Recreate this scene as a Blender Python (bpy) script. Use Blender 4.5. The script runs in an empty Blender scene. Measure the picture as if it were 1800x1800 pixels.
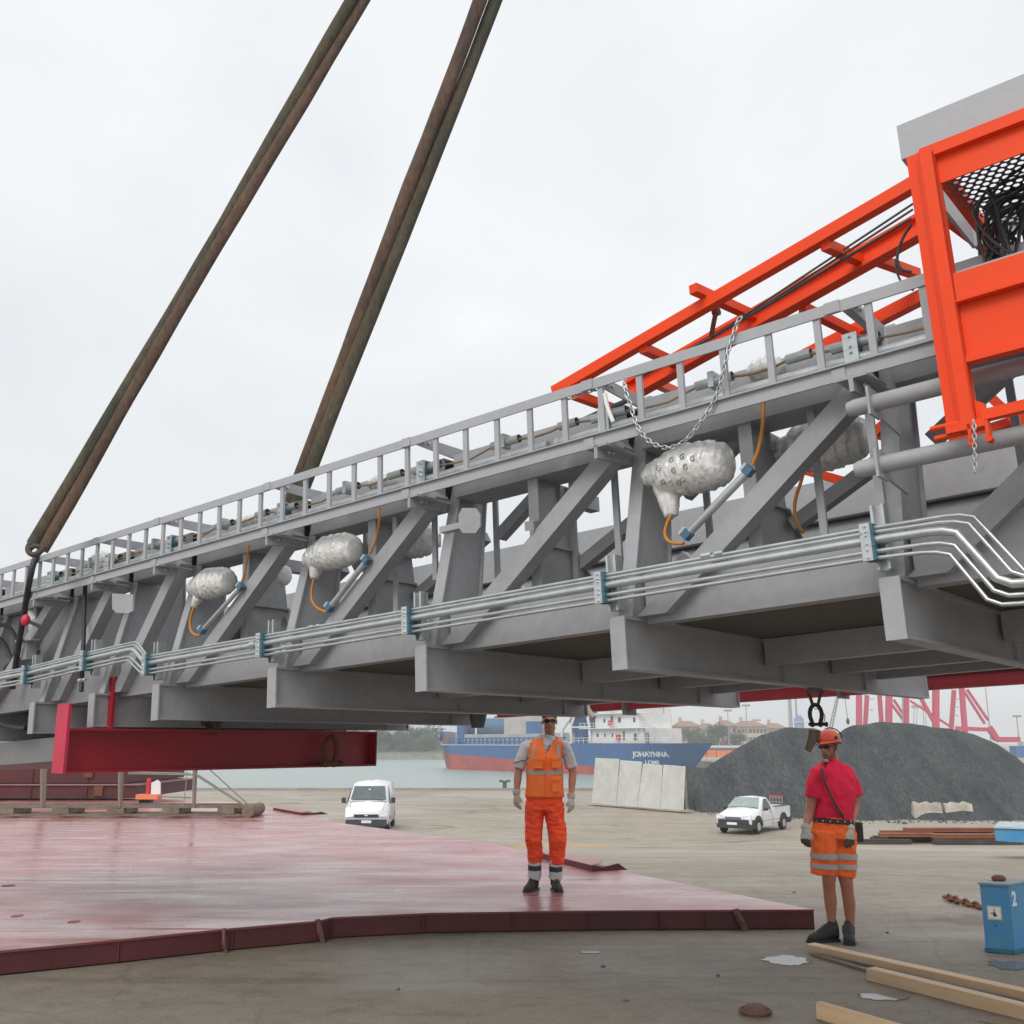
import bpy, bmesh, math, random
from mathutils import Vector, Matrix, noise
random.seed(7)
V3 = Vector
scene = bpy.context.scene
COL = scene.collection

# ------------------------------------------------------------------ camera, sky, sun, exposure
PITCH = math.atan(405 / 1800)
CAM = V3((0, 0, 1.7))
cd = bpy.data.cameras.new('camera')
cam = bpy.data.objects.new('camera', cd)
COL.objects.link(cam)
cam.location = CAM
cam.rotation_euler = (math.pi / 2 + PITCH, 0, 0)
cd.sensor_fit = 'HORIZONTAL'
cd.sensor_width = 36
cd.lens = 36
cd.clip_start = 0.05
cd.clip_end = 6000
scene.camera = cam

SUN_EL, SUN_ROT = math.radians(42), math.radians(205)
world = bpy.data.worlds.new('World')
scene.world = world
world.use_nodes = True
wn, wl = world.node_tree.nodes, world.node_tree.links
wn.clear()
wo = wn.new('ShaderNodeOutputWorld')
bg = wn.new('ShaderNodeBackground')
bg.inputs['Strength'].default_value = 0.1
sky = wn.new('ShaderNodeTexSky')
sky.sky_type = 'NISHITA'
sky.sun_disc = False
sky.sun_elevation = SUN_EL
sky.sun_rotation = SUN_ROT
sky.air_density = 1.5
sky.dust_density = 4
tc = wn.new('ShaderNodeTexCoord')
mp = wn.new('ShaderNodeMapping')
mp.inputs['Scale'].default_value = (1, 1, 1.7)
nz = wn.new('ShaderNodeTexNoise')
nz.inputs['Scale'].default_value = 2.6
nz.inputs['Detail'].default_value = 5
nz.inputs['Roughness'].default_value = 0.5
nz.inputs['Distortion'].default_value = 0.3
cr = wn.new('ShaderNodeValToRGB')
cr.color_ramp.elements[0].position = 0.36
cr.color_ramp.elements[0].color = (7.3, 7.55, 7.8, 1)
cr.color_ramp.elements[1].position = 0.64
cr.color_ramp.elements[1].color = (8.3, 8.5, 8.65, 1)
e = cr.color_ramp.elements.new(0.74)
e.color = (10.2, 10.2, 10.1, 1)
mx = wn.new('ShaderNodeMix')
mx.data_type = 'RGBA'
mx.inputs[0].default_value = 0.95
# the overcast gets a little darker towards the horizon
sx = wn.new('ShaderNodeSeparateXYZ')
mr = wn.new('ShaderNodeMapRange')
mr.inputs['From Min'].default_value = -0.02
mr.inputs['From Max'].default_value = 0.45
mr.inputs['To Min'].default_value = 0.88
mr.inputs['To Max'].default_value = 1.0
mu = wn.new('ShaderNodeVectorMath')
mu.operation = 'SCALE'
wl.new(tc.outputs['Generated'], mp.inputs[0])
wl.new(mp.outputs[0], nz.inputs['Vector'])
wl.new(nz.outputs[0], cr.inputs[0])
wl.new(sky.outputs[0], mx.inputs[6])
wl.new(cr.outputs[0], mx.inputs[7])
wl.new(tc.outputs['Generated'], sx.inputs[0])
wl.new(sx.outputs['Z'], mr.inputs[0])
wl.new(mx.outputs[2], mu.inputs[0])
wl.new(mr.outputs[0], mu.inputs['Scale'])
wl.new(mu.outputs[0], bg.inputs['Color'])
wl.new(bg.outputs[0], wo.inputs[0])

sd = bpy.data.lights.new('sun', 'SUN')
sd.energy = 1.5
sd.angle = math.radians(30)
sd.color = (1, 0.97, 0.92)
sun = bpy.data.objects.new('sun', sd)
COL.objects.link(sun)
sdir = V3((math.sin(SUN_ROT) * math.cos(SUN_EL), math.cos(SUN_ROT) * math.cos(SUN_EL), math.sin(SUN_EL)))
sun.rotation_euler = sdir.to_track_quat('Z', 'Y').to_euler()
scene.view_settings.view_transform = 'Standard'
scene.view_settings.look = 'None'
scene.view_settings.exposure = 0.25
scene.view_settings.gamma = 1.0
scene.render.engine = 'CYCLES'
scene.cycles.max_bounces = 8
scene.cycles.transparent_max_bounces = 12

# ------------------------------------------------------------------ coordinates measured from the photograph
CP, SP = math.cos(PITCH), math.sin(PITCH)
def ray(x, y):
    a, b = x - 900, 900 - y
    return V3((a, 1800 * CP - b * SP, b * CP + 1800 * SP))
def G(x, y, z=0.0):                       # point on the level plane z
    r = ray(x, y)
    return CAM + r * ((z - CAM.z) / r.z)
def B(x, y, Y):                           # point at depth Y
    r = ray(x, y)
    return CAM + r * (Y / r.y)
# gantry frame: S along it (towards the right, rising), V across it (away from the camera), W up
GO = V3((.495, 5, 1.7 + .0685 * 5))
GS = V3((.775, -.632, .047)).normalized()
GV = V3((.632, .775, 0)).normalized()
GV = (GV - GS * GV.dot(GS)).normalized()
GW = GS.cross(GV)
if GW.z < 0: GW = -GW
def L(s, v, w): return GO + GS * s + GV * v + GW * w
def T(x, y, v):                           # point on the gantry's plane v
    r = ray(x, y)
    t = ((GO - CAM).dot(GV) + v) / r.dot(GV)
    return CAM + r * t
def TL(x, y, v):
    P = T(x, y, v) - GO
    return P.dot(GS), P.dot(GW)

# ------------------------------------------------------------------ mesh helpers
class MB:
    def __init__(s): s.v = []; s.f = []; s.sm = []
    def add(s, vs, fs, smooth=False):
        n = len(s.v)
        s.v += [V3(p) for p in vs]
        s.f += [[i + n for i in f] for f in fs]
        s.sm += [smooth] * len(fs)
        return s
    def box(s, c, hx, hy, hz, ax=None):
        X, Y, Z = ax or (V3((1, 0, 0)), V3((0, 1, 0)), V3((0, 0, 1)))
        c = V3(c)
        vs = [c + X * (i * hx) + Y * (j * hy) + Z * (k * hz) for i in (-1, 1) for j in (-1, 1) for k in (-1, 1)]
        return s.add(vs, [(0, 1, 3, 2), (4, 6, 7, 5), (0, 4, 5, 1), (2, 3, 7, 6), (0, 2, 6, 4), (1, 5, 7, 3)])
    def bb(s, x0, x1, y0, y1, z0, z1):
        return s.box(((x0 + x1) / 2, (y0 + y1) / 2, (z0 + z1) / 2), abs(x1 - x0) / 2, abs(y1 - y0) / 2, abs(z1 - z0) / 2)
    def lb(s, s0, s1, v0, v1, w0, w1):
        return s.box(L((s0 + s1) / 2, (v0 + v1) / 2, (w0 + w1) / 2), abs(s1 - s0) / 2, abs(v1 - v0) / 2, abs(w1 - w0) / 2, (GS, GV, GW))
    def bar(s, p, q, a, b, up=(0, 0, 1)):
        p, q, up = V3(p), V3(q), V3(up)
        d = (q - p); ln = d.length; d.normalize()
        x = d.cross(up)
        if x.length < 1e-4: x = d.cross(V3((1, 0, 0)))
        x.normalize(); y = x.cross(d).normalized()
        return s.box((p + q) / 2, a / 2, b / 2, ln / 2, (x, y, d))
    def prism(s, pts, vec):
        pts = [V3(p) for p in pts]; vec = V3(vec); n = len(pts)
        vs = pts + [p + vec for p in pts]
        fs = [list(range(n))[::-1], list(range(n, 2 * n))] + [[i, (i + 1) % n, n + (i + 1) % n, n + i] for i in range(n)]
        return s.add(vs, fs)
    def tube(s, path, r, n=8, caps=True, closed=False, smooth=True, up=(0, 0, 1)):
        path = [V3(p) for p in path]; m = len(path)
        rs = r if isinstance(r, (list, tuple)) else [r] * m
        vs = []; prev = None
        for i, p in enumerate(path):
            if closed: d = path[(i + 1) % m] - path[i - 1]
            else: d = path[min(i + 1, m - 1)] - path[max(i - 1, 0)]
            d.normalize()
            if prev is None:
                x = d.cross(V3(up))
                if x.length < 1e-3: x = d.cross(V3((1, 0, 0)))
            else: x = prev - d * prev.dot(d)
            x.normalize(); prev = x
            y = d.cross(x)
            rr = rs[i]
            if not isinstance(rr, (list, tuple)): rr = (rr, rr)
            for k in range(n):
                a = 2 * math.pi * k / n
                vs.append(p + x * (math.cos(a) * rr[0]) + y * (math.sin(a) * rr[1]))
        fs = []
        for i in range(m if closed else m - 1):
            j = (i + 1) % m
            for k in range(n):
                fs.append((i * n + k, i * n + (k + 1) % n, j * n + (k + 1) % n, j * n + k))
        s.add(vs, fs, smooth)
        if caps and not closed:
            s.add(vs[:n], [list(range(n))[::-1]]); s.add(vs[-n:], [list(range(n))])
        return s
    def cyl(s, p, q, r, n=16, smooth=True): return s.tube([p, q], r, n, True, False, smooth)
    def grid(s, nx, ny, fn, smooth=True):
        vs = [fn(i / nx, j / ny) for j in range(ny + 1) for i in range(nx + 1)]
        fs = [(j * (nx + 1) + i, j * (nx + 1) + i + 1, (j + 1) * (nx + 1) + i + 1, (j + 1) * (nx + 1) + i) for j in range(ny) for i in range(nx)]
        return s.add(vs, fs, smooth)
    def ell(s, c, rx, ry, rz, nu=14, nv=9, ax=None):
        X, Y, Z = ax or (V3((1, 0, 0)), V3((0, 1, 0)), V3((0, 0, 1)))
        c = V3(c); vs = [c + Z * rz]
        for j in range(1, nv):
            t = math.pi * j / nv
            for i in range(nu):
                a = 2 * math.pi * i / nu
                vs.append(c + X * (rx * math.sin(t) * math.cos(a)) + Y * (ry * math.sin(t) * math.sin(a)) + Z * (rz * math.cos(t)))
        vs.append(c - Z * rz)
        fs = [(0, 1 + i, 1 + (i + 1) % nu) for i in range(nu)]
        for j in range(nv - 2):
            for i in range(nu):
                a = 1 + j * nu
                fs.append((a + i, a + nu + i, a + nu + (i + 1) % nu, a + (i + 1) % nu))
        a = 1 + (nv - 2) * nu
        fs += [(a + i, len(vs) - 1, a + (i + 1) % nu) for i in range(nu)]
        return s.add(vs, fs, True)

def root_loc(p):
    l = V3((0, 0, 0))
    while p is not None:
        l += p.location; p = p.parent
    return l
def obj(name, mb, m, parent=None, label=None, local=False, recalc=True):
    me = bpy.data.meshes.new(name)
    off = V3((0, 0, 0)) if (local or parent is None) else root_loc(parent)
    me.from_pydata([tuple(p - off) for p in mb.v], [], mb.f)
    me.polygons.foreach_set('use_smooth', mb.sm)
    if recalc:
        bm = bmesh.new(); bm.from_mesh(me)
        bmesh.ops.recalc_face_normals(bm, faces=bm.faces)
        bm.to_mesh(me); bm.free()
    me.materials.append(m)
    o = bpy.data.objects.new(name, me)
    COL.objects.link(o)
    if parent is not None: o.parent = parent
    if label: o['label'] = label
    return o
def tag(o, label, cat, group=None):
    o['label'] = label; o['category'] = cat
    if group: o['group'] = group
    return o
def thing(name, loc, label, cat, group=None):
    o = bpy.data.objects.new(name, None)
    COL.objects.link(o); o.location = V3(loc); o.empty_display_size = .2
    return tag(o, label, cat, group)
def struct(name, mb, m):
    o = obj(name, mb, m); o['kind'] = 'structure'; return o
def kids(o): return [c for c in bpy.data.objects if c.parent == o]
def dup(o, loc, rotz, label, scale=None):
    r = o.copy(); COL.objects.link(r); r.location = V3(loc); r.rotation_euler = (0, 0, rotz)
    if scale: r.scale = (scale,) * 3
    r['label'] = label
    for ch in kids(o):
        c = ch.copy(); COL.objects.link(c); c.parent = r
        for g in kids(ch):
            d = g.copy(); COL.objects.link(d); d.parent = c
    return r
def remeshed(mb, voxel, smooth=4, amp=0.0, freq=8.0, stretch=(1, 1, 1), crease=0.0):
    """weld overlapping lofts into one continuous skin"""
    me = bpy.data.meshes.new('tmp')
    me.from_pydata([tuple(p) for p in mb.v], [], mb.f)
    bm = bmesh.new(); bm.from_mesh(me); bmesh.ops.recalc_face_normals(bm, faces=bm.faces); bm.to_mesh(me); bm.free()
    o = bpy.data.objects.new('tmp', me); COL.objects.link(o)
    m = o.modifiers.new('r', 'REMESH'); m.mode = 'VOXEL'; m.voxel_size = voxel
    if smooth:
        m2 = o.modifiers.new('s', 'SMOOTH'); m2.iterations = smooth; m2.factor = .5
    dg = bpy.context.evaluated_depsgraph_get()
    me2 = bpy.data.meshes.new_from_object(o.evaluated_get(dg))
    out = MB()
    nrm = [v.normal.copy() for v in me2.vertices]
    for v, n in zip(me2.vertices, nrm):
        p = v.co.copy()
        if amp:
            q = V3((p.x * stretch[0], p.y * stretch[1], p.z * stretch[2])) * freq
            d = noise.noise(q) + .5 * noise.noise(q * 2.1)
            if crease: d = d * (1 - crease) + crease * (1 - 2 * abs(noise.noise(q * 1.4 + V3((9, 4, 2)))) * 1.6)
            p += n * d * amp
        out.v.append(p)
    out.f = [list(f.vertices) for f in me2.polygons]
    out.sm = [True] * len(out.f)
    bpy.data.objects.remove(o); bpy.data.meshes.remove(me); bpy.data.meshes.remove(me2)
    return out
def text_mb(s, size, bold=0.0, extrude=0.002):
    cu = bpy.data.curves.new('t', 'FONT'); cu.body = s; cu.size = size; cu.align_x = 'CENTER'; cu.align_y = 'CENTER'
    cu.extrude = extrude; cu.offset = bold
    o = bpy.data.objects.new('t', cu); COL.objects.link(o)
    dg = bpy.context.evaluated_depsgraph_get()
    me = bpy.data.meshes.new_from_object(o.evaluated_get(dg))
    mb = MB(); mb.v = [v.co.copy() for v in me.vertices]; mb.f = [list(f.vertices) for f in me.polygons]; mb.sm = [False] * len(mb.f)
    bpy.data.objects.remove(o); bpy.data.curves.remove(cu); bpy.data.meshes.remove(me)
    return mb
def xform(mb, M):
    mb.v = [M @ p for p in mb.v]; return mb
def mat_axes(o, X, Y, Z):
    return Matrix(((X.x, Y.x, Z.x, o.x), (X.y, Y.y, Z.y, o.y), (X.z, Y.z, Z.z, o.z), (0, 0, 0, 1)))

# ------------------------------------------------------------------ materials
MATS = {}
def mat(name, col, rough=.5, metal=0, var=.12, scale=4, bump=0, bscale=30, col2=None, stretch=(1, 1, 1), spec=.5, rvar=.1,
        trans=0, alpha=1, coat=0, grain=0, sub=0, thr=None, bdist=.02):
    if name in MATS: return MATS[name]
    m = bpy.data.materials.new(name); m.use_nodes = True
    n, l = m.node_tree.nodes, m.node_tree.links
    b = n['Principled BSDF']
    tcx = n.new('ShaderNodeTexCoord'); mpx = n.new('ShaderNodeMapping')
    mpx.inputs['Scale'].default_value = stretch
    l.new(tcx.outputs['Object'], mpx.inputs[0])
    nn = n.new('ShaderNodeTexNoise'); nn.inputs['Scale'].default_value = scale; nn.inputs['Detail'].default_value = 7
    nn.inputs['Roughness'].default_value = .62
    l.new(mpx.outputs[0], nn.inputs['Vector'])
    rp = n.new('ShaderNodeValToRGB')
    c1 = tuple(c * (1 - var) for c in col) + (1,)
    c2 = tuple(min(1, c * (1 + var)) for c in col) + (1,)
    if col2: c1, c2 = tuple(col2) + (1,), tuple(col) + (1,)
    t0, t1 = thr or (.3, .7)
    rp.color_ramp.elements[0].position = t0; rp.color_ramp.elements[0].color = c1
    rp.color_ramp.elements[1].position = t1; rp.color_ramp.elements[1].color = c2
    l.new(nn.outputs[0], rp.inputs[0])
    src = rp.outputs[0]
    if grain:
        g = n.new('ShaderNodeTexNoise'); g.inputs['Scale'].default_value = scale * 14; g.inputs['Detail'].default_value = 4
        l.new(mpx.outputs[0], g.inputs['Vector'])
        gr = n.new('ShaderNodeMapRange'); gr.inputs['From Min'].default_value = .3; gr.inputs['From Max'].default_value = .7
        gr.inputs['To Min'].default_value = 1 - grain; gr.inputs['To Max'].default_value = 1 + grain
        l.new(g.outputs[0], gr.inputs[0])
        vm = n.new('ShaderNodeVectorMath'); vm.operation = 'SCALE'
        l.new(src, vm.inputs[0]); l.new(gr.outputs[0], vm.inputs['Scale']); src = vm.outputs[0]
    l.new(src, b.inputs['Base Color'])
    rr = n.new('ShaderNodeMapRange')
    rr.inputs['To Min'].default_value = max(.02, rough - rvar); rr.inputs['To Max'].default_value = min(1, rough + rvar)
    l.new(nn.outputs[0], rr.inputs[0]); l.new(rr.outputs[0], b.inputs['Roughness'])
    b.inputs['Metallic'].default_value = metal
    b.inputs['Specular IOR Level'].default_value = spec
    b.inputs['Transmission Weight'].default_value = trans
    b.inputs['Alpha'].default_value = alpha
    b.inputs['Coat Weight'].default_value = coat
    if sub: b.inputs['Subsurface Weight'].default_value = sub; b.inputs['Subsurface Scale'].default_value = .01
    if bump:
        bn = n.new('ShaderNodeTexNoise'); bn.inputs['Scale'].default_value = bscale; bn.inputs['Detail'].default_value = 5
        l.new(mpx.outputs[0], bn.inputs['Vector'])
        bp = n.new('ShaderNodeBump'); bp.inputs['Strength'].default_value = min(1, bump); bp.inputs['Distance'].default_value = bdist
        l.new(bn.outputs[0], bp.inputs['Height']); l.new(bp.outputs[0], b.inputs['Normal'])
    MATS[name] = m
    return m

GREY = mat('grey_steel_paint', (.345, .35, .368), .42, var=.1, scale=1.3, grain=.05, bump=.08, bscale=45, col2=(.27, .27, .275), thr=(.25, .55), rvar=.18)
GREYL = mat('light_grey_paint', (.37, .375, .395), .45, var=.05, scale=3, grain=.03)
GREYD = mat('dark_grey_steel', (.11, .11, .105), .5, var=.15, scale=3)
GALV = mat('galvanised_steel', (.52, .55, .55), .34, metal=.75, var=.12, scale=9, grain=.05)
GALVC = mat('conduit_galvanised', (.46, .49, .49), .42, metal=.6, var=.14, scale=7, grain=.05)
BLUEG = mat('clamp_blue_green', (.045, .14, .19), .5, var=.2, scale=12)
ORANGE = mat('orange_paint', (.80, .056, .004), .5, var=.05, scale=3, bump=.04, bscale=50, spec=.3)
CRIM = mat('crimson_paint', (.33, .008, .022), .42, var=.12, scale=2.5, grain=.05)
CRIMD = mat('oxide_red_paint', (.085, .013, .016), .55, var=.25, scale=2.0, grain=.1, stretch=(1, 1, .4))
BLACK = mat('black_rubber', (.02, .02, .02), .5, var=.2)
CABLE = mat('orange_cable', (.50, .20, .03), .5, var=.1)
TAN = mat('tan_cable', (.30, .20, .10), .6, var=.2)
SLING = mat('sling_fabric', (.115, .085, .055), .9, var=.3, scale=2.2, bump=.6, bscale=60, col2=(.042, .048, .032), stretch=(1, 1, .35), grain=.25)
SLINGB = mat('sling_fabric_brown', (.15, .092, .064), .9, var=.3, scale=2.2, bump=.6, bscale=60, col2=(.06, .042, .03), stretch=(1, 1, .35), grain=.25)
RUST = mat('rusty_steel', (.16, .055, .028), .8, var=.3, scale=8, grain=.2, bump=.3)
WOODP = mat('new_pine', (.64, .47, .30), .6, col2=(.56, .38, .22), scale=3, stretch=(1, 8, 8), grain=.06)
WOODD = mat('old_timber', (.24, .20, .15), .8, col2=(.13, .10, .075), scale=4, grain=.1)
CONC = mat('pale_concrete', (.50, .50, .47), .85, var=.12, scale=2, grain=.06, bump=.15)
CONCD = mat('weathered_concrete', (.42, .385, .32), .9, var=.3, scale=2.2, grain=.1, bump=.4)
WHITE = mat('white_paint', (.80, .81, .81), .3, var=.04, coat=.3)
WHITER = mat('ship_white', (.74, .74, .72), .5, var=.08, scale=.6)
GLASSD = mat('vehicle_glass', (.10, .13, .135), .08, var=.2, spec=.8)
TYRE = mat('tyre_rubber', (.025, .025, .026), .8)
PLASTB = mat('black_plastic', (.035, .037, .04), .6)
CHROME = mat('wheel_silver', (.55, .56, .57), .3, metal=.8)
LAMP = mat('lamp_glass', (.62, .66, .68), .12, var=.2, scale=14)
# ================================================================== THE SETTING
def sstep(a, b, t):
    t = max(0, min(1, (t - a) / (b - a))); return t * t * (3 - 2 * t)
def gz(x, y):
    return -1.7 * sstep(10.5, 40, y)

def ground_material():
    m = bpy.data.materials.new('wet_asphalt'); m.use_nodes = True
    n, l = m.node_tree.nodes, m.node_tree.links
    b = n['Principled BSDF']
    t = n.new('ShaderNodeTexCoord')
    def ns(scale, detail=6, stretch=(1, 1, 1), rough=.6, dist=0):
        mp_ = n.new('ShaderNodeMapping'); mp_.inputs['Scale'].default_value = stretch
        l.new(t.outputs['Object'], mp_.inputs[0])
        q = n.new('ShaderNodeTexNoise'); q.inputs['Scale'].default_value = scale; q.inputs['Detail'].default_value = detail
        q.inputs['Roughness'].default_value = rough; q.inputs['Distortion'].default_value = dist
        l.new(mp_.outputs[0], q.inputs['Vector']); return q.outputs[0]
    def ramp(src, stops):
        r = n.new('ShaderNodeValToRGB'); els = r.color_ramp.elements
        els[0].position, els[0].color = stops[0][0], stops[0][1] + (1,)
        els[1].position, els[1].color = stops[-1][0], stops[-1][1] + (1,)
        for p, c in stops[1:-1]:
            e_ = els.new(p); e_.color = c + (1,)
        l.new(src, r.inputs[0]); return r.outputs[0]
    def mul(a, b_, f=1.0):
        q = n.new('ShaderNodeMix'); q.data_type = 'RGBA'; q.blend_type = 'MULTIPLY'; q.inputs[0].default_value = f
        l.new(a, q.inputs[6]); l.new(b_, q.inputs[7]); return q.outputs[2]
    big = ns(.12, 5, (1, .8, 1), dist=.8)
    base = ramp(big, [(.32, (.225, .188, .145)), (.52, (.275, .238, .19)), (.7, (.33, .292, .242))])
    mid = ramp(ns(.9, 8, (1, 1.0, 1), .68, .5), [(.3, (.86, .85, .84)), (.55, (1, 1, 1)), (.75, (1.08, 1.08, 1.08))])
    fine = ramp(ns(42, 5, rough=.75), [(.3, (.70, .70, .70)), (.7, (1.28, 1.28, 1.28))])
    pat = ramp(ns(4.5, 6, (.8, 1.2, 1), .7, .6), [(.32, (.80, .78, .75)), (.5, (1, 1, 1)), (.7, (1.14, 1.14, 1.15))])
    tyre = ramp(ns(1.0, 3, (.12, 2.6, 1), .5, 1.2), [(.60, (1, 1, 1)), (.66, (.84, .83, .82)), (.72, (1, 1, 1))])
    stain = ramp(ns(.3, 7, (.8, 1.0, 1), .66, .8), [(.60, (1, 1, 1)), (.66, (.66, .61, .57)), (.8, (.52, .47, .44))])
    vor = n.new('ShaderNodeTexVoronoi'); vor.feature = 'DISTANCE_TO_EDGE'; vor.inputs['Scale'].default_value = .21
    wv = n.new('ShaderNodeTexNoise'); wv.inputs['Scale'].default_value = 1.2; wv.inputs['Detail'].default_value = 6
    l.new(t.outputs['Object'], wv.inputs['Vector'])
    wm = n.new('ShaderNodeMix'); wm.data_type = 'RGBA'; wm.inputs[0].default_value = .35; wm.blend_type = 'ADD'
    l.new(t.outputs['Object'], wm.inputs[6]); l.new(wv.outputs['Color'], wm.inputs[7])
    l.new(wm.outputs[2], vor.inputs['Vector'])
    crack = ramp(vor.outputs['Distance'], [(0, (.74, .73, .72)), (.003, (.88, .87, .86)), (.006, (1, 1, 1))])
    c = mul(mul(mul(mul(mul(mul(base, mid), fine), stain), crack, .6), pat), tyre)
    # ground colour gets paler with distance along the quay
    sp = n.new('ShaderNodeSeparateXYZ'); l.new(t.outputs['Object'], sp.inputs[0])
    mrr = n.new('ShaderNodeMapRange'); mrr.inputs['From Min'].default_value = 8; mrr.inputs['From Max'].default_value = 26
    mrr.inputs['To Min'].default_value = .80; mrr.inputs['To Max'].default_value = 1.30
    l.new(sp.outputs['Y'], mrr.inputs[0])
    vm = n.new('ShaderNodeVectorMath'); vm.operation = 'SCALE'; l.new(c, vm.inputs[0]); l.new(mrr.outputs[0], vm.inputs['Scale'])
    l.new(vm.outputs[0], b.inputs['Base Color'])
    wet = ramp(ns(.5, 5, (.6, 1.3, 1), .55, .4), [(.34, (.46, .46, .46)), (.5, (.66, .66, .66)), (.7, (.8, .8, .8))])
    l.new(wet, b.inputs['Roughness'])
    bp = n.new('ShaderNodeBump'); bp.inputs['Strength'].default_value = .35; bp.inputs['Distance'].default_value = .006
    l.new(ns(70, 4), bp.inputs['Height']); l.new(bp.outputs[0], b.inputs['Normal'])
    b.inputs['Specular IOR Level'].default_value = .4
    return m
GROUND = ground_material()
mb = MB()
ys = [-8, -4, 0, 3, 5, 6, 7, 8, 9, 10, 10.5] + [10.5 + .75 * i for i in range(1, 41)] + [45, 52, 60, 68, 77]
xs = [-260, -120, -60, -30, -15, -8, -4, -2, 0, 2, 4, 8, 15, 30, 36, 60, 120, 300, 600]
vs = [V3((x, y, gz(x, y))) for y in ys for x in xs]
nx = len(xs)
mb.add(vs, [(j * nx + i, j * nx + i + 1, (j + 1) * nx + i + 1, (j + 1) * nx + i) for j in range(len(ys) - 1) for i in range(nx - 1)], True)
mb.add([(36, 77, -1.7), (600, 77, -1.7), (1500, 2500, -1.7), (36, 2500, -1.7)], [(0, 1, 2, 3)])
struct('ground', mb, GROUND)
mb = MB()
mb.prism([(-260, 76.6, -1.66), (36, 76.6, -1.66), (36, 76.98, -1.66), (-260, 76.98, -1.66)], (0, 0, .14))
mb.bb(-260, 36, 76.7, 77.3, -8, -1.72)
mb.bb(35.7, 36.3, 77.3, 2500, -8, -1.72)
struct('quay_edge', mb, mat('quay_concrete', (.30, .28, .25), .9, var=.25, scale=.8))

WATER = bpy.data.materials.new('harbour_water'); WATER.use_nodes = True
n, l = WATER.node_tree.nodes, WATER.node_tree.links
b = n['Principled BSDF']
b.inputs['Base Color'].default_value = (.30, .36, .34, 1); b.inputs['Roughness'].default_value = .3
b.inputs['IOR'].default_value = 1.33
t_ = n.new('ShaderNodeTexCoord'); mp_ = n.new('ShaderNodeMapping'); mp_.inputs['Scale'].default_value = (1, .55, 1)
q = n.new('ShaderNodeTexNoise'); q.inputs['Scale'].default_value = 1.3; q.inputs['Detail'].default_value = 7
l.new(t_.outputs['Object'], mp_.inputs[0]); l.new(mp_.outputs[0], q.inputs['Vector'])
bp = n.new('ShaderNodeBump'); bp.inputs['Strength'].default_value = 1; bp.inputs['Distance'].default_value = .5
l.new(q.outputs[0], bp.inputs['Height']); l.new(bp.outputs[0], b.inputs['Normal'])
mb = MB(); mb.add([(-2500, 60, -4), (60, 60, -4), (60, 3000, -4), (-2500, 3000, -4)], [(0, 1, 2, 3)])
struct('water', mb, WATER)

# far bank on the left: quay wall, grass slope, trees
mb = MB()
mb.bb(-600, 36, 357, 361, -8, -2.1)
struct('far_quay_wall', mb, mat('far_wall', (.24, .24, .21), .9, var=.4, scale=.35))
GRASS = mat('grass', (.13, .17, .06), .9, col2=(.075, .115, .04), scale=.25, grain=.3)
mb = MB()
def hill(u, v):
    x = -600 + 636 * u; y = 361 + 300 * v
    return V3((x, y, -2.1 + 9 * sstep(0, .3, v) * (.75 + .35 * noise.noise(V3((x * .02, y * .01, 0))))))
mb.grid(60, 20, hill)
mb.add([(-2500, 661, 1.5), (36, 661, 1.5), (36, 2600, 3), (-2500, 2600, 3)], [(0, 1, 2, 3)])
struct('far_bank', mb, GRASS)

LEAF = mat('tree_foliage', (.075, .105, .04), .85, col2=(.035, .058, .026), scale=.6, grain=.35)
LEAF2 = mat('tree_foliage_pale', (.12, .15, .06), .85, col2=(.065, .09, .035), scale=.6, grain=.35)
BARK = mat('tree_bark', (.10, .08, .06), .9)
def tree(loc, h, w, label, m, seed, group):
    rnd = random.Random(seed)
    t = thing('tree', loc, label, 'tree', group)
    tk = MB(); tk.tube([(0, 0, -.3), (.05 * w, 0, h * .3), (0, .04 * w, h * .6)], [.05 * w, .035 * w, .015 * w], 7)
    for k in range(4):
        a = k * 1.6 + rnd.random()
        tk.tube([(0, 0, h * (.25 + .08 * k)), (math.cos(a) * w * .28, math.sin(a) * w * .28, h * (.5 + .08 * k))], [.02 * w, .008 * w], 5)
    obj('trunk', tk, BARK, t, local=True)
    cr_ = MB()
    lobes = [(V3((rnd.uniform(-.33, .33) * w, rnd.uniform(-.33, .33) * w, h * rnd.uniform(.14, .84))), rnd.uniform(.17, .3) * w) for _ in range(19)]
    for c, r in lobes:
        for _ in range(105):
            d = V3((rnd.gauss(0, 1), rnd.gauss(0, 1), rnd.gauss(0, 1))).normalized()
            p = c + V3((d.x * r, d.y * r, d.z * r * .85)) * rnd.uniform(.55, 1.06)
            s = w * rnd.uniform(.018, .045)
            a = V3((rnd.gauss(0, 1), rnd.gauss(0, 1), rnd.gauss(0, 1))).normalized()
            bb_ = a.cross(d).normalized()
            a = bb_.cross(V3((rnd.gauss(0, 1), rnd.gauss(0, 1), rnd.gauss(0, 1)))).normalized()
            cr_.add([p - a * s, p + bb_ * s * .8, p + a * s, p - bb_ * s * .8], [(0, 1, 2, 3)])
    obj('crown', cr_, m, t, local=True, recalc=False)
    return t
tg = 'trees on the far bank'
kinds = [tree((0, 0, 0), 9, 9, 'x', LEAF, 1, tg), tree((0, 0, 0), 7.5, 9, 'x', LEAF2, 2, tg), tree((0, 0, 0), 10, 8, 'x', LEAF, 3, tg)]
first = [True] * 3
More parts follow.
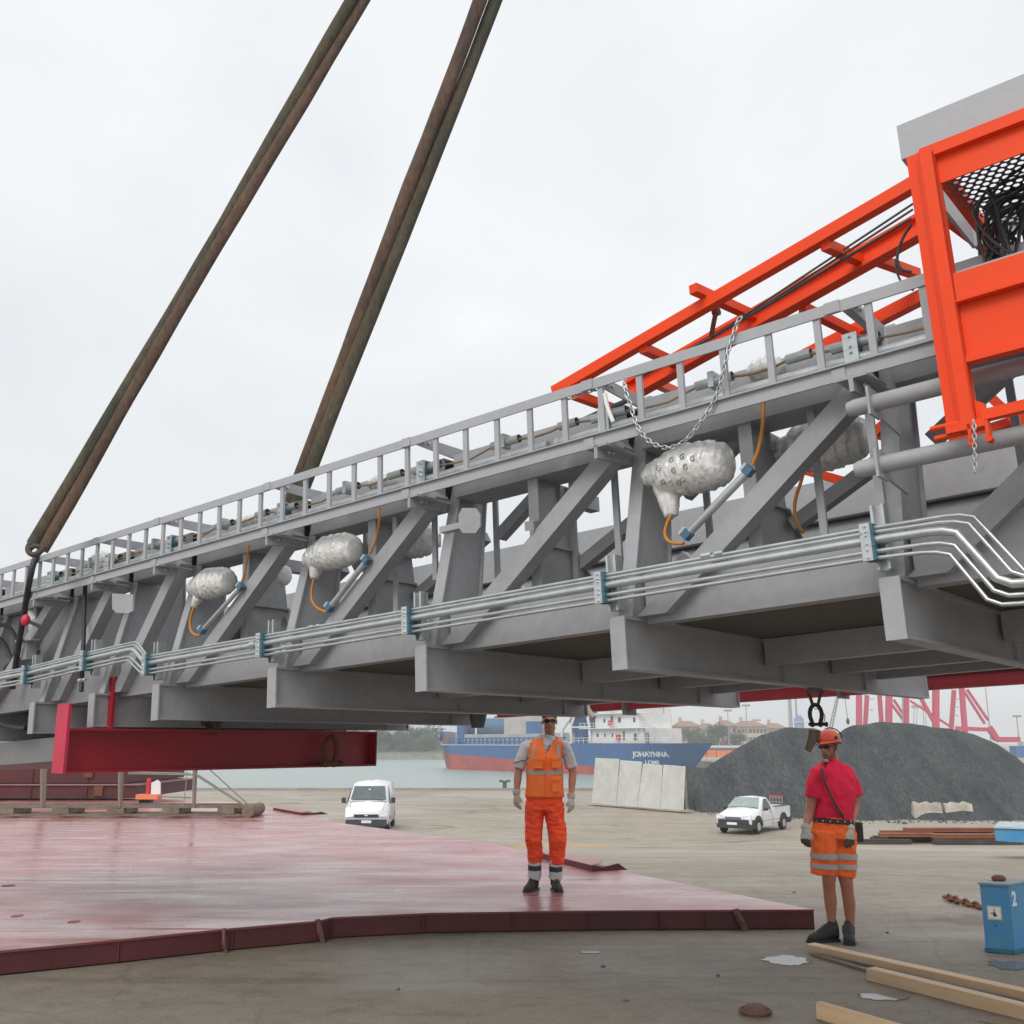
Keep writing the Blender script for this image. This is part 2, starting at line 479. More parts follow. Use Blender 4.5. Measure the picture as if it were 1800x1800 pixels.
TREES = [(632, 378, 0, 1.0, 'leftmost dark tree on the far bank, half hidden behind the crimson spreader beam'),
         (655, 383, 1, 1.05, 'pale green tree on the far bank just right of the crimson spreader beam end'),
         (673, 378, 2, .9, 'dark rounded tree on the far bank, second right of the spreader beam end'),
         (692, 386, 1, 1.1, 'pale bushy tree on the far bank above the gap in the quay wall'),
         (710, 377, 0, .85, 'dark low tree on the far bank midway between beam end and ship bow'),
         (727, 384, 2, 1.0, 'dark tall tree on the far bank left of the ship bow'),
         (745, 378, 1, .95, 'pale tree on the far bank, nearest left of the ship bow'),
         (762, 386, 0, 1.1, 'dark tree on the far bank directly behind the ship bow')]
for x, Y, k, sc, lab in TREES:
    p = B(x, 1318, Y); p.z = -1.9
    if first[k]:
        t = kinds[k]; t.location = p; t.scale = (sc,) * 3; t['label'] = lab; first[k] = False
    else: dup(kinds[k], p, x * .7, lab, sc)

# ------------------------------------------------------------------ far town behind the coal heap
TOWNW = mat('town_wall_cream', (.50, .42, .33), .9, var=.1, scale=.3)
TOWNP = mat('town_wall_pink', (.42, .30, .26), .9, var=.1, scale=.3)
ROOF = mat('town_roof_tile', (.30, .17, .12), .9, var=.25, scale=.6)
PANE = mat('dark_window', (.07, .08, .09), .3)
def house(x0, x1, ytop, ybase, Y, dep, wall, label, cols, rows, hip=2.2):
    p0, p1 = B(x0, ybase, Y), B(x1, ybase, Y)
    zt = B(x0, ytop, Y).z; zb = -1.7
    t = thing('house', ((p0.x + p1.x) / 2, Y, zb), label, 'house', 'town houses beyond the harbour')
    w = MB(); w.bb(p0.x, p1.x, Y, Y + dep, zb, zt); obj('wall', w, wall, t)
    r = MB(); o = .7
    a = [V3((p0.x - o, Y - o, zt)), V3((p1.x + o, Y - o, zt)), V3((p1.x + o, Y + dep + o, zt)), V3((p0.x - o, Y + dep + o, zt))]
    iw = (p1.x - p0.x) * .28
    rd = [V3((p0.x + iw, Y + dep / 2, zt + hip)), V3((p1.x - iw, Y + dep / 2, zt + hip))]
    r.add(a + rd, [(0, 1, 5, 4), (1, 2, 5), (2, 3, 4, 5), (3, 0, 4), (3, 2, 1, 0)])
    ro = obj('roof', r, ROOF, t)
    c = MB(); c.bb(rd[0].x - .5, rd[0].x + .5, Y + dep / 2 - .5, Y + dep / 2 + .5, zt + hip * .5, zt + hip + 1.4); obj('chimney', c, wall, ro)
    for i in range(cols):
        for j in range(rows):
            x = p0.x + (i + .5) * (p1.x - p0.x) / cols; z = zt - 1.6 - j * 3.1
            q = MB(); q.bb(x - .55, x + .55, Y - .06, Y + .1, z - .8, z + .8); obj('window', q, PANE, t)
    return t
house(1190, 1232, 1277, 1300, 400, 14, TOWNP, 'pinkish hip-roofed house, leftmost of the far town, beside the ship stern rails', 5, 3)
house(1234, 1258, 1281, 1300, 395, 12, TOWNW, 'small cream house between the leftmost pink house and the long cream block', 3, 2)
house(1266, 1296, 1276, 1300, 390, 14, TOWNP, 'brownish pink house joined to the left of the long cream block', 3, 3)
house(1297, 1349, 1277, 1300, 388, 14, TOWNW, 'long cream apartment block just left of the coal heap crest', 8, 3)
house(1351, 1384, 1280, 1300, 430, 14, TOWNP, 'grey-pink building rising behind the crest of the coal heap', 4, 2)
for k, (x, Y, sc, kk) in enumerate([(1222, 372, .95, 0), (1262, 368, 1.05, 2), (1292, 372, .8, 0), (1245, 376, .8, 1)]):
    p = B(x, 1318, Y); p.z = -1.7
    dup(kinds[kk], p, k * 1.1, ['dark tree in front of the leftmost pink town house', 'tall dark tree between the small house and the brownish pink house',
        'low dark tree in front of the brownish pink house', 'pale tree in front of the small cream house'][k], sc)['group'] = 'trees before the town houses'
# pale warehouse roof and orange-white barrier stack right of the ship's stern
t = thing('warehouse', B(1290, 1318, 300), 'low warehouse with a pale roof right of the ship stern', 'warehouse')
mb = MB(); a = B(1236, 1310, 300); c = B(1400, 1310, 300); mb.bb(a.x, c.x, 300, 330, -1.7, 0.2); obj('wall', mb, TOWNP, t)
mb = MB(); mb.bb(a.x - .5, c.x + .5, 299, 331, .2, .75); obj('roof', mb, mat('pale_roof', (.55, .56, .56), .7, var=.1), t)
t = thing('barrier_stack', B(1270, 1340, 215), 'long stack of orange barriers on white blocks right of the ship stern', 'barrier')
mb = MB(); a = B(1226, 1340, 215); a.x = max(a.x, 36.8); c = B(1400, 1340, 215); mb.bb(a.x, c.x, 215, 216.4, -1.7, -1.25); obj('base_block', mb, CONC, t)
mb = MB()
k = a.x
while k < c.x - 2:
    mb.bb(k + .05, k + 1.9, 215.1, 216.3, -1.25, .1 - .25 * random.random()); k += 2
obj('barrier_row', mb, mat('faded_orange', (.75, .22, .10), .6, var=.2, scale=.5), t)

# light masts and slender crane jib
MAST = mat('mast_grey', (.30, .32, .33), .6)
def mast(x, ytop, ybase, Y, r, label, head=True):
    p = B(x, ytop, Y); t = thing('light_mast', (p.x, Y, -1.7), label, 'light mast', 'light masts in the harbour')
    m_ = MB(); m_.tube([(p.x, Y, -1.7), (p.x, Y, p.z)], [r * 1.4, r * .7], 8); obj('pole', m_, MAST, t)
    if head:
        h_ = MB(); k_ = Y / 1877
        h_.bb(p.x - 7 * k_, p.x + 7 * k_, Y - .4, Y + .4, p.z - .6 * k_, p.z + .3 * k_)
        for i in (-6, -3, 0, 3, 6): h_.box((p.x + i * k_, Y - .3, p.z + 1.6 * k_), 1.1 * k_, .3, 1.0 * k_)
        obj('lamp_head', h_, MAST, t)
mast(1279, 1250, 1300, 300, .12, 'thin light mast above the brownish pink town house')
mast(1311, 1241, 1300, 280, .14, 'light mast with a wide lamp head above the long cream block')
mast(1330, 1267, 1300, 420, .16, 'short distant light mast on the roofline right of the wide-headed mast')
mast(1731, 1195, 1300, 250, .14, 'thin pole in front of the crimson crane on the right', False)
mast(1787, 1260, 1330, 260, .16, 'light mast near the right edge of the photo beyond the coal heap')
mast(1384, 1170, 1290, 330, .55, 'thicker pale mast, left of the pair behind the coal heap', False)
mast(1395, 1170, 1290, 330, .3, 'thinner mast, right of the pair behind the coal heap', False)
t = thing('silo', B(1404, 1290, 300), 'small blue and white silo tower on the coal heap skyline', 'silo')
mb = MB(); p = B(1404, 1262, 300)
mb.cyl((p.x, 300, -1.7), (p.x, 300, p.z), 1.35); mb.cyl((p.x, 300, p.z), (p.x, 300, p.z + .7), .8)
obj('tank', mb, mat('silo_blue', (.22, .33, .50), .6, var=.2), t)
mb = MB()
for dz in (1.2, 3.2, 5): mb.tube([(p.x + 1.6 * math.cos(a_), 300 + 1.6 * math.sin(a_), p.z - dz) for a_ in [i * math.pi / 6 for i in range(12)]], .12, 5, closed=True)
mb.tube([(p.x - 1.7, 299.2, -1.7), (p.x - 1.7, 299.2, p.z)], .12, 5)
obj('railing', mb, WHITER, t)
t = thing('mobile_crane', B(1440, 1300, 220), 'thin lattice crane jib leaning right behind the man in the red shirt', 'crane')
mb = MB(); q0 = B(1452, 1330, 220); q1 = B(1480, 1190, 220); q0.z = 0
for dx in (-.35, .35):
    for dy in (-.35, .35): mb.tube([q0 + V3((dx, dy, 0)), q1 + V3((dx * .4, dy * .4, 0))], .09, 5)
for i in range(20):
    f = i / 20; g_ = (i + 1) / 20
    mb.tube([q0.lerp(q1, f) + V3((-.35 * (1 - .6 * f), -.35, 0)), q0.lerp(q1, g_) + V3((.35 * (1 - .6 * g_), -.35, 0))], .05, 4)
obj('jib', mb, MAST, t)
mb = MB(); mb.tube([q1, V3((q1.x + .6, 220, B(1484, 1268, 220).z))], .06, 5); mb.ell((q1.x + .6, 220, B(1484, 1268, 220).z), .35, .35, .7); obj('hook_line', mb, BLACK, t)
mb = MB(); mb.bb(q0.x - 2.5, q0.x + 3, 218, 223, -.9, .9); 
for i in range(3):
    mb.cyl((q0.x - 1.8 + 2 * i, 217.8, -1.2), (q0.x - 1.8 + 2 * i, 223, -1.2), .55)
obj('carrier', mb, MAST, t)

# crimson harbour cranes
PINK = mat('crane_crimson', (.52, .045, .10), .6, var=.06, scale=.1)
def crane(name, label, bars, Y, small=None, rails=None):
    t = thing(name, V3((B(bars[0][0], 1300, Y).x, Y, -1.7)), label, 'harbour crane', 'crimson quay cranes')
    k_ = Y / 1877
    for (x0, y0, x1, y1, wpx, nm, dy) in bars:
        m_ = MB(); m_.bar(B(x0, y0, Y + dy), B(x1, y1, Y + dy), wpx * k_, wpx * k_ * .9, (0, 1, 0)); obj(nm, m_, PINK, t)
    if small:
        for (x0, y0, x1, y1, wpx) in small:
            m_ = MB(); m_.bar(B(x0, y0, Y - 1), B(x1, y1, Y - 1), wpx * k_, wpx * k_, (0, 1, 0)); obj('ladder_platform', m_, MAST, t)
    return t
crane('quay_crane', 'crimson crane legs left of the gap, behind the head of the coal heap', [
    (1510, 1160, 1510, 1322, 9, 'leg', 0), (1548, 1160, 1557, 1130, 1, 'brace', 3), (1524, 1222, 1518, 1322, 7, 'leg', 12),
    (1546, 1222, 1553, 1322, 7, 'leg', 12), (1563, 1150, 1562, 1322, 10, 'leg', 0), (1593, 1150, 1592, 1322, 9, 'leg', 0),
    (1571, 1230, 1592, 1262, 4, 'brace', 0), (1566, 1236, 1588, 1266, 4, 'brace', 0),
    (1500, 1321, 1606, 1321, 8, 'sill_beam', 0), (1500, 1150, 1606, 1150, 9, 'portal_beam', 0)], 260,
    [(1526, 1229, 1536, 1229, 1.5), (1526, 1248, 1535, 1248, 1.5), (1587, 1215, 1587, 1322, 2)])
crane('quay_crane', 'tallest crimson crane leg with long diagonal legs to the right', [
    (1645, 1000, 1645, 1322, 10, 'leg', 0), (1677, 1213, 1669, 1322, 7, 'leg', 12), (1690, 1205, 1699, 1322, 8, 'leg', 0),
    (1694, 1214, 1731, 1272, 4, 'brace', 0), (1700, 1212, 1737, 1266, 4, 'brace', 0),
    (1616, 1222, 1641, 1268, 6, 'brace', 0), (1600, 1232, 1672, 1278, 3.5, 'brace', 0), (1680, 1280, 1745, 1283, 7, 'sill_beam', 0),
    (1738, 1278, 1752, 1300, 10, 'bogie', 0), (1752, 1300, 1792, 1300, 9, 'bogie', 0), (1630, 1325, 1700, 1325, 8, 'sill_beam', 0),
    (1630, 1000, 1760, 1000, 12, 'portal_beam', 0)], 250,
    [(1680, 1229, 1688, 1229, 1.5), (1678, 1243, 1686, 1243, 1.5), (1676, 1258, 1684, 1258, 1.5)])
t = thing('gantry_crane', V3((B(1614, 1300, 420).x, 420, -1.7)), 'small grey gantry crane far away between the two crimson cranes', 'gantry crane')
k_ = 420 / 1877
for x0, y0, x1, y1, w_, nm in [(1607, 1243, 1604, 1322, 1.2, 'leg'), (1612, 1243, 1610, 1322, 1, 'leg'), (1622, 1243, 1628, 1322, 1.2, 'leg'), (1626, 1243, 1631, 1322, 1, 'leg'), (1603, 1242, 1624, 1242, 5, 'bridge')]:
    mb = MB(); mb.bar(B(x0, y0, 420), B(x1, y1, 420), w_ * k_, w_ * k_, (0, 1, 0)); obj(nm, mb, MAST, t)
t = thing('container_stack', V3((B(1797, 1325, 240).x, 240, -1.7)), 'blue containers at the foot of the crimson crane, right edge', 'containers')
mb = MB(); p = B(1797, 1318, 240); mb.bb(p.x - 1.5, p.x + 9, 240, 243, -1.7, .9); obj('container', mb, mat('container_blue', (.04, .13, .33), .6), t)
mb = MB(); mb.bb(p.x + .5, p.x + 9, 240.2, 243, .92, 1.9); obj('container', mb, mat('container_pale', (.5, .52, .55), .6), t)

# ------------------------------------------------------------------ cargo ship
SA, SB_ = V3((26.2, 178, 0)), V3((-20.6, 238, 0))
UX = (SB_ - SA).normalized(); UN = V3((UX.y, -UX.x, 0))
if UN.y > 0: UN = -UN                       # UN points to the camera side
SL = (SB_ - SA).length
HB = 6.3
ship = thing('cargo_ship', (SA + SB_) / 2 + V3((0, 0, -4)), 'blue cargo ship with red underside and white superstructure, moored across the basin', 'ship')
def SP_(a, nn_, z): return SA + UX * a - UN * HB + UN * nn_ + V3((0, 0, z))
def hb(f):                                 # half breadth at deck / waterline, f from stern 0 to bow 1
    d = HB * min(1, .80 + f * 2.2) * (1 - sstep(.86, 1.0, f) ** 1.6)
    return max(d, .05)
def deckz(f): return 1.55 if f < .32 else (1.15 + (.0 if f < .9 else 3.0 * sstep(.90, .965, f)))
def bootz(f): return -3.3 + 3.0 * f
NS = 60
def hull_ring(f, z0, z1):
    a = f * SL; rows = []
    for k in range(7):
        z = z0 + (z1 - z0) * k / 6
        t_ = (z + 6) / 7.5
        tuck = 1 if .12 < f < .86 else (max(.12, t_) if f <= .12 else max(.3, min(1, .45 + t_ * .55)))
        if f < .12: tuck = 1 - (1 - min(1, tuck)) * (1 - f / .12)
        rake = (t_ - .6) * (3.2 * sstep(.85, 1, f)) - (t_ - .9) * 3.4 * (1 - sstep(0, .07, f))
        rows.append((a + rake, hb(f) * tuck, z))
    return rows
def hull(z0f, z1f):
    m_ = MB()
    for sgn in (1, -1):
        m_.grid(NS, 6, lambda u, v: (lambda r: SP_(r[0], sgn * r[1], r[2]))(hull_ring(u, z0f(u), z1f(u))[round(v * 6)]))
    r0 = hull_ring(0, z0f(0), z1f(0))
    vs = [SP_(a, w, z) for a, w, z in r0] + [SP_(a, -w, z) for a, w, z in r0]
    m_.add(vs, [(i, i + 1, i + 8, i + 7) for i in range(6)], True)
    return m_
SHIPB = mat('ship_blue', (.030, .125, .32), .5, col2=(.035, .09, .20), scale=1.1, stretch=(1, 1, .12), grain=.1)
SHIPR = mat('ship_red_boot', (.36, .065, .055), .7, var=.3, scale=.2, grain=.1)
obj('hull', hull(bootz, deckz), SHIPB, ship)
obj('boot_topping', hull(lambda f: -6.0, bootz), SHIPR, ship)
m_ = MB(); m_.grid(NS, 1, lambda u, v: SP_(u * SL, hb(u) * (1 if v else -1) * .97, deckz(u) - .35)); obj('deck', m_, mat('ship_deck', (.16, .08, .07), .8), ship)
m_ = MB()
for i in range(30):
    f0, f1 = .34 + i * .02, .34 + (i + 1) * .02
    if f1 > .93: break
    m_.tube([SP_(f0 * SL, hb(f0) + .03, deckz(f0)), SP_(f1 * SL, hb(f1) + .03, deckz(f1))], .12, 5)
obj('rubbing_strake', m_, mat('strake_pale', (.35, .5, .6), .6), ship)
m_ = MB()                                   # bulwark frames and rails amidships
for i in range(26):
    f = .36 + i * .02
    m_.bar(SP_(f * SL, hb(f) - .6, .9), SP_(f * SL, hb(f) - .6, 2.6), .35, .5)
for z in (1.9, 2.6): m_.tube([SP_(.35 * SL, hb(.4) - .6, z), SP_(.88 * SL, hb(.86) - .6, z)], .12, 5)
obj('bulwark_rail', m_, SHIPB, ship)
m_ = MB()
m_.prism([SP_(.34 * SL, HB - 2, 1), SP_(.86 * SL, HB - 2, 1), SP_(.86 * SL, -HB + 2, 1), SP_(.34 * SL, -HB + 2, 1)], (0, 0, 2.4))
obj('hatch_coaming', m_, mat('hatch_grey', (.38, .38, .40), .7, var=.2, scale=.3), ship)
TANK = mat('cargo_blue', (.05, .12, .21), .6, var=.3, scale=.2)
for (x0, x1, yb, yt, mm) in [(838, 886, 1296, 1262, TANK), (886, 960, 1296, 1255, mat('cargo_tarp', (.50, .50, .48), .8, col2=(.40, .34, .31), scale=.35)), (925, 952, 1297, 1268, SHIPB), (806, 834, 1294, 1262, TANK)]:
    Yd = 214 + (960 - (x0 + x1) / 2) * .12
    p0, p1 = B(x0, yb, Yd), B(x1, yb, Yd); zt = B(x0, yt, Yd).z
    m_ = MB(); c = (p0 + p1) / 2
    m_.box((c.x, c.y + 2, (p0.z + zt) / 2), (p1.x - p0.x) / 2, 2.5, (zt - p0.z) / 2)
    if yt == 1262: m_ = MB(); m_.cyl((p0.x, Yd + 2, (p0.z + zt) / 2), (p1.x, Yd + 2, (p0.z + zt) / 2), (zt - p0.z) / 2, 20)
    obj('deck_cargo', m_, mm, ship)
m_ = MB(); m_.cyl(SP_(.83 * SL, HB - 2.2, 1), SP_(.83 * SL, HB - 2.2, 8.5), 1.15, 16); obj('crane_pedestal', m_, SHIPB, ship)
m_ = MB(); m_.cyl(SP_(.345 * SL, 1.5, 1), SP_(.345 * SL, 1.5, 9.5), 2.7, 20); obj('crane_pedestal', m_, SHIPB, ship)
# superstructure
su = MB()
def sbx(m_, a0, a1, n0, n1, z0, z1):
    m_.prism([SP_(a0, n0, z0), SP_(a1, n0, z0), SP_(a1, n1, z0), SP_(a0, n1, z0)], (0, 0, z1 - z0)); return m_
D0 = 1.5
sbx(su, 7, 21.5, -5, 4.6, D0, D0 + 2.7); sbx(su, 9, 20, -4.7, 4.2, D0 + 2.7, D0 + 5.3); sbx(su, 10, 19, -4.5, 3.9, D0 + 5.3, D0 + 8); sbx(su, 8.5, 12.2, -4, 4.3, D0 + 2.7, D0 + 7.4)
sbx(su, 9.5, 18.5, -5.6, 5.6, D0 + 8, D0 + 10.4); su.bar(SP_(12, 0, D0 + 10), SP_(12, 0, D0 + 16), .3, .3); su.bar(SP_(12, -2, D0 + 14), SP_(12, 2, D0 + 14), .15, .15)
obj('superstructure', su, WHITER, ship)
m_ = MB()
for lv, (a0, a1, nn_) in enumerate([(4, 23, 5.6), (4.5, 21.5, 5.2), (8, 20, 4.9)]):
    z = D0 + 2.7 * (lv + 1) - .1
    if lv == 0: z = D0 + 2.65
    sbx(m_, a0, a1, nn_ - 1.3, nn_, z, z + .14)
    for h_ in (.5, 1.0): m_.tube([SP_(a0, nn_, z + h_), SP_(a1, nn_, z + h_)], .05, 4)
    k = a0
    while k <= a1: m_.tube([SP_(k, nn_, z - (2.6 if lv == 0 and k < 8 else 0)), SP_(k, nn_, z + 1)], .05, 4); k += 1.25
for h_ in (.5, 1.0):
    m_.tube([SP_(.3, hb(0) * .9, D0 + h_), SP_(24, hb(.3), D0 + h_)], .05, 4)
k = .5
while k < 24: m_.tube([SP_(k, hb(k / SL) * .97, D0), SP_(k, hb(k / SL) * .97, D0 + 1)], .05, 4); k += 1.3
obj('railing', m_, WHITER, ship)
for a, nn_, z, w_, h_ in [(9.6, 4.35, 5.6, .5, .9), (13.5, 4.25, 5.7, .7, .9), (15.5, 4.25, 5.6, .5, 1.7), (17.5, 4.25, 5.6, .45, .7), (9, 4.65, 2.6, .8, 1.3), (12, 4.65, 2.9, .35, 1.6), (15, 4.65, 3, .3, .7), (17, 4.65, 3, .3, .7), (19, 4.65, 3, .5, .6), (13, 3.95, 8.4, .6, .7), (16, 3.95, 8.4, .6, .7), (6.2, 4.65, 2.4, .6, 1.9)]:
    m_ = MB(); sbx(m_, a - w_ / 2, a + w_ / 2, nn_ - .12, nn_ + .03, z - h_ / 2, z + h_ / 2); obj('window', m_, PANE, ship)
for a, z in [(13.3, 2.6), (15.3, 8.6), (15.3, 5.1)]:
    m_ = MB(); sbx(m_, a - .45, a + .45, 4.7, 5.0, z - .5, z + .5); obj('life_ring_box', m_, mat('signal_red', (.6, .03, .05), .5), ship)
lb_ = MB(); c = SP_(23.2, 5.6, 8.2)
lb_.ell(c, 3.3, 1.2, 1.15, 20, 10, (UX, UN, V3((0, 0, 1)))); lb_.ell(c + V3((0, 0, .75)), 2.5, .95, .65, 16, 8, (UX, UN, V3((0, 0, 1))))
obj('lifeboat', lb_, mat('lifeboat_red', (.68, .06, .05), .4, var=.1), ship)
m_ = MB()
for a in (20.6, 25.8):
    m_.tube([SP_(a, 5.0, D0), SP_(a, 5.2, D0 + 3.2), SP_(a + (.6 if a < 22 else -.6), 5.0, D0 + 4.6), SP_(a - .3, 4.2, D0 + 7.6), SP_(a, 5.6, D0 + 9.4)], .26, 6)
m_.tube([SP_(20.6, 5.1, D0 + 3), SP_(25.8, 5.1, D0 + 3)], .16, 6)
m_.tube([SP_(25.6, 5.1, D0 + .1), SP_(28.6, 5.1, D0 + .1)], .2, 6)
m_.tube([SP_(25.8, 5.1, D0 + 5), SP_(28.4, 5.1, D0 + 2.6), SP_(28.6, 5.1, D0)], .3, 6)
obj('davit', m_, WHITER, ship)
m_ = MB(); sbx(m_, 1.8, 2.7, 3.6, 3.65, 8.2, 9.4); m_.v = [p + V3((0, 0, .25 * math.sin(i))) for i, p in enumerate(m_.v)]; m_.tube([SP_(3, 3.6, 6.5), SP_(3, 3.6, 9.8)], .05, 4); obj('flag', m_, mat('signal_red', (.6, .03, .05)), ship)
for txt, z, sz in (('JOHAYNNA', -.35, 1.25), ('LOME', -1.75, .95)):
    tm = text_mb(txt, sz, .02 * sz, .03)
    o_ = SP_(5.2, 0, z)
    r_ = hull_ring(5.2 / SL, bootz(0), deckz(0))
    ww = [r for r in r_ if r[2] <= z + .6][-1][1]
    o_ = SP_(4.9, 0, z) + UN * (hb(4.9 / SL) + .08)
    tv = []
    for p_ in tm.v:                        # letters follow the plating of the stern
        aa, zz = 4.9 - p_.x, z + p_.y
        rg = hull_ring(aa / SL, bootz(0), deckz(0))
        k2 = [i for i in range(6) if rg[i][2] <= zz] or [0]; i2 = k2[-1]
        tt = (zz - rg[i2][2]) / (rg[i2 + 1][2] - rg[i2][2]); wd = rg[i2][1] + (rg[i2 + 1][1] - rg[i2][1]) * tt
        tv.append(SP_(aa, wd + .10 + p_.z, zz))
    tm.v = tv
    obj('name_lettering', tm, WHITER, ship, label='white name lettering on the stern reading ' + txt)

# ------------------------------------------------------------------ coal heap
COALM = mat('coal_slag', (.11, .118, .118), .95, col2=(.055, .062, .065), scale=.5, stretch=(1.9, .35, .4), grain=.3, bump=1, bscale=5, spec=.2, bdist=.3)
SIL = [(1180, 1440), (1196, 1400), (1205, 1347), (1240, 1349), (1262, 1336), (1300, 1311), (1340, 1288), (1385, 1278), (1430, 1279), (1470, 1291), (1485, 1281), (1500, 1274),
       (1550, 1268), (1600, 1270), (1640, 1277), (1680, 1280), (1715, 1290), (1750, 1306), (1800, 1343), (1850, 1376), (1910, 1412), (1960, 1440)]
YR = 58
sil = [B(x, y, YR) for x, y in SIL]
def ridge(x):
    if x <= sil[0].x: return 0
    for a, c in zip(sil, sil[1:]):
        if x <= c.x: return max(0, a.z + (c.z - a.z) * (x - a.x) / (c.x - a.x) + 1.7)
    return 0
def coal(u, v):
    x = sil[0].x - .5 + (sil[-1].x - sil[0].x + 2) * u; y = 47.5 + 24 * v
    r = ridge(x)
    d = abs(y - YR) / (10.5 if y < YR else 13)
    wdt = max(.25, min(1, r / 4.2))
    z = r * max(0, 1 - (d / wdt) ** 1.12) if r > 0 else 0
    z *= 1 if d > .06 else 1
    nn_ = .24 * noise.noise(V3((x * .9, y * .35, 0))) + .06 * noise.noise(V3((x * 3, y * 2, 0))) + .1 * noise.noise(V3((x * 1.9 + y * .5, y * .2, 4)))
    if z > .05: z = max(0, z + nn_ * min(1, z) * (.3 if d < .1 else 1))
    return V3((x, y, -1.73 + z))
mb = MB(); mb.grid(170, 90, coal)
tag(obj('coal_heap', mb, COALM), 'large dark grey heap of coal behind the man in the red shirt', 'coal heap')

sp_r = random.Random(8); mb = MB()
for _ in range(1500):
    x = sil[0].x + (sil[-1].x - sil[0].x) * sp_r.random()
    r_ = ridge(x); wdt = max(.25, min(1, r_ / 4.2)); foot = YR - 10.5 * wdt
    y = foot + .6 - 2.6 * sp_r.random() ** 2.2
    s_ = sp_r.uniform(.02, .075) * (1.8 if sp_r.random() < .05 else 1); a_ = sp_r.random() * 3; c1, c2 = math.cos(a_) * s_, math.sin(a_) * s_
    mb.add([(x + c1, y + c2, -1.71), (x - c2, y + c1, -1.71), (x - c1, y - c2, -1.71), (x + c2, y - c1, -1.71), (x + c1 * .3, y, -1.71 + s_)], [(0, 1, 4), (1, 2, 4), (2, 3, 4), (3, 0, 4)])
o_ = obj('coal_spill', mb, COALM); o_['kind'] = 'stuff'
# ------------------------------------------------------------------ bollards at the quay
def bollard(px, py, label):
    p = G(px, py, -1.56); m_ = MB()
    m_.tube([p, p + V3((0, 0, .35)), p + V3((0, 0, .5))], [.17, .14, .2], 12)
    for s_ in (-1, 1): m_.tube([p + V3((0, 0, .45)), p + V3((.28 * s_, 0, .55)), p + V3((.42 * s_, 0, .5))], [.1, .09, .06], 8)
    tag(obj('bollard', m_, GREYD), label, 'bollard', 'mooring bollards along the quay edge')
bollard(887, 1386, 'black twin-horned bollard on the quay edge left of the man in the orange vest')
bollard(278, 1388, 'black bollard on the quay edge behind the timber cradle ropes')

# the humid air over the harbour
hz = MB(); hz.bb(-2650, 1650, -30, 3100, -9, 48)
hzm = bpy.data.materials.new('harbour_haze'); hzm.use_nodes = True
n, l = hzm.node_tree.nodes, hzm.node_tree.links
n.clear(); ho = n.new('ShaderNodeOutputMaterial'); hv = n.new('ShaderNodeVolumePrincipled')
hv.inputs['Color'].default_value = (.93, .96, 1, 1); hv.inputs['Density'].default_value = .0008; hv.inputs['Anisotropy'].default_value = .2
l.new(hv.outputs[0], ho.inputs['Volume'])
hzo = obj('haze', hz, hzm); hzo['kind'] = 'stuff'
scene.cycles.volume_bounces = 1
# ================================================================== THE STEEL GANTRY
def OS(x, y, s):
    r_ = ray(x, y); t_ = ((GO - CAM).dot(GS) + s) / r_.dot(GS); return CAM + r_ * t_
gan = thing('steel_gantry', L(0, 0, 0) * 1.0, 'long grey steel gantry truss hanging over the quay, ladder rail along its top', 'gantry')
FR = [2.655, 1.3275, 0, -1.3275, -2.655, -3.98, -4.86, -5.80, -7.1]       # frame stations
FAR = [5.3, 4.9, 4.45, 3.75, 3.43, 3.4, 3.4, 3.4, 3.4]
SMAX, SMIN = 3.4, -8.8
def fv(w): return .064 + (w - .256) * .27            # outer flange line of the legs
def fi(w): return .44 + (w - .27) * .125
for i, (s, far) in enumerate(zip(FR, FAR)):
    wide = .34 if s in (-5.80, -4.86) else 0
    m_ = MB()                                        # tapered leg: outer flange, web, inner flange
    a, b_ = (0.256, 1.50)
    th = .012
    m_.prism([L(s, fv(a), a), L(s, fv(b_), b_), L(s, fv(b_) + th, b_), L(s, fv(a) + th, a)], GS * .08)
    m_.prism([L(s + .05, fv(a) + th, a), L(s + .05, fv(b_) + th, b_), L(s + .05, fi(b_) + wide * .4, b_), L(s + .05, fi(a) + wide, a)], GS * .012)
    m_.prism([L(s + .01, fi(a) + wide, a), L(s + .01, fi(b_) + wide * .4, b_), L(s + .01, fi(b_) + th + wide * .4, b_), L(s + .01, fi(a) + th + wide, a)], GS * .07)
    obj('leg', m_, GREY, gan)
    m_ = MB()                                        # end plate and cross beam
    dp = -.02 if s != -5.80 else -.0
    m_.lb(s - .003, s + .083, -.012, 0, -.004, .252)
    m_.lb(s, s + .08, 0, far, .24, .256); m_.lb(s, s + .08, 0, far, 0, .014)
    m_.lb(s + .045, s + .06, 0, far, .014, .24)
    m_.lb(s, s + .08, far, far + .012, .0, .256)
    for vv in (1.75, 3.1): m_.lb(s + .004, s + .076, vv, vv + .01, .014, .24)
    obj('cross_beam', m_, GREY, gan)
    m_ = MB(); m_.lb(s + .0, s + .08, -.014, -.002 if 0 else -.0125, 0.0, .25)
    # brackets from the rails to the leg
    m_ = MB()
    m_.prism([L(s + .02, .0, 1.45), L(s + .02, .0, 1.50), L(s + .02, .42, 1.50), L(s + .02, .40, 1.43)], GS * .01)
    m_.lb(s - .05, s + .0302, .0, .42, 1.50, 1.508)
    obj('rail_bracket', m_, GREY, gan); m_ = MB()
    m_.prism([L(s - .01, -.05, 1.06), L(s - .01, -.05, 1.135), L(s - .01, .26, 1.17), L(s - .01, .26, 1.09)], GS * .02)
    m_.lb(s - .06, s + .07, -.05, .24, 1.118, 1.13)
    obj('rail_bracket', m_, GREY, gan)
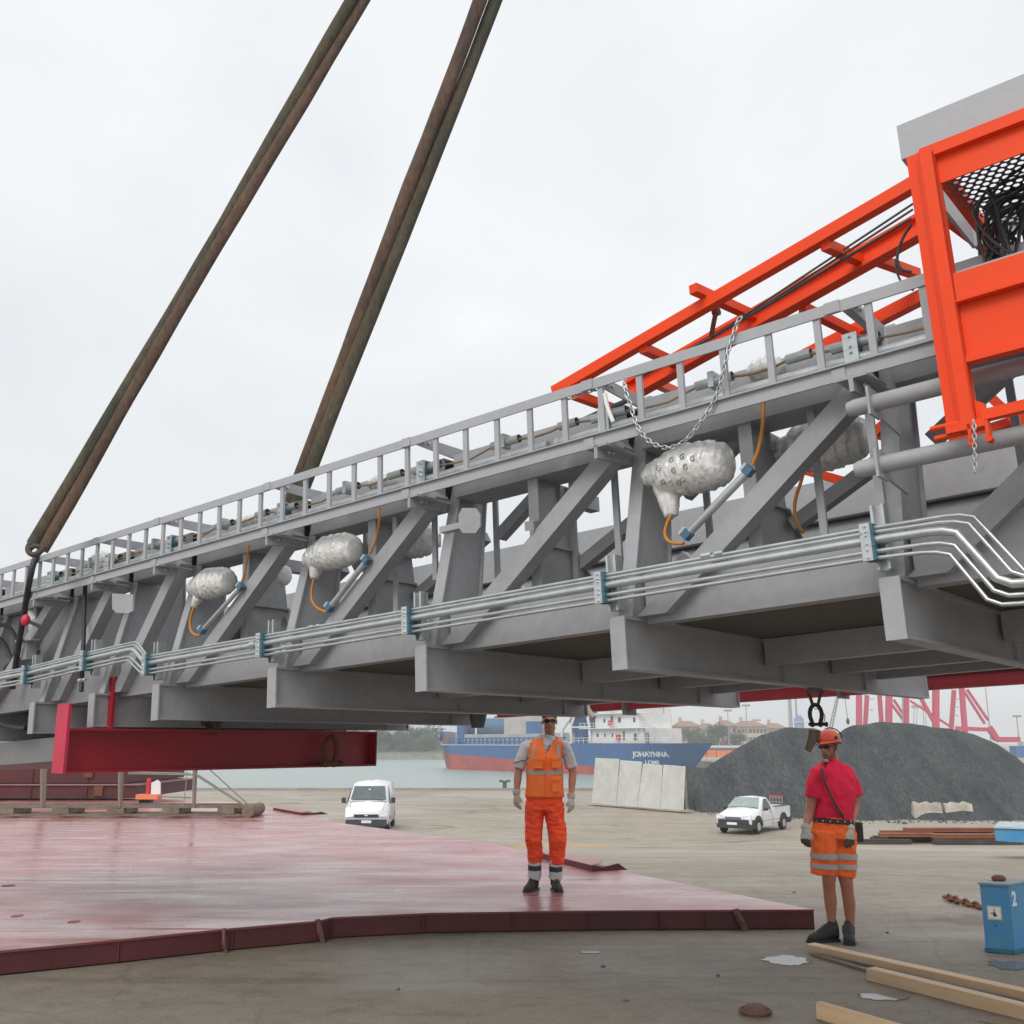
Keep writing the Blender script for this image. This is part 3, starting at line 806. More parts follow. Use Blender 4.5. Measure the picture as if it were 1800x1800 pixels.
# lower and upper near chords, bay by bay
BAYS = [(FR[k + 1], FR[k]) for k in range(len(FR) - 1)]
for a, b_ in BAYS + [(FR[0], SMAX), (SMIN, FR[-1])]:
    m_ = MB(); m_.lb(a + .082, b_ - .001, .2, .21, .23, .49); m_.lb(a + .082, b_ - .001, .21, .30, .23, .24); m_.lb(a + .082, b_ - .001, .21, .30, .48, .49); m_.lb(a + .082, b_ - .001, .295, .305, .24, .48)
    obj('lower_chord', m_, GREYL if False else GREY, gan)
    m_ = MB(); m_.lb(a + .082, b_ - .001, .26, .272, 1.16, 1.43); m_.lb(a + .082, b_ - .001, .272, .50, 1.16, 1.172); m_.lb(a + .082, b_ - .001, .272, .50, 1.418, 1.43)
    m_.lb(a + .082, b_ - .001, .49, .5, 1.172, 1.418)
    obj('upper_chord', m_, GREY, gan)
DIAGB = [b for b in BAYS]
for a, b_ in DIAGB:
    Sx = b_ - a; k_ = (1.20 - .25) / (Sx - .08 + .05)
    s0, s1 = a + .12, a + Sx + .03
    w0 = .24; w1 = 1.19
    d = V3((s1 - s0, 0, w1 - w0)).normalized(); nx_, nz_ = -d.z, d.x
    h = .051
    m_ = MB()
    P0, P1 = (s0, w0), (s1, w1)
    def qd(v): return [L(P0[0] + nx_ * h, v, P0[1] + nz_ * h), L(P1[0] + nx_ * h, v, P1[1] + nz_ * h), L(P1[0] - nx_ * h, v, P1[1] - nz_ * h), L(P0[0] - nx_ * h, v, P0[1] - nz_ * h)]
    Q = [(P0[0] + nx_ * h, P0[1] + nz_ * h), (P1[0] + nx_ * h, P1[1] + nz_ * h), (P1[0] - nx_ * h, P1[1] - nz_ * h), (P0[0] - nx_ * h, P0[1] - nz_ * h)]
    wl_ = .262                               # cut off level on the cross beam
    def cut(pa, pb, w_): t = (w_ - pa[1]) / (pb[1] - pa[1]); return (pa[0] + (pb[0] - pa[0]) * t, w_)
    poly = [cut(Q[0], Q[1], wl_), Q[1], Q[2], cut(Q[3], Q[2], wl_)]
    m_.prism([L(a_, .13, b2_) for a_, b2_ in poly], GV * .10)
    obj('diagonal', m_, GREY, gan)
    # mid-bay bracket post with its gusset
    if Sx > 1:
        sm = a + Sx / 2
        m_ = MB()
        m_.lb(sm - .035, sm + .035, .28, .292, .30, 1.16)
        m_.prism([L(sm, .292, .3), L(sm, .292, 1.16), L(sm, .60, 1.16), L(sm, .66, .78), L(sm, .85, .55), L(sm, .85, .3)], GS * .012)
        m_.lb(sm - .033, sm + .035, .292, .655, .775, .787)
        m_.prism([L(sm - .03, .64, .78), L(sm - .03, .85, .55), L(sm - .03, .86, .56), L(sm - .03, .65, .79)], GS * .065)
        m_.lb(sm - .033, sm + .035, .5, .9, 1.07, 1.16)
        obj('mid_post', m_, GREY, gan)
        # inner diagonals behind, one each side of the post
        m_ = MB()
        m_.bar(L(a + .10, .66, .98), L(sm - .04, .66, 1.33), .07, .07, GW)
        m_.bar(L(sm + .04, .66, .70), L(b_ - .02, .66, 1.0), .07, .07, GW)
        obj('inner_diagonal', m_, GREY, gan)
# thin flat hangers in the bays
for x, y0, y1, vv in [(867, 862, 1018, .62), (1001, 835, 1030, .6), (1075, 810, 1030, .3), (1230, 770, 1000, .62), (1422, 730, 955, .32), (1521, 700, 955, .12),
                      (692, 900, 1080, .3), (640, 880, 1060, .62), (590, 930, 1100, .6), (445, 980, 1100, .62), (760, 860, 1020, .3), (1768, 660, 870, .6)]:
    m_ = MB(); s_, w_ = TL(x, y0, vv); s2, w2 = TL(x, y1, vv); m_.lb(s_ - .012, s_ + .024, vv, vv + .018, min(w2, w_), 1.17 if w_ < 1.2 else w_)
    obj('hanger', m_, GREY, gan)
# far side chord bands, dark trough panel and floor
m_ = MB(); m_.lb(SMIN, SMAX, 2.5, 2.52, 1.13, 1.42); m_.lb(SMIN, SMAX, 2.52, 2.75, 1.41, 1.42); m_.lb(SMIN, SMAX, 2.52, 2.75, 1.13, 1.14); m_.lb(SMIN, SMAX, 2.74, 2.75, 1.14, 1.41)
obj('far_chord', m_, GREY, gan)
m_ = MB(); m_.lb(SMIN, SMAX, 2.46, 2.50, .93, 1.10); m_.lb(SMIN, SMAX, 2.5, 2.6, 1.09, 1.1)
obj('far_chord', m_, GREY, gan)
m_ = MB(); m_.lb(SMIN, SMAX, 2.52, 2.56, .262, .93)
obj('side_panel', m_, GREYD, gan)
m_ = MB(); m_.lb(SMIN, SMAX, .5, 3.35, .258, .275)
for vv in (1.55, 2.45): m_.lb(SMIN, SMAX, vv, vv + .1, .16, .239) if False else None
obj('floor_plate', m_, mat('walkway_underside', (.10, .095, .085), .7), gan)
for vv in (1.5, 2.5, 3.3):
    for (a, b_) in BAYS:
        m_ = MB(); m_.lb(a + .082, b_ - .002, vv, vv + .09, .10, .254); obj('stringer', m_, GREY, gan)
m_ = MB(); m_.tube([L(SMIN, 2.44, 1.115), L(SMAX, 2.44, 1.115)], .018, 8); obj('hose', m_, BLACK, gan, label='black hose running along the far chord')
for (a, b_) in BAYS[:6]:                              # far side upright brackets and small beams in the trough
    m_ = MB()
    m_.bar(L(a + .5, 2.2, .30), L(a + .95, 2.45, .95), .06, .06)
    m_.lb(a + .55, a + .62, 2.3, 2.46, .28, .98)
    m_.lb(a + .1, a + .9, 1.3, 1.36, .62, .70)
    m_.bar(L(a + .9, 1.33, .66), L(a + 1.05, 1.33, .80), .07, .07)
    obj('trough_bracket', m_, GREY, gan)

for s in FR[:7]:
    m_ = MB(); m_.tube([L(s + .083, .10, .262), L(s + .083, .44, .262)], .004, 5); obj('weld_seam', m_, GREY, gan)
    m_ = MB(); m_.tube([L(s + .083, .205, .262), L(s + .083, .205, .488)], .004, 5); obj('weld_seam', m_, GREY, gan)
    for vv, ww in ((.045, 1.478), (.09, 1.478), (.02, 1.10), (.06, 1.105)):
        m_ = MB(); m_.cyl(L(s + .03, vv, ww), L(s + .044, vv, ww), .010, 6, False); obj('bolt', m_, GALV, gan)
# ladder-like rail on top
tr = MB(); tr.lb(SMIN, SMAX, -.004, .03, 1.485, 1.505); tr.lb(SMIN, SMAX, -.01, 0, 1.452, 1.505)
rail = obj('ladder_rail', tr, GREYL, gan)
lr = MB(); lr.lb(SMIN, SMAX, -.012, -.002, 1.135, 1.195); lr.lb(SMIN, SMAX, -.03, .05, 1.195, 1.203)
obj('bottom_angle', lr, GREYL, rail)
k = 3.30
n_ = 0
while k > SMIN:
    m_ = MB(); m_.lb(k - .016, k + .016, -.002, .016, 1.203, 1.484); obj('rung', m_, GREYL, rail)
    k -= .2345; n_ += 1
for s in FR:
    m_ = MB(); m_.lb(s - .09, s - .02, -.016, -.0102, 1.455, 1.508); obj('splice_plate', m_, GREYL, rail)
    m_ = MB(); m_.lb(s - .09, s - .03, -.02, -.0122, 1.13, 1.19); obj('splice_plate', m_, GREYL, rail)

# big conduit and shorter upper conduits behind the rail
m_ = MB(); m_.tube([L(SMIN, .12, 1.265), L(-.42, .12, 1.265)], .027, 12); m_.tube([L(-.33, .12, 1.262), L(SMAX, .12, 1.262)], .029, 12)
m_.tube([L(-.36, .12, 1.26), L(-.33, .12, 1.26)], .034, 12); m_.tube([L(-.7, .12, 1.262), L(-.66, .12, 1.262)], .033, 12)
obj('conduit', m_, GALVC, gan)
for s in FR:
    for (w0, w1) in ((1.228, 1.30), (1.305, 1.375)):
        m_ = MB(); m_.lb(s - .055, s + .0, .085, .16, w0, w1); c_ = obj('clamp', m_, BLUEG, gan)
        m_ = MB(); m_.lb(s - .06, s + .005, .078, .085, w0 - .004, w1 + .004)
        for ww in (w0 + .012, w1 - .012): m_.cyl(L(s - .028, .066, ww), L(s - .028, .078, ww), .007, 6, False)
        obj('clamp_plate', m_, GALV, c_)
for s in [f for f in FR if f > -6]:
    for (a, b_, top) in ((s - .13, s + .09, 1.345), (s + .50, s + .70, 1.36), (s + .98, s + 1.10, 1.36)):
        if b_ - s > .9 and s < -4: continue
        m_ = MB(); m_.tube([L(a, .13, top), L(b_, .13, top)], .024, 12, caps=False); m_.tube([L(a, .13, top), L(b_, .13, top)], .020, 12, caps=False)
        m_.lb(a + .08, a + .11, .10, .165, top - .035, top + .045) if b_ - a > .15 else None
        obj('conduit_stub', m_, GALVC, gan)
    m_ = MB()
    pts = [L(s + .06, .13, 1.34), L(s + .2, .13, 1.325), L(s + .33, .14, 1.325), L(s + .45, .13, 1.345), L(s + .52, .13, 1.358)]
    m_.tube(pts, .006, 6); m_.tube([L(s + .68, .13, 1.358), L(s + .8, .14, 1.345), L(s + .92, .14, 1.35), L(s + 1.0, .13, 1.36)], .007, 6)
    m_.tube([L(s + 1.08, .13, 1.358), L(s + 1.2, .14, 1.345), L(s + 1.3, .14, 1.345)], .007, 6)
    obj('cable', m_, TAN, gan)

# hydraulic pipes along the lower chord
PW = [(.455, .009), (.437, .009), (.405, .019), (.357, .010), (.330, .009)]
PV = -.055
J = [-4.86, -4.30, -4.12, -3.98]                       # the jog between the frames at the left
for w_, r_ in PW:
    m_ = MB()
    # jog down on the right, after the nearest frame
    off = (w_ - .405)
    pts = [L(SMIN, PV, w_ + .08), L(-5.8, PV, w_ + .085), L(-4.86, PV, w_ + .112), L(-4.26 + off * .8, PV, w_ + .124), L(-4.20 + off * .8, PV, w_ + .122), L(-4.16 + off * .8, PV, w_ + .105), L(-4.04 + off * .5, PV, w_ + .018), L(-4.0 + off * .5, PV, w_ + .002), L(-3.94, PV, w_)]
    tail = [(1500 + 0, 0)]
    obj_pts = pts + [L(1.33, PV, w_)]
    x_off = {.455: (1697, 902, 1832, 1024), .437: (1688, 914, 1800, 1016), .405: (1667, 930, 1775, 1028), .357: (1663, 952, 1769, 1049), .330: (1655, 968, 1757, 1065)}[w_]
    kn = x_off
    s1, w1 = TL(kn[0], kn[1], PV); s2, w2 = TL(kn[2], kn[3], PV)
    obj_pts += [L(s1 - .08, PV, w_ + (w1 - w_) * .6), L(s1 - .02, PV, w1 - .003), L(s1 + .03, PV, w1 - .02)]
    obj_pts += [L(s2 - .04, PV, w2 + .03), L(s2 + .01, PV, w2 + .004), L(s2 + .07, PV, w2), L(SMAX, PV, w2)]
    m_.tube(obj_pts, r_, 10)
    obj('hydraulic_pipe', m_, GALV, gan)
for sj, ww in ((-2.78, .405), (-2.2, .455), (-2.45, .357), (-2.52, .33), (-4.95, .36), (.55, .462)):
    m_ = MB(); m_.cyl(L(sj, PV, ww), L(sj + .05, PV, ww), .026 if ww == .405 else .015, 6, False); m_.cyl(L(sj + .07, PV, ww), L(sj + .11, PV, ww), .024 if ww == .405 else .014, 6, False)
    obj('pipe_union', m_, GALV, gan)
for s in FR:
    dw = .085 if -6 < s < -4.9 else .112 if s == -4.86 else .082 if s < -6 else 0
    m_ = MB(); m_.lb(s + .0, s + .012, -.02, .02, .285 + dw, .56 + dw); m_.lb(s + .045, s + .057, -.02, .02, .285 + dw, .56 + dw); m_.lb(s + .0, s + .057, .012, .04, .285 + dw, .56 + dw)
    if s < 2: obj('clamp_channel', m_, GALV, gan)
    if s > 2: continue
    for (w0, w1) in ((.425, .470), (.375, .432), (.318, .372)):
        m_ = MB(); m_.lb(s - .02, s + .025, -.085, -.022, w0 + dw, w1 + dw); c_ = obj('clamp', m_, BLUEG, gan)
        m_ = MB(); m_.lb(s - .027, s + .016, -.095, -.085, w0 + dw - .002, w1 + dw + .002)
        for ww in (w0 + .011, w1 - .011): m_.cyl(L(s - .005, -.103, ww + dw), L(s - .005, -.095, ww + dw), .006, 6, False)
        obj('clamp_plate', m_, GALV, c_)

# two thick grey tubes with end brackets on the near side, right
for (w_, va) in ((.955, -.13), (.69, -.13)):
    m_ = MB(); m_.tube([L(1.33, va, w_), L(1.36, va, w_), L(SMAX, va, w_)], [.030, .036, .036], 20)
    t_ = obj('side_tube', m_, GREY, gan)
    m_ = MB(); m_.lb(1.43, 1.442, va - .06, va + .05, w_ - .06, w_ + .06)
    m_.prism([L(1.43, va + .05, w_ + .03), L(1.43, .16, w_ + .03), L(1.43, .16, w_ - .07), L(1.43, va + .05, w_ - .05)], GS * .012)
    obj('tube_bracket', m_, GREY, t_)

# little plates on posts, gusset ears
m_ = MB()
px_ = [(806, 905), (812, 893), (836, 893), (844, 905), (844, 926), (836, 937), (813, 937), (806, 927)]
m_.prism([T(x, y, -.02) for x, y in px_], GV * .012); m_.lb(*[TL(772, 928, 0)[0], TL(806, 918, 0)[0]], .0, .05, TL(790, 928, 0)[1] - .015, TL(790, 928, 0)[1] + .02)
obj('sign_plate', m_, GREY, gan)
m_ = MB(); px_ = [(977, 858), (984, 854), (1000, 857), (1003, 870), (1000, 893), (982, 893)]
m_.prism([T(x, y, .55) for x, y in px_], GV * .012); m_.bar(T(950, 884, .5), T(982, 876, .55), .04, .04)
obj('sign_plate', m_, GREY, gan)
m_ = MB(); m_.bar(T(930, 925, .10), T(944, 922, .28), .05, .05); obj('box_stub', m_, GREY, gan)
m_ = MB()
px_ = [(197, 1043), (234, 1045), (233, 1074), (226, 1078), (204, 1077), (197, 1070)]
m_.prism([T(x, y, .02) for x, y in px_], GV * .015); obj('sign_plate', m_, GREY, gan)

# ------------------------------------------------------------------ plastic-wrapped valves, their cables and blue clips
FILM = bpy.data.materials.new('wrapping_film'); FILM.use_nodes = True
n, l = FILM.node_tree.nodes, FILM.node_tree.links
b = n['Principled BSDF']
t_ = n.new('ShaderNodeTexCoord'); q = n.new('ShaderNodeTexNoise'); q.inputs['Scale'].default_value = 24; q.inputs['Detail'].default_value = 6; q.inputs['Distortion'].default_value = 1.2
l.new(t_.outputs['Object'], q.inputs['Vector'])
rp = n.new('ShaderNodeValToRGB'); rp.color_ramp.elements[0].position = .3; rp.color_ramp.elements[0].color = (.62, .61, .585, 1)
rp.color_ramp.elements[1].position = .68; rp.color_ramp.elements[1].color = (.92, .915, .89, 1)
l.new(q.outputs[0], rp.inputs[0]); l.new(rp.outputs[0], b.inputs['Base Color'])
b.inputs['Roughness'].default_value = .28; b.inputs['Specular IOR Level'].default_value = .7; b.inputs['Coat Weight'].default_value = .5; b.inputs['Coat Roughness'].default_value = .15
vo = n.new('ShaderNodeTexVoronoi'); vo.inputs['Scale'].default_value = 34; vo.feature = 'DISTANCE_TO_EDGE'
mxv = n.new('ShaderNodeMix'); mxv.data_type = 'RGBA'; mxv.blend_type = 'ADD'; mxv.inputs[0].default_value = .12
l.new(t_.outputs['Object'], mxv.inputs[6]); l.new(q.outputs['Color'], mxv.inputs[7]); l.new(mxv.outputs[2], vo.inputs['Vector'])
bp = n.new('ShaderNodeBump'); bp.inputs['Strength'].default_value = .35; bp.inputs['Distance'].default_value = .004
l.new(vo.outputs[0], bp.inputs['Height']); l.new(bp.outputs[0], b.inputs['Normal'])
PRINT = mat('film_print', (.24, .24, .23), .6)

def crumple(mb_, seed):
    me = bpy.data.meshes.new('c'); me.from_pydata([tuple(p) for p in mb_.v], [], mb_.f)
    o = bpy.data.objects.new('c', me); COL.objects.link(o)
    d = o.modifiers.new('d', 'DECIMATE'); d.ratio = .3
    dg = bpy.context.evaluated_depsgraph_get(); m2 = bpy.data.meshes.new_from_object(o.evaluated_get(dg))
    rn = random.Random(seed); out = MB()
    for v in m2.vertices: out.v.append(v.co + v.normal * rn.gauss(0, .0012))
    out.f = [list(f.vertices) for f in m2.polygons]; out.sm = [True] * len(out.f)
    bpy.data.objects.remove(o); bpy.data.meshes.remove(me); bpy.data.meshes.remove(m2)
    return out
def wrap(pts, vv, label, neck=None, seed=0, prints=0):
    """pts: (x, y, radius in px of the photo at that distance)"""
    mb_ = MB(); path = []; rr = []
    for x, y, r in pts:
        P = T(x, y, vv); path.append(P); rr.append(r * (P - CAM).length / 1860)
    fine, fr = [], []
    for i in range(len(path) - 1):
        for k in range(5):
            f = k / 5; fine.append(path[i].lerp(path[i + 1], f)); g_ = f * f * (3 - 2 * f)
            fr.append(rr[i] * (1 - g_) + rr[i + 1] * g_)
    fine.append(path[-1]); fr.append(rr[-1])
    d0, d1 = (path[1] - path[0]).normalized(), (path[-1] - path[-2]).normalized()
    fine = [fine[0] - d0 * fr[0] * .45] + fine + [fine[-1] + d1 * fr[-1] * .22, fine[-1] + d1 * fr[-1] * .34]; fr = [fr[0] * .5] + fr + [fr[-1] * .8, fr[-1] * .35]
    mb_.tube(fine, fr, 20)
    if neck:
        q_ = []; r2 = []
        for x, y, r in neck:
            P = T(x, y, vv); q_.append(P); r2.append(r * (P - CAM).length / 1860)
        mb_.tube(q_, r2, 12)
    out = remeshed(mb_, .0065, 2)
    ax = (path[-1] - path[0]).normalized()
    o3 = V3((seed * 3.1, seed * 1.7, 0))
    c0 = path[0]
    for i, p in enumerate(out.v):
        al = (p - c0).dot(ax)
        rad = (p - c0 - ax * al); rl = rad.length
        if rl < 1e-5: continue
        bands = abs(math.sin(al * 48 + 1.6 * noise.noise(p * 7 + o3) + 4 * rad.dot(GW)))   # taped turns round the bundle
        ang = math.atan2(rad.dot(GW), rad.dot(GV)); sw = (al * 17 + .18 * ang + .35 * noise.noise(p * 6 + o3)) % 1.0
        d = .0085 * (sw ** 2 - .4) + .004 * noise.noise(p * 7 + o3) + .0022 * (1 - 3 * abs(noise.noise(V3((p.x * 44, p.y * 44, p.z * 20)) + o3))) + .0012 * (1 - 3 * abs(noise.noise(p * 70 + o3)))
        out.v[i] = p + rad / rl * d
    out = crumple(out, seed)
    o_ = obj('wrapped_valve', out, FILM, gan, label=label)
    if prints:
        L0 = (path[-1] - path[0]).length
        tocam = (CAM - path[1]).normalized(); side = ax.cross(tocam).normalized(); tocam = side.cross(ax).normalized()
        if side.z < 0: side = -side
        if tocam.dot(CAM - path[1]) < 0: tocam = -tocam
        kk = 0
        for (fa, an) in [(.33, .25), (.36, -.35), (.50, .5), (.53, .05), (.56, -.45), (.64, .55), (.68, .12), (.62, -.35), (.77, .4), (.80, -.2), (.44, -.05)][:prints]:
            pr = MB(); tm = text_mb('G', .040, .0004, .001)
            c = c0 + ax * (L0 * fa)
            # radius at this place, read from the film surface itself
            dirn = (tocam * math.cos(an) + side * math.sin(an)).normalized()
            rr_ = max([(p - c).dot(dirn) for p in out.v if abs((p - c).dot(ax)) < .012 and (p - c - dirn * (p - c).dot(dirn) - ax * (p - c).dot(ax)).length < .012] or [.1])
            tang = (side * math.cos(an) - tocam * math.sin(an))
            M = mat_axes(c + dirn * (rr_ + .0015), ax, tang, dirn)
            xform(tm, M); pr.add(tm.v, tm.f)
            obj('printed_mark', pr, PRINT, o_)
    return o_

wrap([(1136, 838, 17), (1160, 832, 27), (1176, 834, 40), (1205, 826, 46), (1245, 818, 45), (1272, 815, 38)], .22,
     'largest valve wrapped in printed film, right of the middle leg', [(1168, 850, 22), (1176, 880, 20), (1180, 908, 13)], 1, 9)
wrap([(1356, 795, 20), (1380, 792, 24), (1402, 790, 40), (1450, 782, 46), (1500, 770, 42), (1518, 768, 34)], .62,
     'film-wrapped valve half hidden by the diagonal near the thick tube ends', [(1440, 812, 22), (1432, 832, 12)], 2, 0)
wrap([(540, 985, 13), (556, 980, 22), (580, 972, 31), (610, 966, 30), (622, 966, 24)], .22,
     'film-wrapped valve in the bay left of the octagonal plate', [(556, 1000, 13), (552, 1016, 8)], 3, 0)
wrap([(660, 950, 14), (690, 948, 30), (730, 946, 36), (752, 950, 28)], .62, 'film-wrapped valve behind the diagonal, left of the octagonal plate', None, 4)
wrap([(334, 1034, 9), (350, 1032, 18), (370, 1026, 27), (392, 1022, 25), (400, 1022, 20)], .22, 'small film-wrapped valve, leftmost with an orange cable loop', [(348, 1050, 10), (341, 1066, 6)], 5)
wrap([(455, 1018, 10), (480, 1012, 20), (500, 1010, 18)], .62, 'film-wrapped valve seen behind the fifth leg from the right', None, 6)
wrap([(1318, 655, 12), (1338, 648, 20), (1362, 646, 18), (1375, 650, 12)], .2, 'crumpled film bundle on the conduit behind the ladder rungs, rightmost', None, 7)
wrap([(652, 852, 8), (668, 847, 13), (685, 845, 11)], .2, 'crumpled film bundle on the conduit behind the rungs, middle one', None, 8)
wrap([(425, 920, 7), (440, 915, 10), (458, 912, 8)], .2, 'crumpled film bundle on the conduit, left of the second sling', None, 9)
wrap([(164, 985, 9), (178, 988, 18), (196, 990, 14)], .2, 'crumpled film bundle behind the rungs near the first sling', None, 10)
wrap([(62, 1108, 9), (60, 1090, 10), (55, 1075, 6)], .3, 'film-wrapped part beside the red knob at the far left', None, 11)

def px_tube(pts, vv, r, mm, nm, parent, n=8):
    P = [T(x, y, vv) if not isinstance(vv, (list, tuple)) else T(x, y, vv[i]) for i, (x, y) in enumerate(pts)]
    # smooth the path
    for _ in range(2):
        Q = [P[0]]
        for a, c in zip(P, P[1:]): Q += [a.lerp(c, .25), a.lerp(c, .75)]
        Q.append(P[-1]); P = Q
    m_ = MB(); m_.tube(P, r, n); return obj(nm, m_, mm, parent)
for sh, (dx, dy, kx) in {'a': (0, 0, 1)}.items(): pass
def valve_cable(pts, r): px_tube(pts, .16, r, CABLE, 'orange_cable', gan)
valve_cable([(1180, 905), (1172, 920), (1168, 938), (1172, 950), (1185, 956), (1202, 955)], .009)
valve_cable([(1342, 708), (1341, 750), (1334, 790), (1322, 818)], .010)
px_tube([(1414, 818), (1410, 842), (1398, 875), (1396, 905), (1404, 925), (1412, 936)], .5, .009, CABLE, 'orange_cable', gan)
valve_cable([(666, 893), (667, 920), (660, 952), (650, 973)], .009)
valve_cable([(552, 1018), (547, 1038), (548, 1058), (558, 1070), (574, 1076)], .009)
valve_cable([(437, 958), (434, 985), (430, 1010), (424, 1026)], .009)
valve_cable([(341, 1068), (334, 1088), (334, 1106), (341, 1116), (352, 1117)], .010)
def clip(x, y, label=None):
    P = T(x, y, .10); d = (L(1, 0, .8) - L(0, 0, 0)).normalized()
    m_ = MB(); m_.box(P, .022, .022, .02, (d, GV, d.cross(GV))); c_ = obj('blue_clip', m_, mat('clip_blue', (.06, .14, .22), .5, var=.2), gan)
    m_ = MB(); m_.box(P + GV * -.004 - d.cross(GV) * -.027, .02, .02, .007, (d, GV, d.cross(GV))); obj('clip_plate', m_, GALV, c_)
for a, c, r in [((1208, 940), (1316, 828), .020), ((580, 1068), (645, 985), .019), ((356, 1108), (424, 1032), .017)]:
    m_ = MB(); m_.tube([T(*a, .10), T(*c, .10)], r, 12); obj('conduit', m_, GALVC, gan)
    clip(*a); clip(*c)

# ------------------------------------------------------------------ far left machinery on the gantry
m_ = MB()
m_.lb(-8.8, -5.9, .35, 2.2, .33, 1.15); obj('drive_housing', m_, GREY, gan)
m_ = MB(); m_.lb(-8.8, -5.35, .3, 3.3, -.22, -.02); obj('end_box_beam', m_, mat('dull_grey_steel', (.20, .20, .20), .5), gan)
m_ = MB(); P = T(45, 1090, -.05); m_.ell(P, .04, .035, .05, 10, 8); k_ = obj('red_knob', m_, mat('knob_red', (.6, .02, .05), .4), gan)
m_ = MB(); m_.tube([P, T(70, 1101, .15)], .018, 8); obj('knob_rod', m_, GREY, k_)
px_tube([(0, 1098), (12, 1100), (24, 1112), (30, 1135), (24, 1160), (10, 1175)], .2, .022, BLACK, 'black_hose', gan)
px_tube([(-5, 1120), (8, 1130), (16, 1150), (22, 1165)], .25, .02, BLACK, 'black_hose', gan)
px_tube([(-5, 1270), (10, 1276), (28, 1280), (46, 1280)], .15, .025, BLACK, 'black_hose', gan)
m_ = MB()
m_.bar(T(34, 1128, .1), T(62, 1124, .1), .08, .015)
m_.bar(T(52, 1126, .13), T(50, 1160, .13), .09, .09); obj('bracket_shelf', m_, GREY, gan)
# film and cables scattered under the gantry: lifting lug under the middle beam
m_ = MB(); s_, w_ = 0.0, 0
m_.lb(.02, .30, 2.40, 2.55, -.0, .25) if False else None
lv_ = (OS(1433, 1213, .04) - GO).dot(GV) if 'OS' in globals() else 2.4; m_.lb(.025, .055, lv_ - .08, lv_ + .08, -.03, .0); obj('lifting_lug', m_, GREYD, gan)
m_ = MB(); c = T(840, 1268, 3.2) ; m_.tube([c + V3((0, 0, .22)), c + V3((0, 0, .05)), c - V3((0, 0, .06))], [.10, .085, .06], 10); obj('roller_support', m_, GREYD, gan)

# ================================================================== CHAINS, SHACKLES, SLINGS, RED BEAMS
def chain_mb(P, link, r):
    """links of real ring geometry laid along the path"""
    mb_ = MB(); step = link * .74; i = 0
    seg = 0; pos = V3(P[0]); acc = []
    pts = [V3(p) for p in P]; total = sum((b - a).length for a, b in zip(pts, pts[1:])); d = 0
    def at(dd):
        for a, b in zip(pts, pts[1:]):
            ln = (b - a).length
            if dd <= ln: return a.lerp(b, dd / ln), (b - a).normalized()
            dd -= ln
        return pts[-1], (pts[-1] - pts[-2]).normalized()
    while d < total:
        c, t = at(d); k_ = 0 if i % 2 else 1
        ref = GV if k_ else t.cross(GV)
        sd_ = (ref - t * ref.dot(t)).normalized()
        sd_ = t.cross(sd_) if False else sd_
        ring = []
        for j in range(12):
            a = 2 * math.pi * j / 12
            ring.append(c + t * (math.cos(a) * link * .5 * (1 if abs(math.cos(a)) > .1 else 1)) + sd_ * (math.sin(a) * link * .28))
        mb_.tube(ring, r, 5, False, True); d += step; i += 1
    return mb_
def smooth_path(P, n=2):
    for _ in range(n):
        Q = [P[0]]
        for a, c in zip(P, P[1:]): Q += [a.lerp(c, .25), a.lerp(c, .75)]
        Q.append(P[-1]); P = Q
    return P
cp = [T(1097, 672, -.03), T(1100, 690, -.035), T(1107, 708, -.04), T(1111, 722, -.03), T(1118, 745, -.04), T(1132, 768, -.05), T(1150, 782, -.05), T(1176, 789, -.05), T(1198, 780, -.05), T(1215, 765, -.05), T(1236, 735, -.05), T(1256, 705, -.03), T(1268, 670, -.04), T(1275, 635, -.045), T(1285, 600, -.03), T(1296, 566, -.02), T(1302, 558, -.02)]
tag(obj('chain', chain_mb(smooth_path(cp), .034, .0038), GALV), 'galvanised chain looping over the ladder rail and sagging above the large wrapped valve', 'chain')
cp = [T(1003, 700, -.0), T(1020, 692, .02), T(1045, 686, .03), T(1062, 678, .04)]
tag(obj('chain', chain_mb(cp, .03, .0035), GALV), 'short chain lying along the red strut left of the rail joint', 'chain')
cp = [T(1712, 742, -.42), T(1713, 760, -.42), T(1713, 790, -.42), T(1714, 830, -.42)]
tag(obj('chain', chain_mb(cp, .024, .0026), GALVC), 'short chain dangling from the foot of the orange cage', 'chain')
tag(px_tube([(1063, 692), (1067, 715), (1078, 742)], .0, .012, WHITER, 'fabric_strap', None), 'short white strap hanging at the rail joint', 'strap')

# crimson spreader beam slung under the gantry, left
sb0 = 8.29
SBs = TL(128, 1290, -.15)[0]
zt, zb = 1.80, 1.48
def SBP(v, z):
    P = L(SBs, v, 0); return V3((P.x, P.y, z))
gh = V3((GV.x, GV.y, 0)).normalized(); gs = V3((GS.x, GS.y, 0)).normalized()
spr = thing('spreader_beam', SBP(1.5, zb), 'crimson I-beam spreader slung crosswise under the left part of the gantry', 'lifting beam')
m_ = MB()
ve_ = (OS(650, 1318, SBs) - GO).dot(GV); vs_ = -.22
c = SBP((ve_ + vs_) / 2, (zt + zb) / 2); hl = (ve_ - vs_) / 2
m_.box(c + V3((0, 0, .155)), hl, .10, .008, (gh, gs, V3((0, 0, 1)))); m_.box(c - V3((0, 0, .155)), hl, .10, .008, (gh, gs, V3((0, 0, 1))))
m_.box(c, hl, .008, .147, (gh, gs, V3((0, 0, 1)))); m_.box(c + gh * hl, .008, .10, .163, (gh, gs, V3((0, 0, 1))))
obj('beam', m_, CRIM, spr)
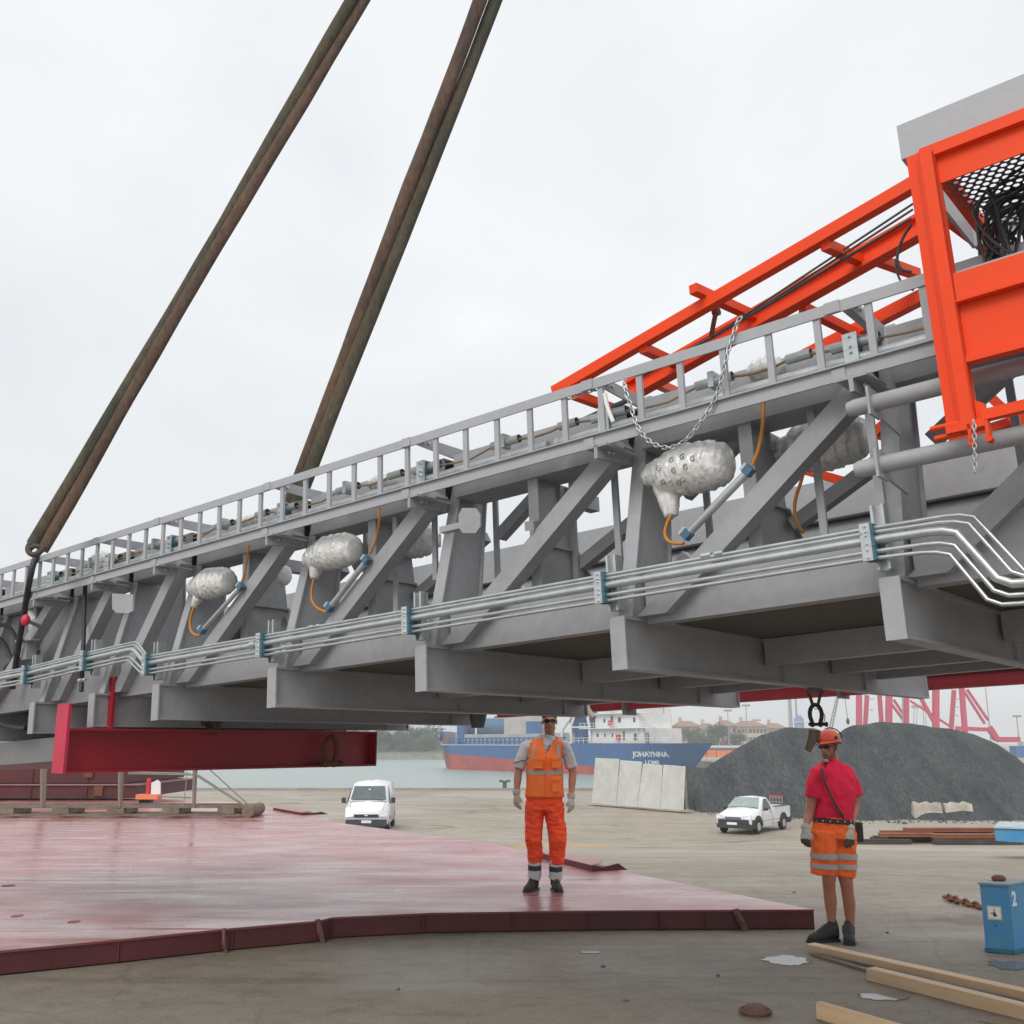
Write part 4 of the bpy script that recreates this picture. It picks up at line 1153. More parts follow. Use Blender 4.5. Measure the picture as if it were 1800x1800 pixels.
m_ = MB(); c0 = c - gh * (hl + .012); m_.box(c0 + V3((0, 0, .09)), .012, .085, .255, (gh, gs, V3((0, 0, 1)))); obj('end_plate', m_, mat('crimson_plate_pale', (.55, .03, .07), .45), spr)
m_ = MB(); c0 = c - gh * (hl - .35); m_.box(c0 + V3((0, 0, .36)), .012, .06, .20, (gh, gs, V3((0, 0, 1)))); obj('lug_plate', m_, CRIM, spr)
# rusty shackle hanging by its web
def shackle(c, r, mm, label, X, Z, wire=.18, pin=True):
    m_ = MB(); ring = []
    for j in range(15):
        a = math.pi * (-.22 + 1.44 * j / 14); ring.append(c + X * (math.cos(a) * r * .62) + Z * (math.sin(a) * r))
    ring = [c + X * (r * .42) - Z * r * 1.0] + ring + [c - X * (r * .42) - Z * r * 1.0]
    m_.tube(ring, r * wire, 9)
    for sg in (-1, 1): m_.ell(ring[0 if sg > 0 else -1], r * .3, r * .3, r * .3, 10, 7)
    t = obj('shackle', m_, mm); tag(t, label, 'shackle')
    if pin:
        m2 = MB(); m2.cyl(c + X * (r * .95) - Z * r, c - X * (r * .8) - Z * r, r * .17, 10); m2.cyl(c + X * (r * .95) - Z * r, c + X * (r * 1.15) - Z * r, r * .28, 6, False)
        obj('pin', m2, mm, t)
    return t
vx = 2.45
shackle(c + gh * .95 + gs * .13 - V3((0, 0, .01)), .12, RUST, 'rusty shackle lying against the web of the left crimson spreader beam', gh, V3((0, 0, 1)))

# long crimson beam along the far side
lbm = thing('crimson_side_beam', L(-1, 4.62, .1), 'long dark crimson beam running low along the far side of the gantry', 'steel beam')
m_ = MB()
m_.prism([L(-4.6, 4.60, .15), L(3.4, 4.60, .045), L(3.4, 4.60, .17), L(-4.6, 4.60, .285)], GV * .012)
m_.prism([L(-4.6, 4.55, .285), L(3.4, 4.55, .17), L(3.4, 4.68, .17), L(-4.6, 4.68, .285)], GW * .012)
m_.prism([L(-4.6, 4.55, .15), L(3.4, 4.55, .045), L(3.4, 4.68, .045), L(-4.6, 4.68, .15)], GW * -.012)
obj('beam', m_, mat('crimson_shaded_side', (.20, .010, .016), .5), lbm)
m_ = MB()
for s_ in (-2.9, -.7, 1.6): m_.prism([L(s_, 4.5, .06), L(s_, 4.74, .06), L(s_, 4.74, .30), L(s_, 4.5, .30)], GS * .015)
obj('hanger_plate', m_, GREYD, lbm)
tag(px_tube([(1030, 1232), (1033, 1248), (1044, 1262)], 4.4, .03, mat('pale_strap', (.5, .42, .38), .8), 'lifting_strap', None), 'short pale strap hanging from the far beam above the red lifeboat', 'strap')

# black shackle and hook under the middle beam
LUG = OS(1433, 1213, .04); HY = LUG.y
hk = B(1434, 1256, HY)
shackle(hk, .062, BLACK, 'black bow shackle hanging under the gantry beside the helmeted man', V3((1, 0, 0)), V3((0, 0, 1)), .22)
m_ = MB(); m_.tube([LUG + V3((-.05, 0, .0)), B(1424, 1225, HY), B(1430, 1243, HY)], .011, 7); m_.tube([B(1437, 1243, HY), B(1442, 1222, HY), LUG + V3((.05, 0, .0))], .010, 7)
m_.tube([B(1434 + 16 * math.cos(a), 1262 - 16 * math.sin(a), HY + .02) for a in [k_ * .25 for k_ in range(-3, 8)]], .003, 5)
tag(obj('wire_strop', m_, mat('oily_wire', (.07, .06, .05), .6)), 'short wire strop from the lug to the black shackle', 'wire strop')
m_ = MB(); m_.tube([B(1430, 1284, HY), B(1428, 1300, HY), B(1420, 1320, HY)], [.03, .028, .022], 8)
m_.tube([B(1437, 1284, HY), B(1436, 1298, HY), B(1440, 1306, HY)], [.022, .02, .012], 8)
tag(obj('sling_tail', m_, mat('worn_sling', (.20, .15, .10), .9, var=.3, scale=12)), 'worn brown sling tail hanging below the black shackle', 'sling')

# round slings going up to the crane hook
HOOK = V3((1.989, 6.5, 13.592))
def sling(ptlist, wpx, mats_, label):
    t = thing('round_sling', HOOK - V3((0, 0, .5)), label, 'sling', 'round slings rising to the crane hook')
    for (base, off, w_, mm) in mats_:
        P = [V3(p) for p in base]
        m_ = MB(); pts = []; rr = []
        n_ = 60
        for a, b_ in zip(P, P[1:]):
            for k in range(n_): pts.append(a.lerp(b_, k / n_))
        pts.append(P[-1])
        d = (HOOK - P[0]).normalized(); sd = d.cross(V3((0, 1, 0))).normalized()
        path = []
        for i, p in enumerate(pts):
            f = i / (len(pts) - 1)
            path.append(p + sd * (off * (1 + .14 * math.sin(f * 7 + base[0].x) + .08 * math.sin(f * 23))) + sd * (.006 * noise.noise(p * 1.3)) + V3((0, off * .6 * math.sin(f * 9), 0)))
            k_ = 1 + .09 * noise.noise(p * 2.2 + V3((off * 40, 0, 0)))
            rr.append((w_ * k_, w_ * .62 * k_))
        m_.tube(path, rr, 12, up=(0, 1, 0)); obj('strand', m_, mm, t)
    return t
# near sling: hangs outside the rail and down to the near end of the spreader
Dn = (L(SBs, -.12, 0)).y
n0 = B(66, 962, Dn); n1 = B(150, 1218, Dn)
sling(None, 0, [([n0, HOOK], .046, .052, SLING), ([n0, HOOK], -.044, .050, SLINGB)], 'left worn brown-green round sling rising from the near end of the spreader beam')
m_ = MB(); m_.tube(smooth_path([T(70, 968, .0), T(60, 985, -.06), T(52, 1020, -.08), T(45, 1060, -.02), T(30, 1150, .05), T(22, 1210, .1)]), .026, 8)
m_.tube([T(150, 1020, .1), T(147, 1120, .05), T(143, 1215, .0)], .018, 8)
tag(obj('rope_sling', m_, BLACK), 'dark sling legs passing down behind the pipes at the left frames', 'sling')
m_ = MB(); P = n0
m_.tube(smooth_path([P + V3((-.05, 0, .06)), P + V3((-.07, -.03, -.02)), P + V3((-.01, -.05, -.08)), P + V3((.06, -.03, -.03)), P + V3((.05, 0, .06))]), .022, 8); m_.tube(smooth_path([P + V3((-.06, -.02, -.03)), P + V3((.0, -.05, .01)), P + V3((.06, -.02, -.02))]), .020, 8)
tag(obj('sling_joint', m_, mat('joint_brown', (.07, .06, .045), .8)), 'knotted joint where the left sling meets the rail', 'sling joint')
vfar = TL(0, 0, 0)
f0 = SBP(1.02, zt)
sling(None, 0, [([f0, HOOK], .050, .060, SLINGB), ([f0, HOOK], -.052, .058, SLING)], 'right worn round sling rising from inside the gantry')

# ================================================================== ORANGE CAGE AND STRUTS
cage = thing('orange_cage', L(1.8, -.35, .7), 'bright orange framed cage with perforated grey roof at the right edge', 'machine cage')
CVp = -.36
def cp_(x, y, v=CVp): return T(x, y, v)
def cl(x, y): return TL(x, y, CVp)
sL, wT = cl(1594, 262); sB, wB = cl(1655, 760)
sA = (sL + sB) / 2
wT2 = wT
CE = 2.9                                            # runs on to the right, out of the picture
m_ = MB()
m_.lb(1.752, 1.80, CVp + .05, CVp + .10, wB, wT2 - .005)
m_.lb(1.80, 1.815, CVp + .02, CVp + .10, wB, wT2 - .02)
obj('post', m_, ORANGE, cage)
m_ = MB()
m_.lb(1.815, 1.868, CVp, CVp + .04, wB + .02, wT2 - .02); m_.lb(1.86, 1.868, CVp + .0, CVp + .055, wB + .02, wT2 - .05)
obj('post', m_, ORANGE, cage)
m_ = MB(); m_.lb(1.8682, CE, CVp, CVp + .04, wT2 - .068, wT2 - .02); m_.lb(1.8682, CE, CVp + .03, CVp + .038, wT2 - .18, wT2 - .0685); m_.lb(1.8682, CE, CVp + .038, CVp + .12, wT2 - .08, wT2 - .0688)
obj('top_rail', m_, ORANGE, cage)
wm = cl(1660, 520)[1]
m_ = MB(); m_.lb(1.8682, CE, CVp, CVp + .012, wm - .035, wm + .075); m_.lb(1.8682, CE, CVp - .02, CVp + .012, wm - .047, wm - .035); m_.lb(1.8682, CE, CVp + .012, CVp + .10, wm + .066, wm + .075)
obj('mid_rail', m_, ORANGE, cage)
m_ = MB(); m_.lb(1.8682, CE, CVp + .05, CVp + .10, wm + .078, wm + .105); obj('grey_sill', m_, GREY, cage)
wb2 = cl(1668, 640)[1]
m_ = MB(); m_.lb(1.8682, CE, CVp + .02, CVp + .028, wb2 + .01, wm - .03); m_.lb(1.8682, CE, CVp - .005, CVp + .04, wb2 - .012, wb2 + .01); m_.lb(1.8682, CE, CVp + .012, CVp + .02, wb2 + .015, wb2 + .03)
obj('side_panel', m_, ORANGE, cage)
m_ = MB()
m_.lb(1.76, 1.90, CVp, CVp + .06, wB - .01, wB + .02)
for (sx_, w_) in ((1.70, wB + .03), (1.71, wB - .01)): m_.cyl(L(sx_, CVp + .03, w_), L(sx_ + .1, CVp + .03, w_), .010, 10)
for sx_ in (1.835, 1.895):
    m_.lb(sx_, sx_ + .012, CVp, CVp + .04, wB - .06, wB + .01); m_.cyl(L(sx_ + .006, CVp, wB - .06), L(sx_ + .006, CVp + .04, wB - .06), .012, 10)
m_.prism([L(1.868, CVp + .02, wB + .02), L(1.90, CVp + .02, wB + .02), L(1.90, CVp + .02, wB + .08), L(1.868, CVp + .02, wB + .1)], GV * .03)
m_.bar(L(1.885, CVp + .03, wB + .035), L(CE, CVp + .03, wB + .045), .04, .04, GW)
obj('foot_hinge', m_, ORANGE, cage)
# other side of the cage so that it has depth
CD = .95
m_ = MB(); m_.lb(1.815, 1.865, CVp + .12, CVp + CD, wT2 - .07, wT2 - .02)
obj('back_frame', m_, ORANGE, cage)
m_ = MB(); w0_ = wT2 + .0; m_.lb(1.73, CE, CVp + .06, CVp + .075, w0_, w0_ + .155); m_.lb(1.73, 1.745, CVp + .075, CVp + CD + .1, w0_, w0_ + .155); m_.lb(1.745, CE, CVp + CD + .08, CVp + CD + .1, w0_, w0_ + .155)
m_.lb(1.745, CE, CVp + .075, CVp + .12, w0_, w0_ + .012)
obj('roof_beam', m_, GREYL, cage)
for s_ in (CE - .05, ):                              # far end of the cage, beyond the picture
    m_ = MB(); m_.lb(s_ + .0502, s_ + .10, CVp, CVp + .05, wB + .02, wT2 - .02); obj('post', m_, ORANGE, cage)
    m_ = MB(); m_.lb(s_ + .0502, s_ + .10, CVp + 2.25, CVp + 2.3, .9, wT2 - .10); obj('post', m_, ORANGE, cage)
    m_ = MB(); m_.lb(s_ + .0502, s_ + .10, CVp + .0502, CVp + 2.249, wT2 - .145, wT2 - .095); obj('cross_rail', m_, ORANGE, cage)
m_ = MB(); m_.lb(2.55, CE, CVp + 2.302, CVp + 2.33, wT2 - .145, wT2 - .07); obj('sheet_edge_rail', m_, ORANGE, cage)
# perforated roof sheet: real holes
PERF = MB(); hs = .037; r_ = .0125
s_a, s_b, v_a, v_b = 1.84, 2.93, CVp + .125, CVp + 2.3
nxp, nyp = int((s_b - s_a) / hs), int((v_b - v_a) / (hs * .87))
wP = wT2 - .085
for j in range(nyp):
    for i in range(nxp):
        cs, cv = s_a + (i + (.5 if j % 2 else 0)) * hs + hs / 2, v_a + (j + .5) * hs * .87
        if cv - v_a > (cs - s_a) * 3.2 + .3: continue
        inner = [L(cs + r_ * math.cos(2 * math.pi * k / 8), cv + r_ * math.sin(2 * math.pi * k / 8), wP) for k in range(8)]
        hx, hy = hs / 2, hs * .87 / 2
        oc = [(hx, 0), (hx, hy), (0, hy), (-hx, hy), (-hx, 0), (-hx, -hy), (0, -hy), (hx, -hy)]
        outer = [L(cs + a, cv + c_, wP) for a, c_ in oc]
        PERF.add(inner + outer, [(k, 8 + k, 8 + (k + 1) % 8, (k + 1) % 8) for k in range(8)])
obj('perforated_roof', PERF, mat('perforated_dark', (.10, .105, .10), .6), cage, recalc=False)
# tangle of black cables inside the cage
m_ = MB(); rnd = random.Random(5)
knot = L(1.97, CVp + .40, wT2 - .20)
for k in range(34):
    a = L(1.90 + .5 * rnd.random(), CVp + .15 + .7 * rnd.random(), wT2 - .09)
    b_ = L(1.86 + .34 * rnd.random(), CVp + .12 + .5 * rnd.random(), wm + .04 + .05 * rnd.random())
    kk = knot + V3((rnd.uniform(-.09, .13), rnd.uniform(-.08, .08), rnd.uniform(-.10, .09)))
    m_.tube(smooth_path([a, a.lerp(kk, .6) + V3((0, 0, .02)), kk, kk.lerp(b_, .5) + V3((rnd.uniform(-.04, .04), 0, -.02)), b_], 2), .0062, 6)
obj('cable_tangle', m_, BLACK, cage)
px_tube([(1602, 395), (1588, 415), (1579, 440), (1576, 460), (1584, 475), (1602, 478)], .1, .007, BLACK, 'black_cable', cage)
px_tube([(1574, 455), (1576, 480), (1588, 503), (1606, 510)], .1, .005, BLACK, 'black_cable', cage)

strut = thing('orange_strut_frame', T(1300, 520, .6), 'orange ladder-shaped strut frame sloping up to the cage behind the rail', 'strut frame')
def st(x, y, v): return T(x, y, v)
A0, A1 = st(975, 690, .45), st(1610, 322, .45)
A0e = A1 + (A1 - A0) * .02
m_ = MB(); m_.bar(A0, A0e, .062, .062, GW); obj('side_bar', m_, ORANGE, strut)
B0, B1 = st(1106, 688, .9), st(1620, 398, .9)
B1e = st(1690, 357, .9)
m_ = MB(); m_.bar(B0, B1e, .10, .02, GV); m_.bar(B0 + GW * .05, B1e + GW * .05, .02, .085, GV) ; m_.bar(B0 - GW * .05, B1e - GW * .05, .02, .085, GV)
obj('centre_beam', m_, ORANGE, strut)
C0, C1 = st(1390, 640, 1.35), st(1640, 512, 1.35)
m_ = MB(); m_.bar(C0, C1, .07, .07, GW); obj('side_bar', m_, ORANGE, strut)
for (x0, y0, v0, x1, y1, v1) in [(1218, 507, .34, 1325, 556, .9), (1130, 612, .45, 1190, 640, .9), (1450, 430, .45, 1512, 458, .9),
                                 (1545, 458, .95, 1612, 482, 1.3), (1410, 540, .95, 1510, 590, 1.35), (1010, 694, .45, 1095, 725, .9), (1150, 672, .95, 1190, 690, 1.35),
                                 (1660, 380, .95, 1760, 455, 1.35)]:
    m_ = MB(); m_.bar(st(x0, y0, v0), st(x1, y1, v1), .05, .05, GW); obj('cross_bar', m_, ORANGE, strut)
# struts seen low through the gantry
for (x0, y0, x1, y1, v) in [(1262, 775, 1320, 797, 1.6), (1528, 760, 1585, 776, 1.6), (1520, 778, 1556, 745, 1.5), (1390, 820, 1480, 845, 1.6), (1700, 660, 1800, 752, 1.6), (1690, 770, 1810, 732, 1.7)]:
    m_ = MB(); m_.bar(st(x0 - 20, y0 - (y1 - y0) / max(1, x1 - x0) * 20, v), st(x1 + 20, y1 + (y1 - y0) / max(1, x1 - x0) * 20, v), .05, .05, GW); obj('lower_brace', m_, ORANGE, strut)
m_ = MB()
for d_ in (0, 9): m_.tube([st(1245, 598 + d_ * .0, .62), st(1330, 540 + d_ * .6, .62), st(1605, 358 + d_ * 1.1, .62)], .006, 6)
m_.tube([st(1130, 660, .7), st(1330, 548, .62), st(1602, 384, .62)], .008, 6)
obj('wire_cable', m_, mat('dark_wire', (.06, .065, .06), .5), strut)
m_ = MB(); m_.tube([st(1250, 592, .6), st(1256, 560, .55), st(1259, 548, .55)], .014, 8); m_.cyl(st(1254, 550, .55), st(1264, 547, .55), .024, 8); obj('bolt', m_, RUST, strut)
tag(px_tube([(960, 768), (1010, 745), (1060, 722), (1120, 697)], .62, .016, mat('dark_pipe', (.05, .06, .06), .5), 'dark_rod', None), 'dark rod rising behind the rungs to the strut frame', 'rod')
# ================================================================== RED DECK PLATE AND ITS CLUTTER
DECKM = bpy.data.materials.new('wet_red_deck'); DECKM.use_nodes = True
n, l = DECKM.node_tree.nodes, DECKM.node_tree.links
b = n['Principled BSDF']
t_ = n.new('ShaderNodeTexCoord')
def dn(scale, stretch, detail=5, dist=0.0, rough=.55, rot=0):
    m_ = n.new('ShaderNodeMapping'); m_.inputs['Scale'].default_value = stretch; m_.inputs['Rotation'].default_value = (0, 0, rot); l.new(t_.outputs['Object'], m_.inputs[0])
    q_ = n.new('ShaderNodeTexNoise'); q_.inputs['Scale'].default_value = scale; q_.inputs['Detail'].default_value = detail; q_.inputs['Distortion'].default_value = dist; q_.inputs['Roughness'].default_value = rough
    l.new(m_.outputs[0], q_.inputs['Vector']); return q_.outputs[0]
def rmp(src, a, ca, c_, cc):
    r_ = n.new('ShaderNodeValToRGB'); r_.color_ramp.elements[0].position = a; r_.color_ramp.elements[0].color = ca + (1,)
    r_.color_ramp.elements[1].position = c_; r_.color_ramp.elements[1].color = cc + (1,); l.new(src, r_.inputs[0]); return r_.outputs[0]
col = rmp(dn(.6, (1, 1, 1), 7, .8, .65), .34, (.33, .105, .105), .68, (.44, .21, .21))
dirt = rmp(dn(2.0, (1.3, 1, 1), 7, .3, .7), .35, (.78, .76, .76), .65, (1.08, 1.08, 1.08))
mm = n.new('ShaderNodeMix'); mm.data_type = 'RGBA'; mm.blend_type = 'MULTIPLY'; mm.inputs[0].default_value = 1
l.new(col, mm.inputs[6]); l.new(dirt, mm.inputs[7]); l.new(mm.outputs[2], b.inputs['Base Color'])
l.new(rmp(dn(.9, (.7, 1.8, 1), 5, .3), .36, (.16, .16, .16), .62, (.36, .36, .36)), b.inputs['Roughness'])
b.inputs['Specular IOR Level'].default_value = .6
wav = dn(1.3, (.26, 2.2, 1), 2, .6, .4, math.radians(-14))
b1 = n.new('ShaderNodeBump'); b1.inputs['Strength'].default_value = .7; b1.inputs['Distance'].default_value = .035; l.new(wav, b1.inputs['Height'])
b2 = n.new('ShaderNodeBump'); b2.inputs['Strength'].default_value = .15; b2.inputs['Distance'].default_value = .003; l.new(dn(26, (1, 1, 1), 4), b2.inputs['Height']); l.new(b1.outputs[0], b2.inputs['Normal'])
l.new(b2.outputs[0], b.inputs['Normal'])

DZ = .175
edge_px = [(-160, 1690), (0, 1672), (210, 1652), (410, 1632), (560, 1619), (585, 1613), (760, 1605), (900, 1603), (1035, 1601), (1225, 1600), (1430, 1599)]
far_px = [(1085, 1530), (850, 1480), (600, 1447), (560, 1434), (500, 1424), (450, 1411), (300, 1405), (0, 1400), (-160, 1399)]
near = [G(x, y, DZ) for x, y in edge_px]
far = [G(x, y, DZ) for x, y in far_px]
deck = thing('steel_deck', G(600, 1500, 0), 'large flat wet red-painted steel deck section lying on the quay', 'steel deck')
m_ = MB(); m_.add(near + far, [tuple(range(len(near) + len(far)))])
top = obj('top_plate', m_, DECKM, deck)
m_ = MB()
loop = near + far
for i in range(len(loop)):
    a, c = loop[i], loop[(i + 1) % len(loop)]
    m_.add([a - V3((0, 0, .002)), c - V3((0, 0, .002)), c - V3((0, 0, DZ + (2 if i >= len(near) - 1 and i < len(loop) - 1 else -.012))), a - V3((0, 0, DZ + (2 if i >= len(near) - 1 and i < len(loop) - 1 else -.012)))], [(0, 1, 2, 3)])
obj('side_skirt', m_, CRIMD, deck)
m_ = MB()
for a, c in zip(near, near[1:]): m_.bar(a + V3((0, -.006, -.004)), c + V3((0, -.006, -.004)), .018, .016)
obj('edge_lip', m_, mat('edge_lip_red', (.20, .05, .05), .5), deck)
for x, y in [(210, 1652), (410, 1632), (745, 1606), (900, 1603), (1035, 1601), (1160, 1601), (1240, 1600)]:
    p = G(x, y, DZ); m_ = MB(); m_.bb(p.x - .006, p.x + .006, p.y - .014, p.y + .01, .012, DZ - .02); obj('weld_rib', m_, CRIMD, deck)
for x, y, w_ in [(1300, 1600, .075), (565, 1618, .05), (398, 1634, .03)]:
    p = G(x, y, DZ); m_ = MB()
    m_.prism([p + V3((-w_, -.02, .01)), p + V3((-w_ * .2, -.02, .02)), p + V3((w_ * .9, -.03, -.165)), p + V3((w_ * .1, -.03, -.165))], (0, -.02, 0))
    m_.tube([p + V3((-w_ * .5, -.045, -.02)), p + V3((0, -.05, -.09)), p + V3((w_ * .5, -.045, -.14)), p + V3((w_ * .1, -.045, -.15)), p + V3((-w_ * .4, -.05, -.08))], .011, 6, closed=True)
    obj('lifting_lug', m_, mat('lug_worn', (.15, .07, .055), .7, var=.3, scale=20), deck)
m_ = MB(); p = G(15, 1557, DZ); m_.tube([p + V3((0, 0, .003)), p + V3((0, 0, .004))], [(.075, .07), (.075, .07)], 18, smooth=False); obj('hole', m_, BLACK, deck)
for x, y in [(395, 1448), (30, 1610), (130, 1620)]:
    m_ = MB(); p = G(x, y, DZ); m_.tube([p + V3((0, 0, .002)), p + V3((0, 0, .003))], [(.07, .05), (.07, .05)], 14, smooth=False); obj('scuff_plate', m_, mat('red_scuff', (.25, .015, .03), .4), deck)

# loose angle section behind the man in the vest
def ang(px0, px1, label, w=.28, h=.09):
    a, c = G(*px0, DZ), G(*px1, DZ); t = thing('steel_angle', (a + c) / 2, label, 'steel section')
    d = (c - a).normalized(); sd = V3((-d.y, d.x, 0))
    m_ = MB(); m_.prism([a, a + sd * w, a + sd * w + V3((0, 0, .006)), a + V3((0, 0, h)), ], c - a); obj('base_flange', m_, CRIMD, t)
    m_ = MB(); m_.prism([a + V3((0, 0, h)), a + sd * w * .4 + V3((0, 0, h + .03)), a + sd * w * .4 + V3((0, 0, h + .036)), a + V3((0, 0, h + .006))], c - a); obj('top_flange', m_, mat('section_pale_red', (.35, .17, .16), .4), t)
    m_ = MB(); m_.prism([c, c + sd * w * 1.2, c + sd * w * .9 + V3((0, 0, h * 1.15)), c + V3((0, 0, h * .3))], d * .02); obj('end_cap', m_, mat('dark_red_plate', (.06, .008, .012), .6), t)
    return t
ang((950, 1509), (1040, 1532), 'loose red steel section lying on the deck behind the man in the orange vest', .40, .07)
ang((480, 1424), (530, 1433), 'loose red steel section at the far edge of the deck beside the van', .5, .05)

# stacks of red plates at the far left
for (ya, yb, xr, zz, hgt, lab) in [(1404, 1378, 238, DZ, 0, 'lower red steel slab of the pile at the far left of the deck'), (1377, 1340, 222, 0, 0, 'upper red steel slab resting on the lower one at the far left')]:
    Yd = 28.6
    z0 = B(0, ya, Yd).z; z1 = B(0, yb, Yd).z; xr_ = B(xr, ya, Yd).x
    t = thing('red_slab', (xr_ - 4, Yd, max(z0, DZ)), lab, 'steel slab', 'red slabs piled at the far left')
    m_ = MB(); m_.bb(-24, xr_, Yd, Yd + 5, max(z0, DZ) + .01, z1 - .04); obj('body', m_, CRIMD, t)
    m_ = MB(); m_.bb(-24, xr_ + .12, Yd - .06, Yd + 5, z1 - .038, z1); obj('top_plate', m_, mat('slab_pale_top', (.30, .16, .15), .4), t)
    for k in range(9):
        x = -22 + k * 1.5
        if x < xr_ - .3:
            m_ = MB(); m_.bb(x, x + .05, Yd - .03, Yd - .001, max(z0, DZ) + .02, z1 - .05); obj('stiffener', m_, CRIMD, t)
    m_ = MB(); x = B(155 + (ya > 1390) * 18, ya, Yd).x; m_.bb(x - .12, x + .12, Yd - .06, Yd - .002, (max(z0, DZ) + z1) / 2 - .12, (max(z0, DZ) + z1) / 2 + .14); obj('lug', m_, RUST, t)

# timber cradle with posts and lashings
cr0 = thing('timber_cradle', G(220, 1437, DZ), 'long low timber cradle with upright poles and lashings on the red deck', 'timber cradle')
def cg(x, y, z=DZ): return G(x, y, z)
Yc = cg(220, 1437).y
xL, xR = B(-120, 1430, Yc).x, B(446, 1430, Yc).x
def at_(px, dz): p = B(px, 1437, Yc); return V3((p.x, Yc, DZ + dz))
for dy in (0, .7):
    for z_ in (.02, .19):
        m_ = MB(); m_.bb(xL, xR, Yc + dy, Yc + dy + .12, DZ + z_, DZ + z_ + .05); obj('rail_board', m_, WOODD, cr0)
k = xL + .2
while k < xR:
    m_ = MB(); m_.bb(k, k + .35, Yc - .01, Yc + .83, DZ + .072, DZ + .188); obj('cross_block', m_, WOODD, cr0); k += 1.15
m_ = MB(); m_.cyl((xR - .1, Yc - .1, DZ + .13), (xR - .1, Yc + .9, DZ + .13), .13, 12); obj('end_roller', m_, WOODD, cr0)
for x, top_ in [(68, 1335), (205, 1342), (336, 1345)]:
    for dx, dy in ((-5, .3), (5, 0)):
        p = at_(x + dx * .8, .2); q_ = B(x + dx * .4 + 4, top_ - 12, Yc)
        m_ = MB(); m_.tube([p + V3((0, dy, 0)), V3((q_.x, Yc + dy, q_.z))], .038, 7); obj('pole', m_, mat('pole_weathered', (.22, .19, .16), .8), cr0)
m_ = MB()
for (x0, y0, x1, y1) in [(345, 1360, 438, 1420), (366, 1350, 443, 1420), (345, 1363, 432, 1418), (225, 1360, 338, 1362), (280, 1400, 335, 1402), (225, 1357, 335, 1360)]:
    m_.tube([B(x0, y0, Yc), B(x1, y1, Yc)], .016, 5)
m_.tube([B(330, 1330, Yc), B(327, 1380, Yc), B(322, 1418, Yc)], .01, 5)
obj('lashing', m_, mat('rope_grey', (.28, .26, .22), .9), cr0)

t = thing('marker_barrier', V3(B(262, 1402, 27.5)), 'small white and orange marker barrier beside the red slabs', 'barrier')
m_ = MB(); p = B(243, 1402, 27.4); q_ = B(281, 1402, 27.4); p.z = q_.z = DZ
m_.bb(p.x, q_.x, 27.2, 27.6, DZ + .10, DZ + .22); obj('orange_base', m_, mat('faded_orange', (.75, .22, .10)), t)
m_ = MB(); m_.prism([(q_.x - .24, 27.4, DZ + .22), (q_.x, 27.4, DZ + .22), (q_.x - .02, 27.4, DZ + .5), (q_.x - .1, 27.4, DZ + .58), (q_.x - .25, 27.4, DZ + .5)], (0, .06, 0)); obj('white_board', m_, WHITE, t)
m_ = MB(); m_.bb(q_.x - .36, q_.x - .28, 27.36, 27.46, DZ + .22, DZ + .62); obj('red_post', m_, mat('signal_red', (.6, .03, .05)), t)
m_ = MB(); m_.bb(q_.x - .5, q_.x - .2, 27.3, 27.5, DZ + .004, DZ + .10); obj('black_foot', m_, BLACK, t)

# ================================================================== VEHICLES
def car_loft(st, mirror=True):
    m_ = MB(); k_ = len(st[0][1])
    for sg in (1, -1):
        m_.grid(len(st) - 1, k_ - 1, lambda u, v: V3((sg * st[round(u * (len(st) - 1))][1][round(v * (k_ - 1))][0], st[round(u * (len(st) - 1))][0], st[round(u * (len(st) - 1))][1][round(v * (k_ - 1))][1])), False)
    for y_, pr in (st[0], st[-1]):
        m_.add([V3((a, y_, z)) for a, z in pr] + [V3((-a, y_, z)) for a, z in reversed(pr)], [tuple(range(2 * k_))])
    bm = bmesh.new(); vs = [bm.verts.new(p) for p in m_.v]
    for f in m_.f:
        try: bm.faces.new([vs[i] for i in f])
        except ValueError: pass
    bmesh.ops.remove_doubles(bm, verts=bm.verts, dist=.0005)
    bmesh.ops.recalc_face_normals(bm, faces=bm.faces)
    bmesh.ops.bevel(bm, geom=[e_ for e_ in bm.edges if len(e_.link_faces) == 2 and e_.calc_face_angle(0) > .35], offset=.035, segments=3, affect='EDGES', clamp_overlap=True)
    out = MB(); bm.verts.index_update(); out.v = [v.co.copy() for v in bm.verts]; out.f = [[v.index for v in f.verts] for f in bm.faces]; out.sm = [True] * len(out.f); bm.free()
    return out
def wheel(parent, x, y, r, w, name='wheel'):
    m_ = MB(); m_.tube([(x - w / 2, y, r), (x - w / 2 + .03, y, r), (x + w / 2 - .03, y, r), (x + w / 2, y, r)], [r * .93, r, r, r * .93], 24)
    o_ = obj(name, m_, TYRE, parent, local=True)
    sg = 1 if x > 0 else -1
    m_ = MB(); m_.tube([(x + sg * (w / 2 - .01), y, r), (x + sg * (w / 2 + .012), y, r)], [r * .62, r * .55], 18)
    for k in range(8):
        a = k * math.pi / 4; m_.cyl((x + sg * (w / 2 + .005), y + math.cos(a) * r * .42, r + math.sin(a) * r * .42), (x + sg * (w / 2 + .02), y + math.cos(a) * r * .42, r + math.sin(a) * r * .42), r * .09, 8)
    obj('rim', m_, CHROME, o_, local=True)
def quad(m_, pts, th=.01):
    pts = [V3(p) for p in pts]; nrm = (pts[1] - pts[0]).cross(pts[2] - pts[0]).normalized(); m_.prism(pts, nrm * th); return m_
def place(root, p, rz, s):
    root.location = V3(p); root.rotation_euler = (0, 0, rz); root.scale = (s, s, s)
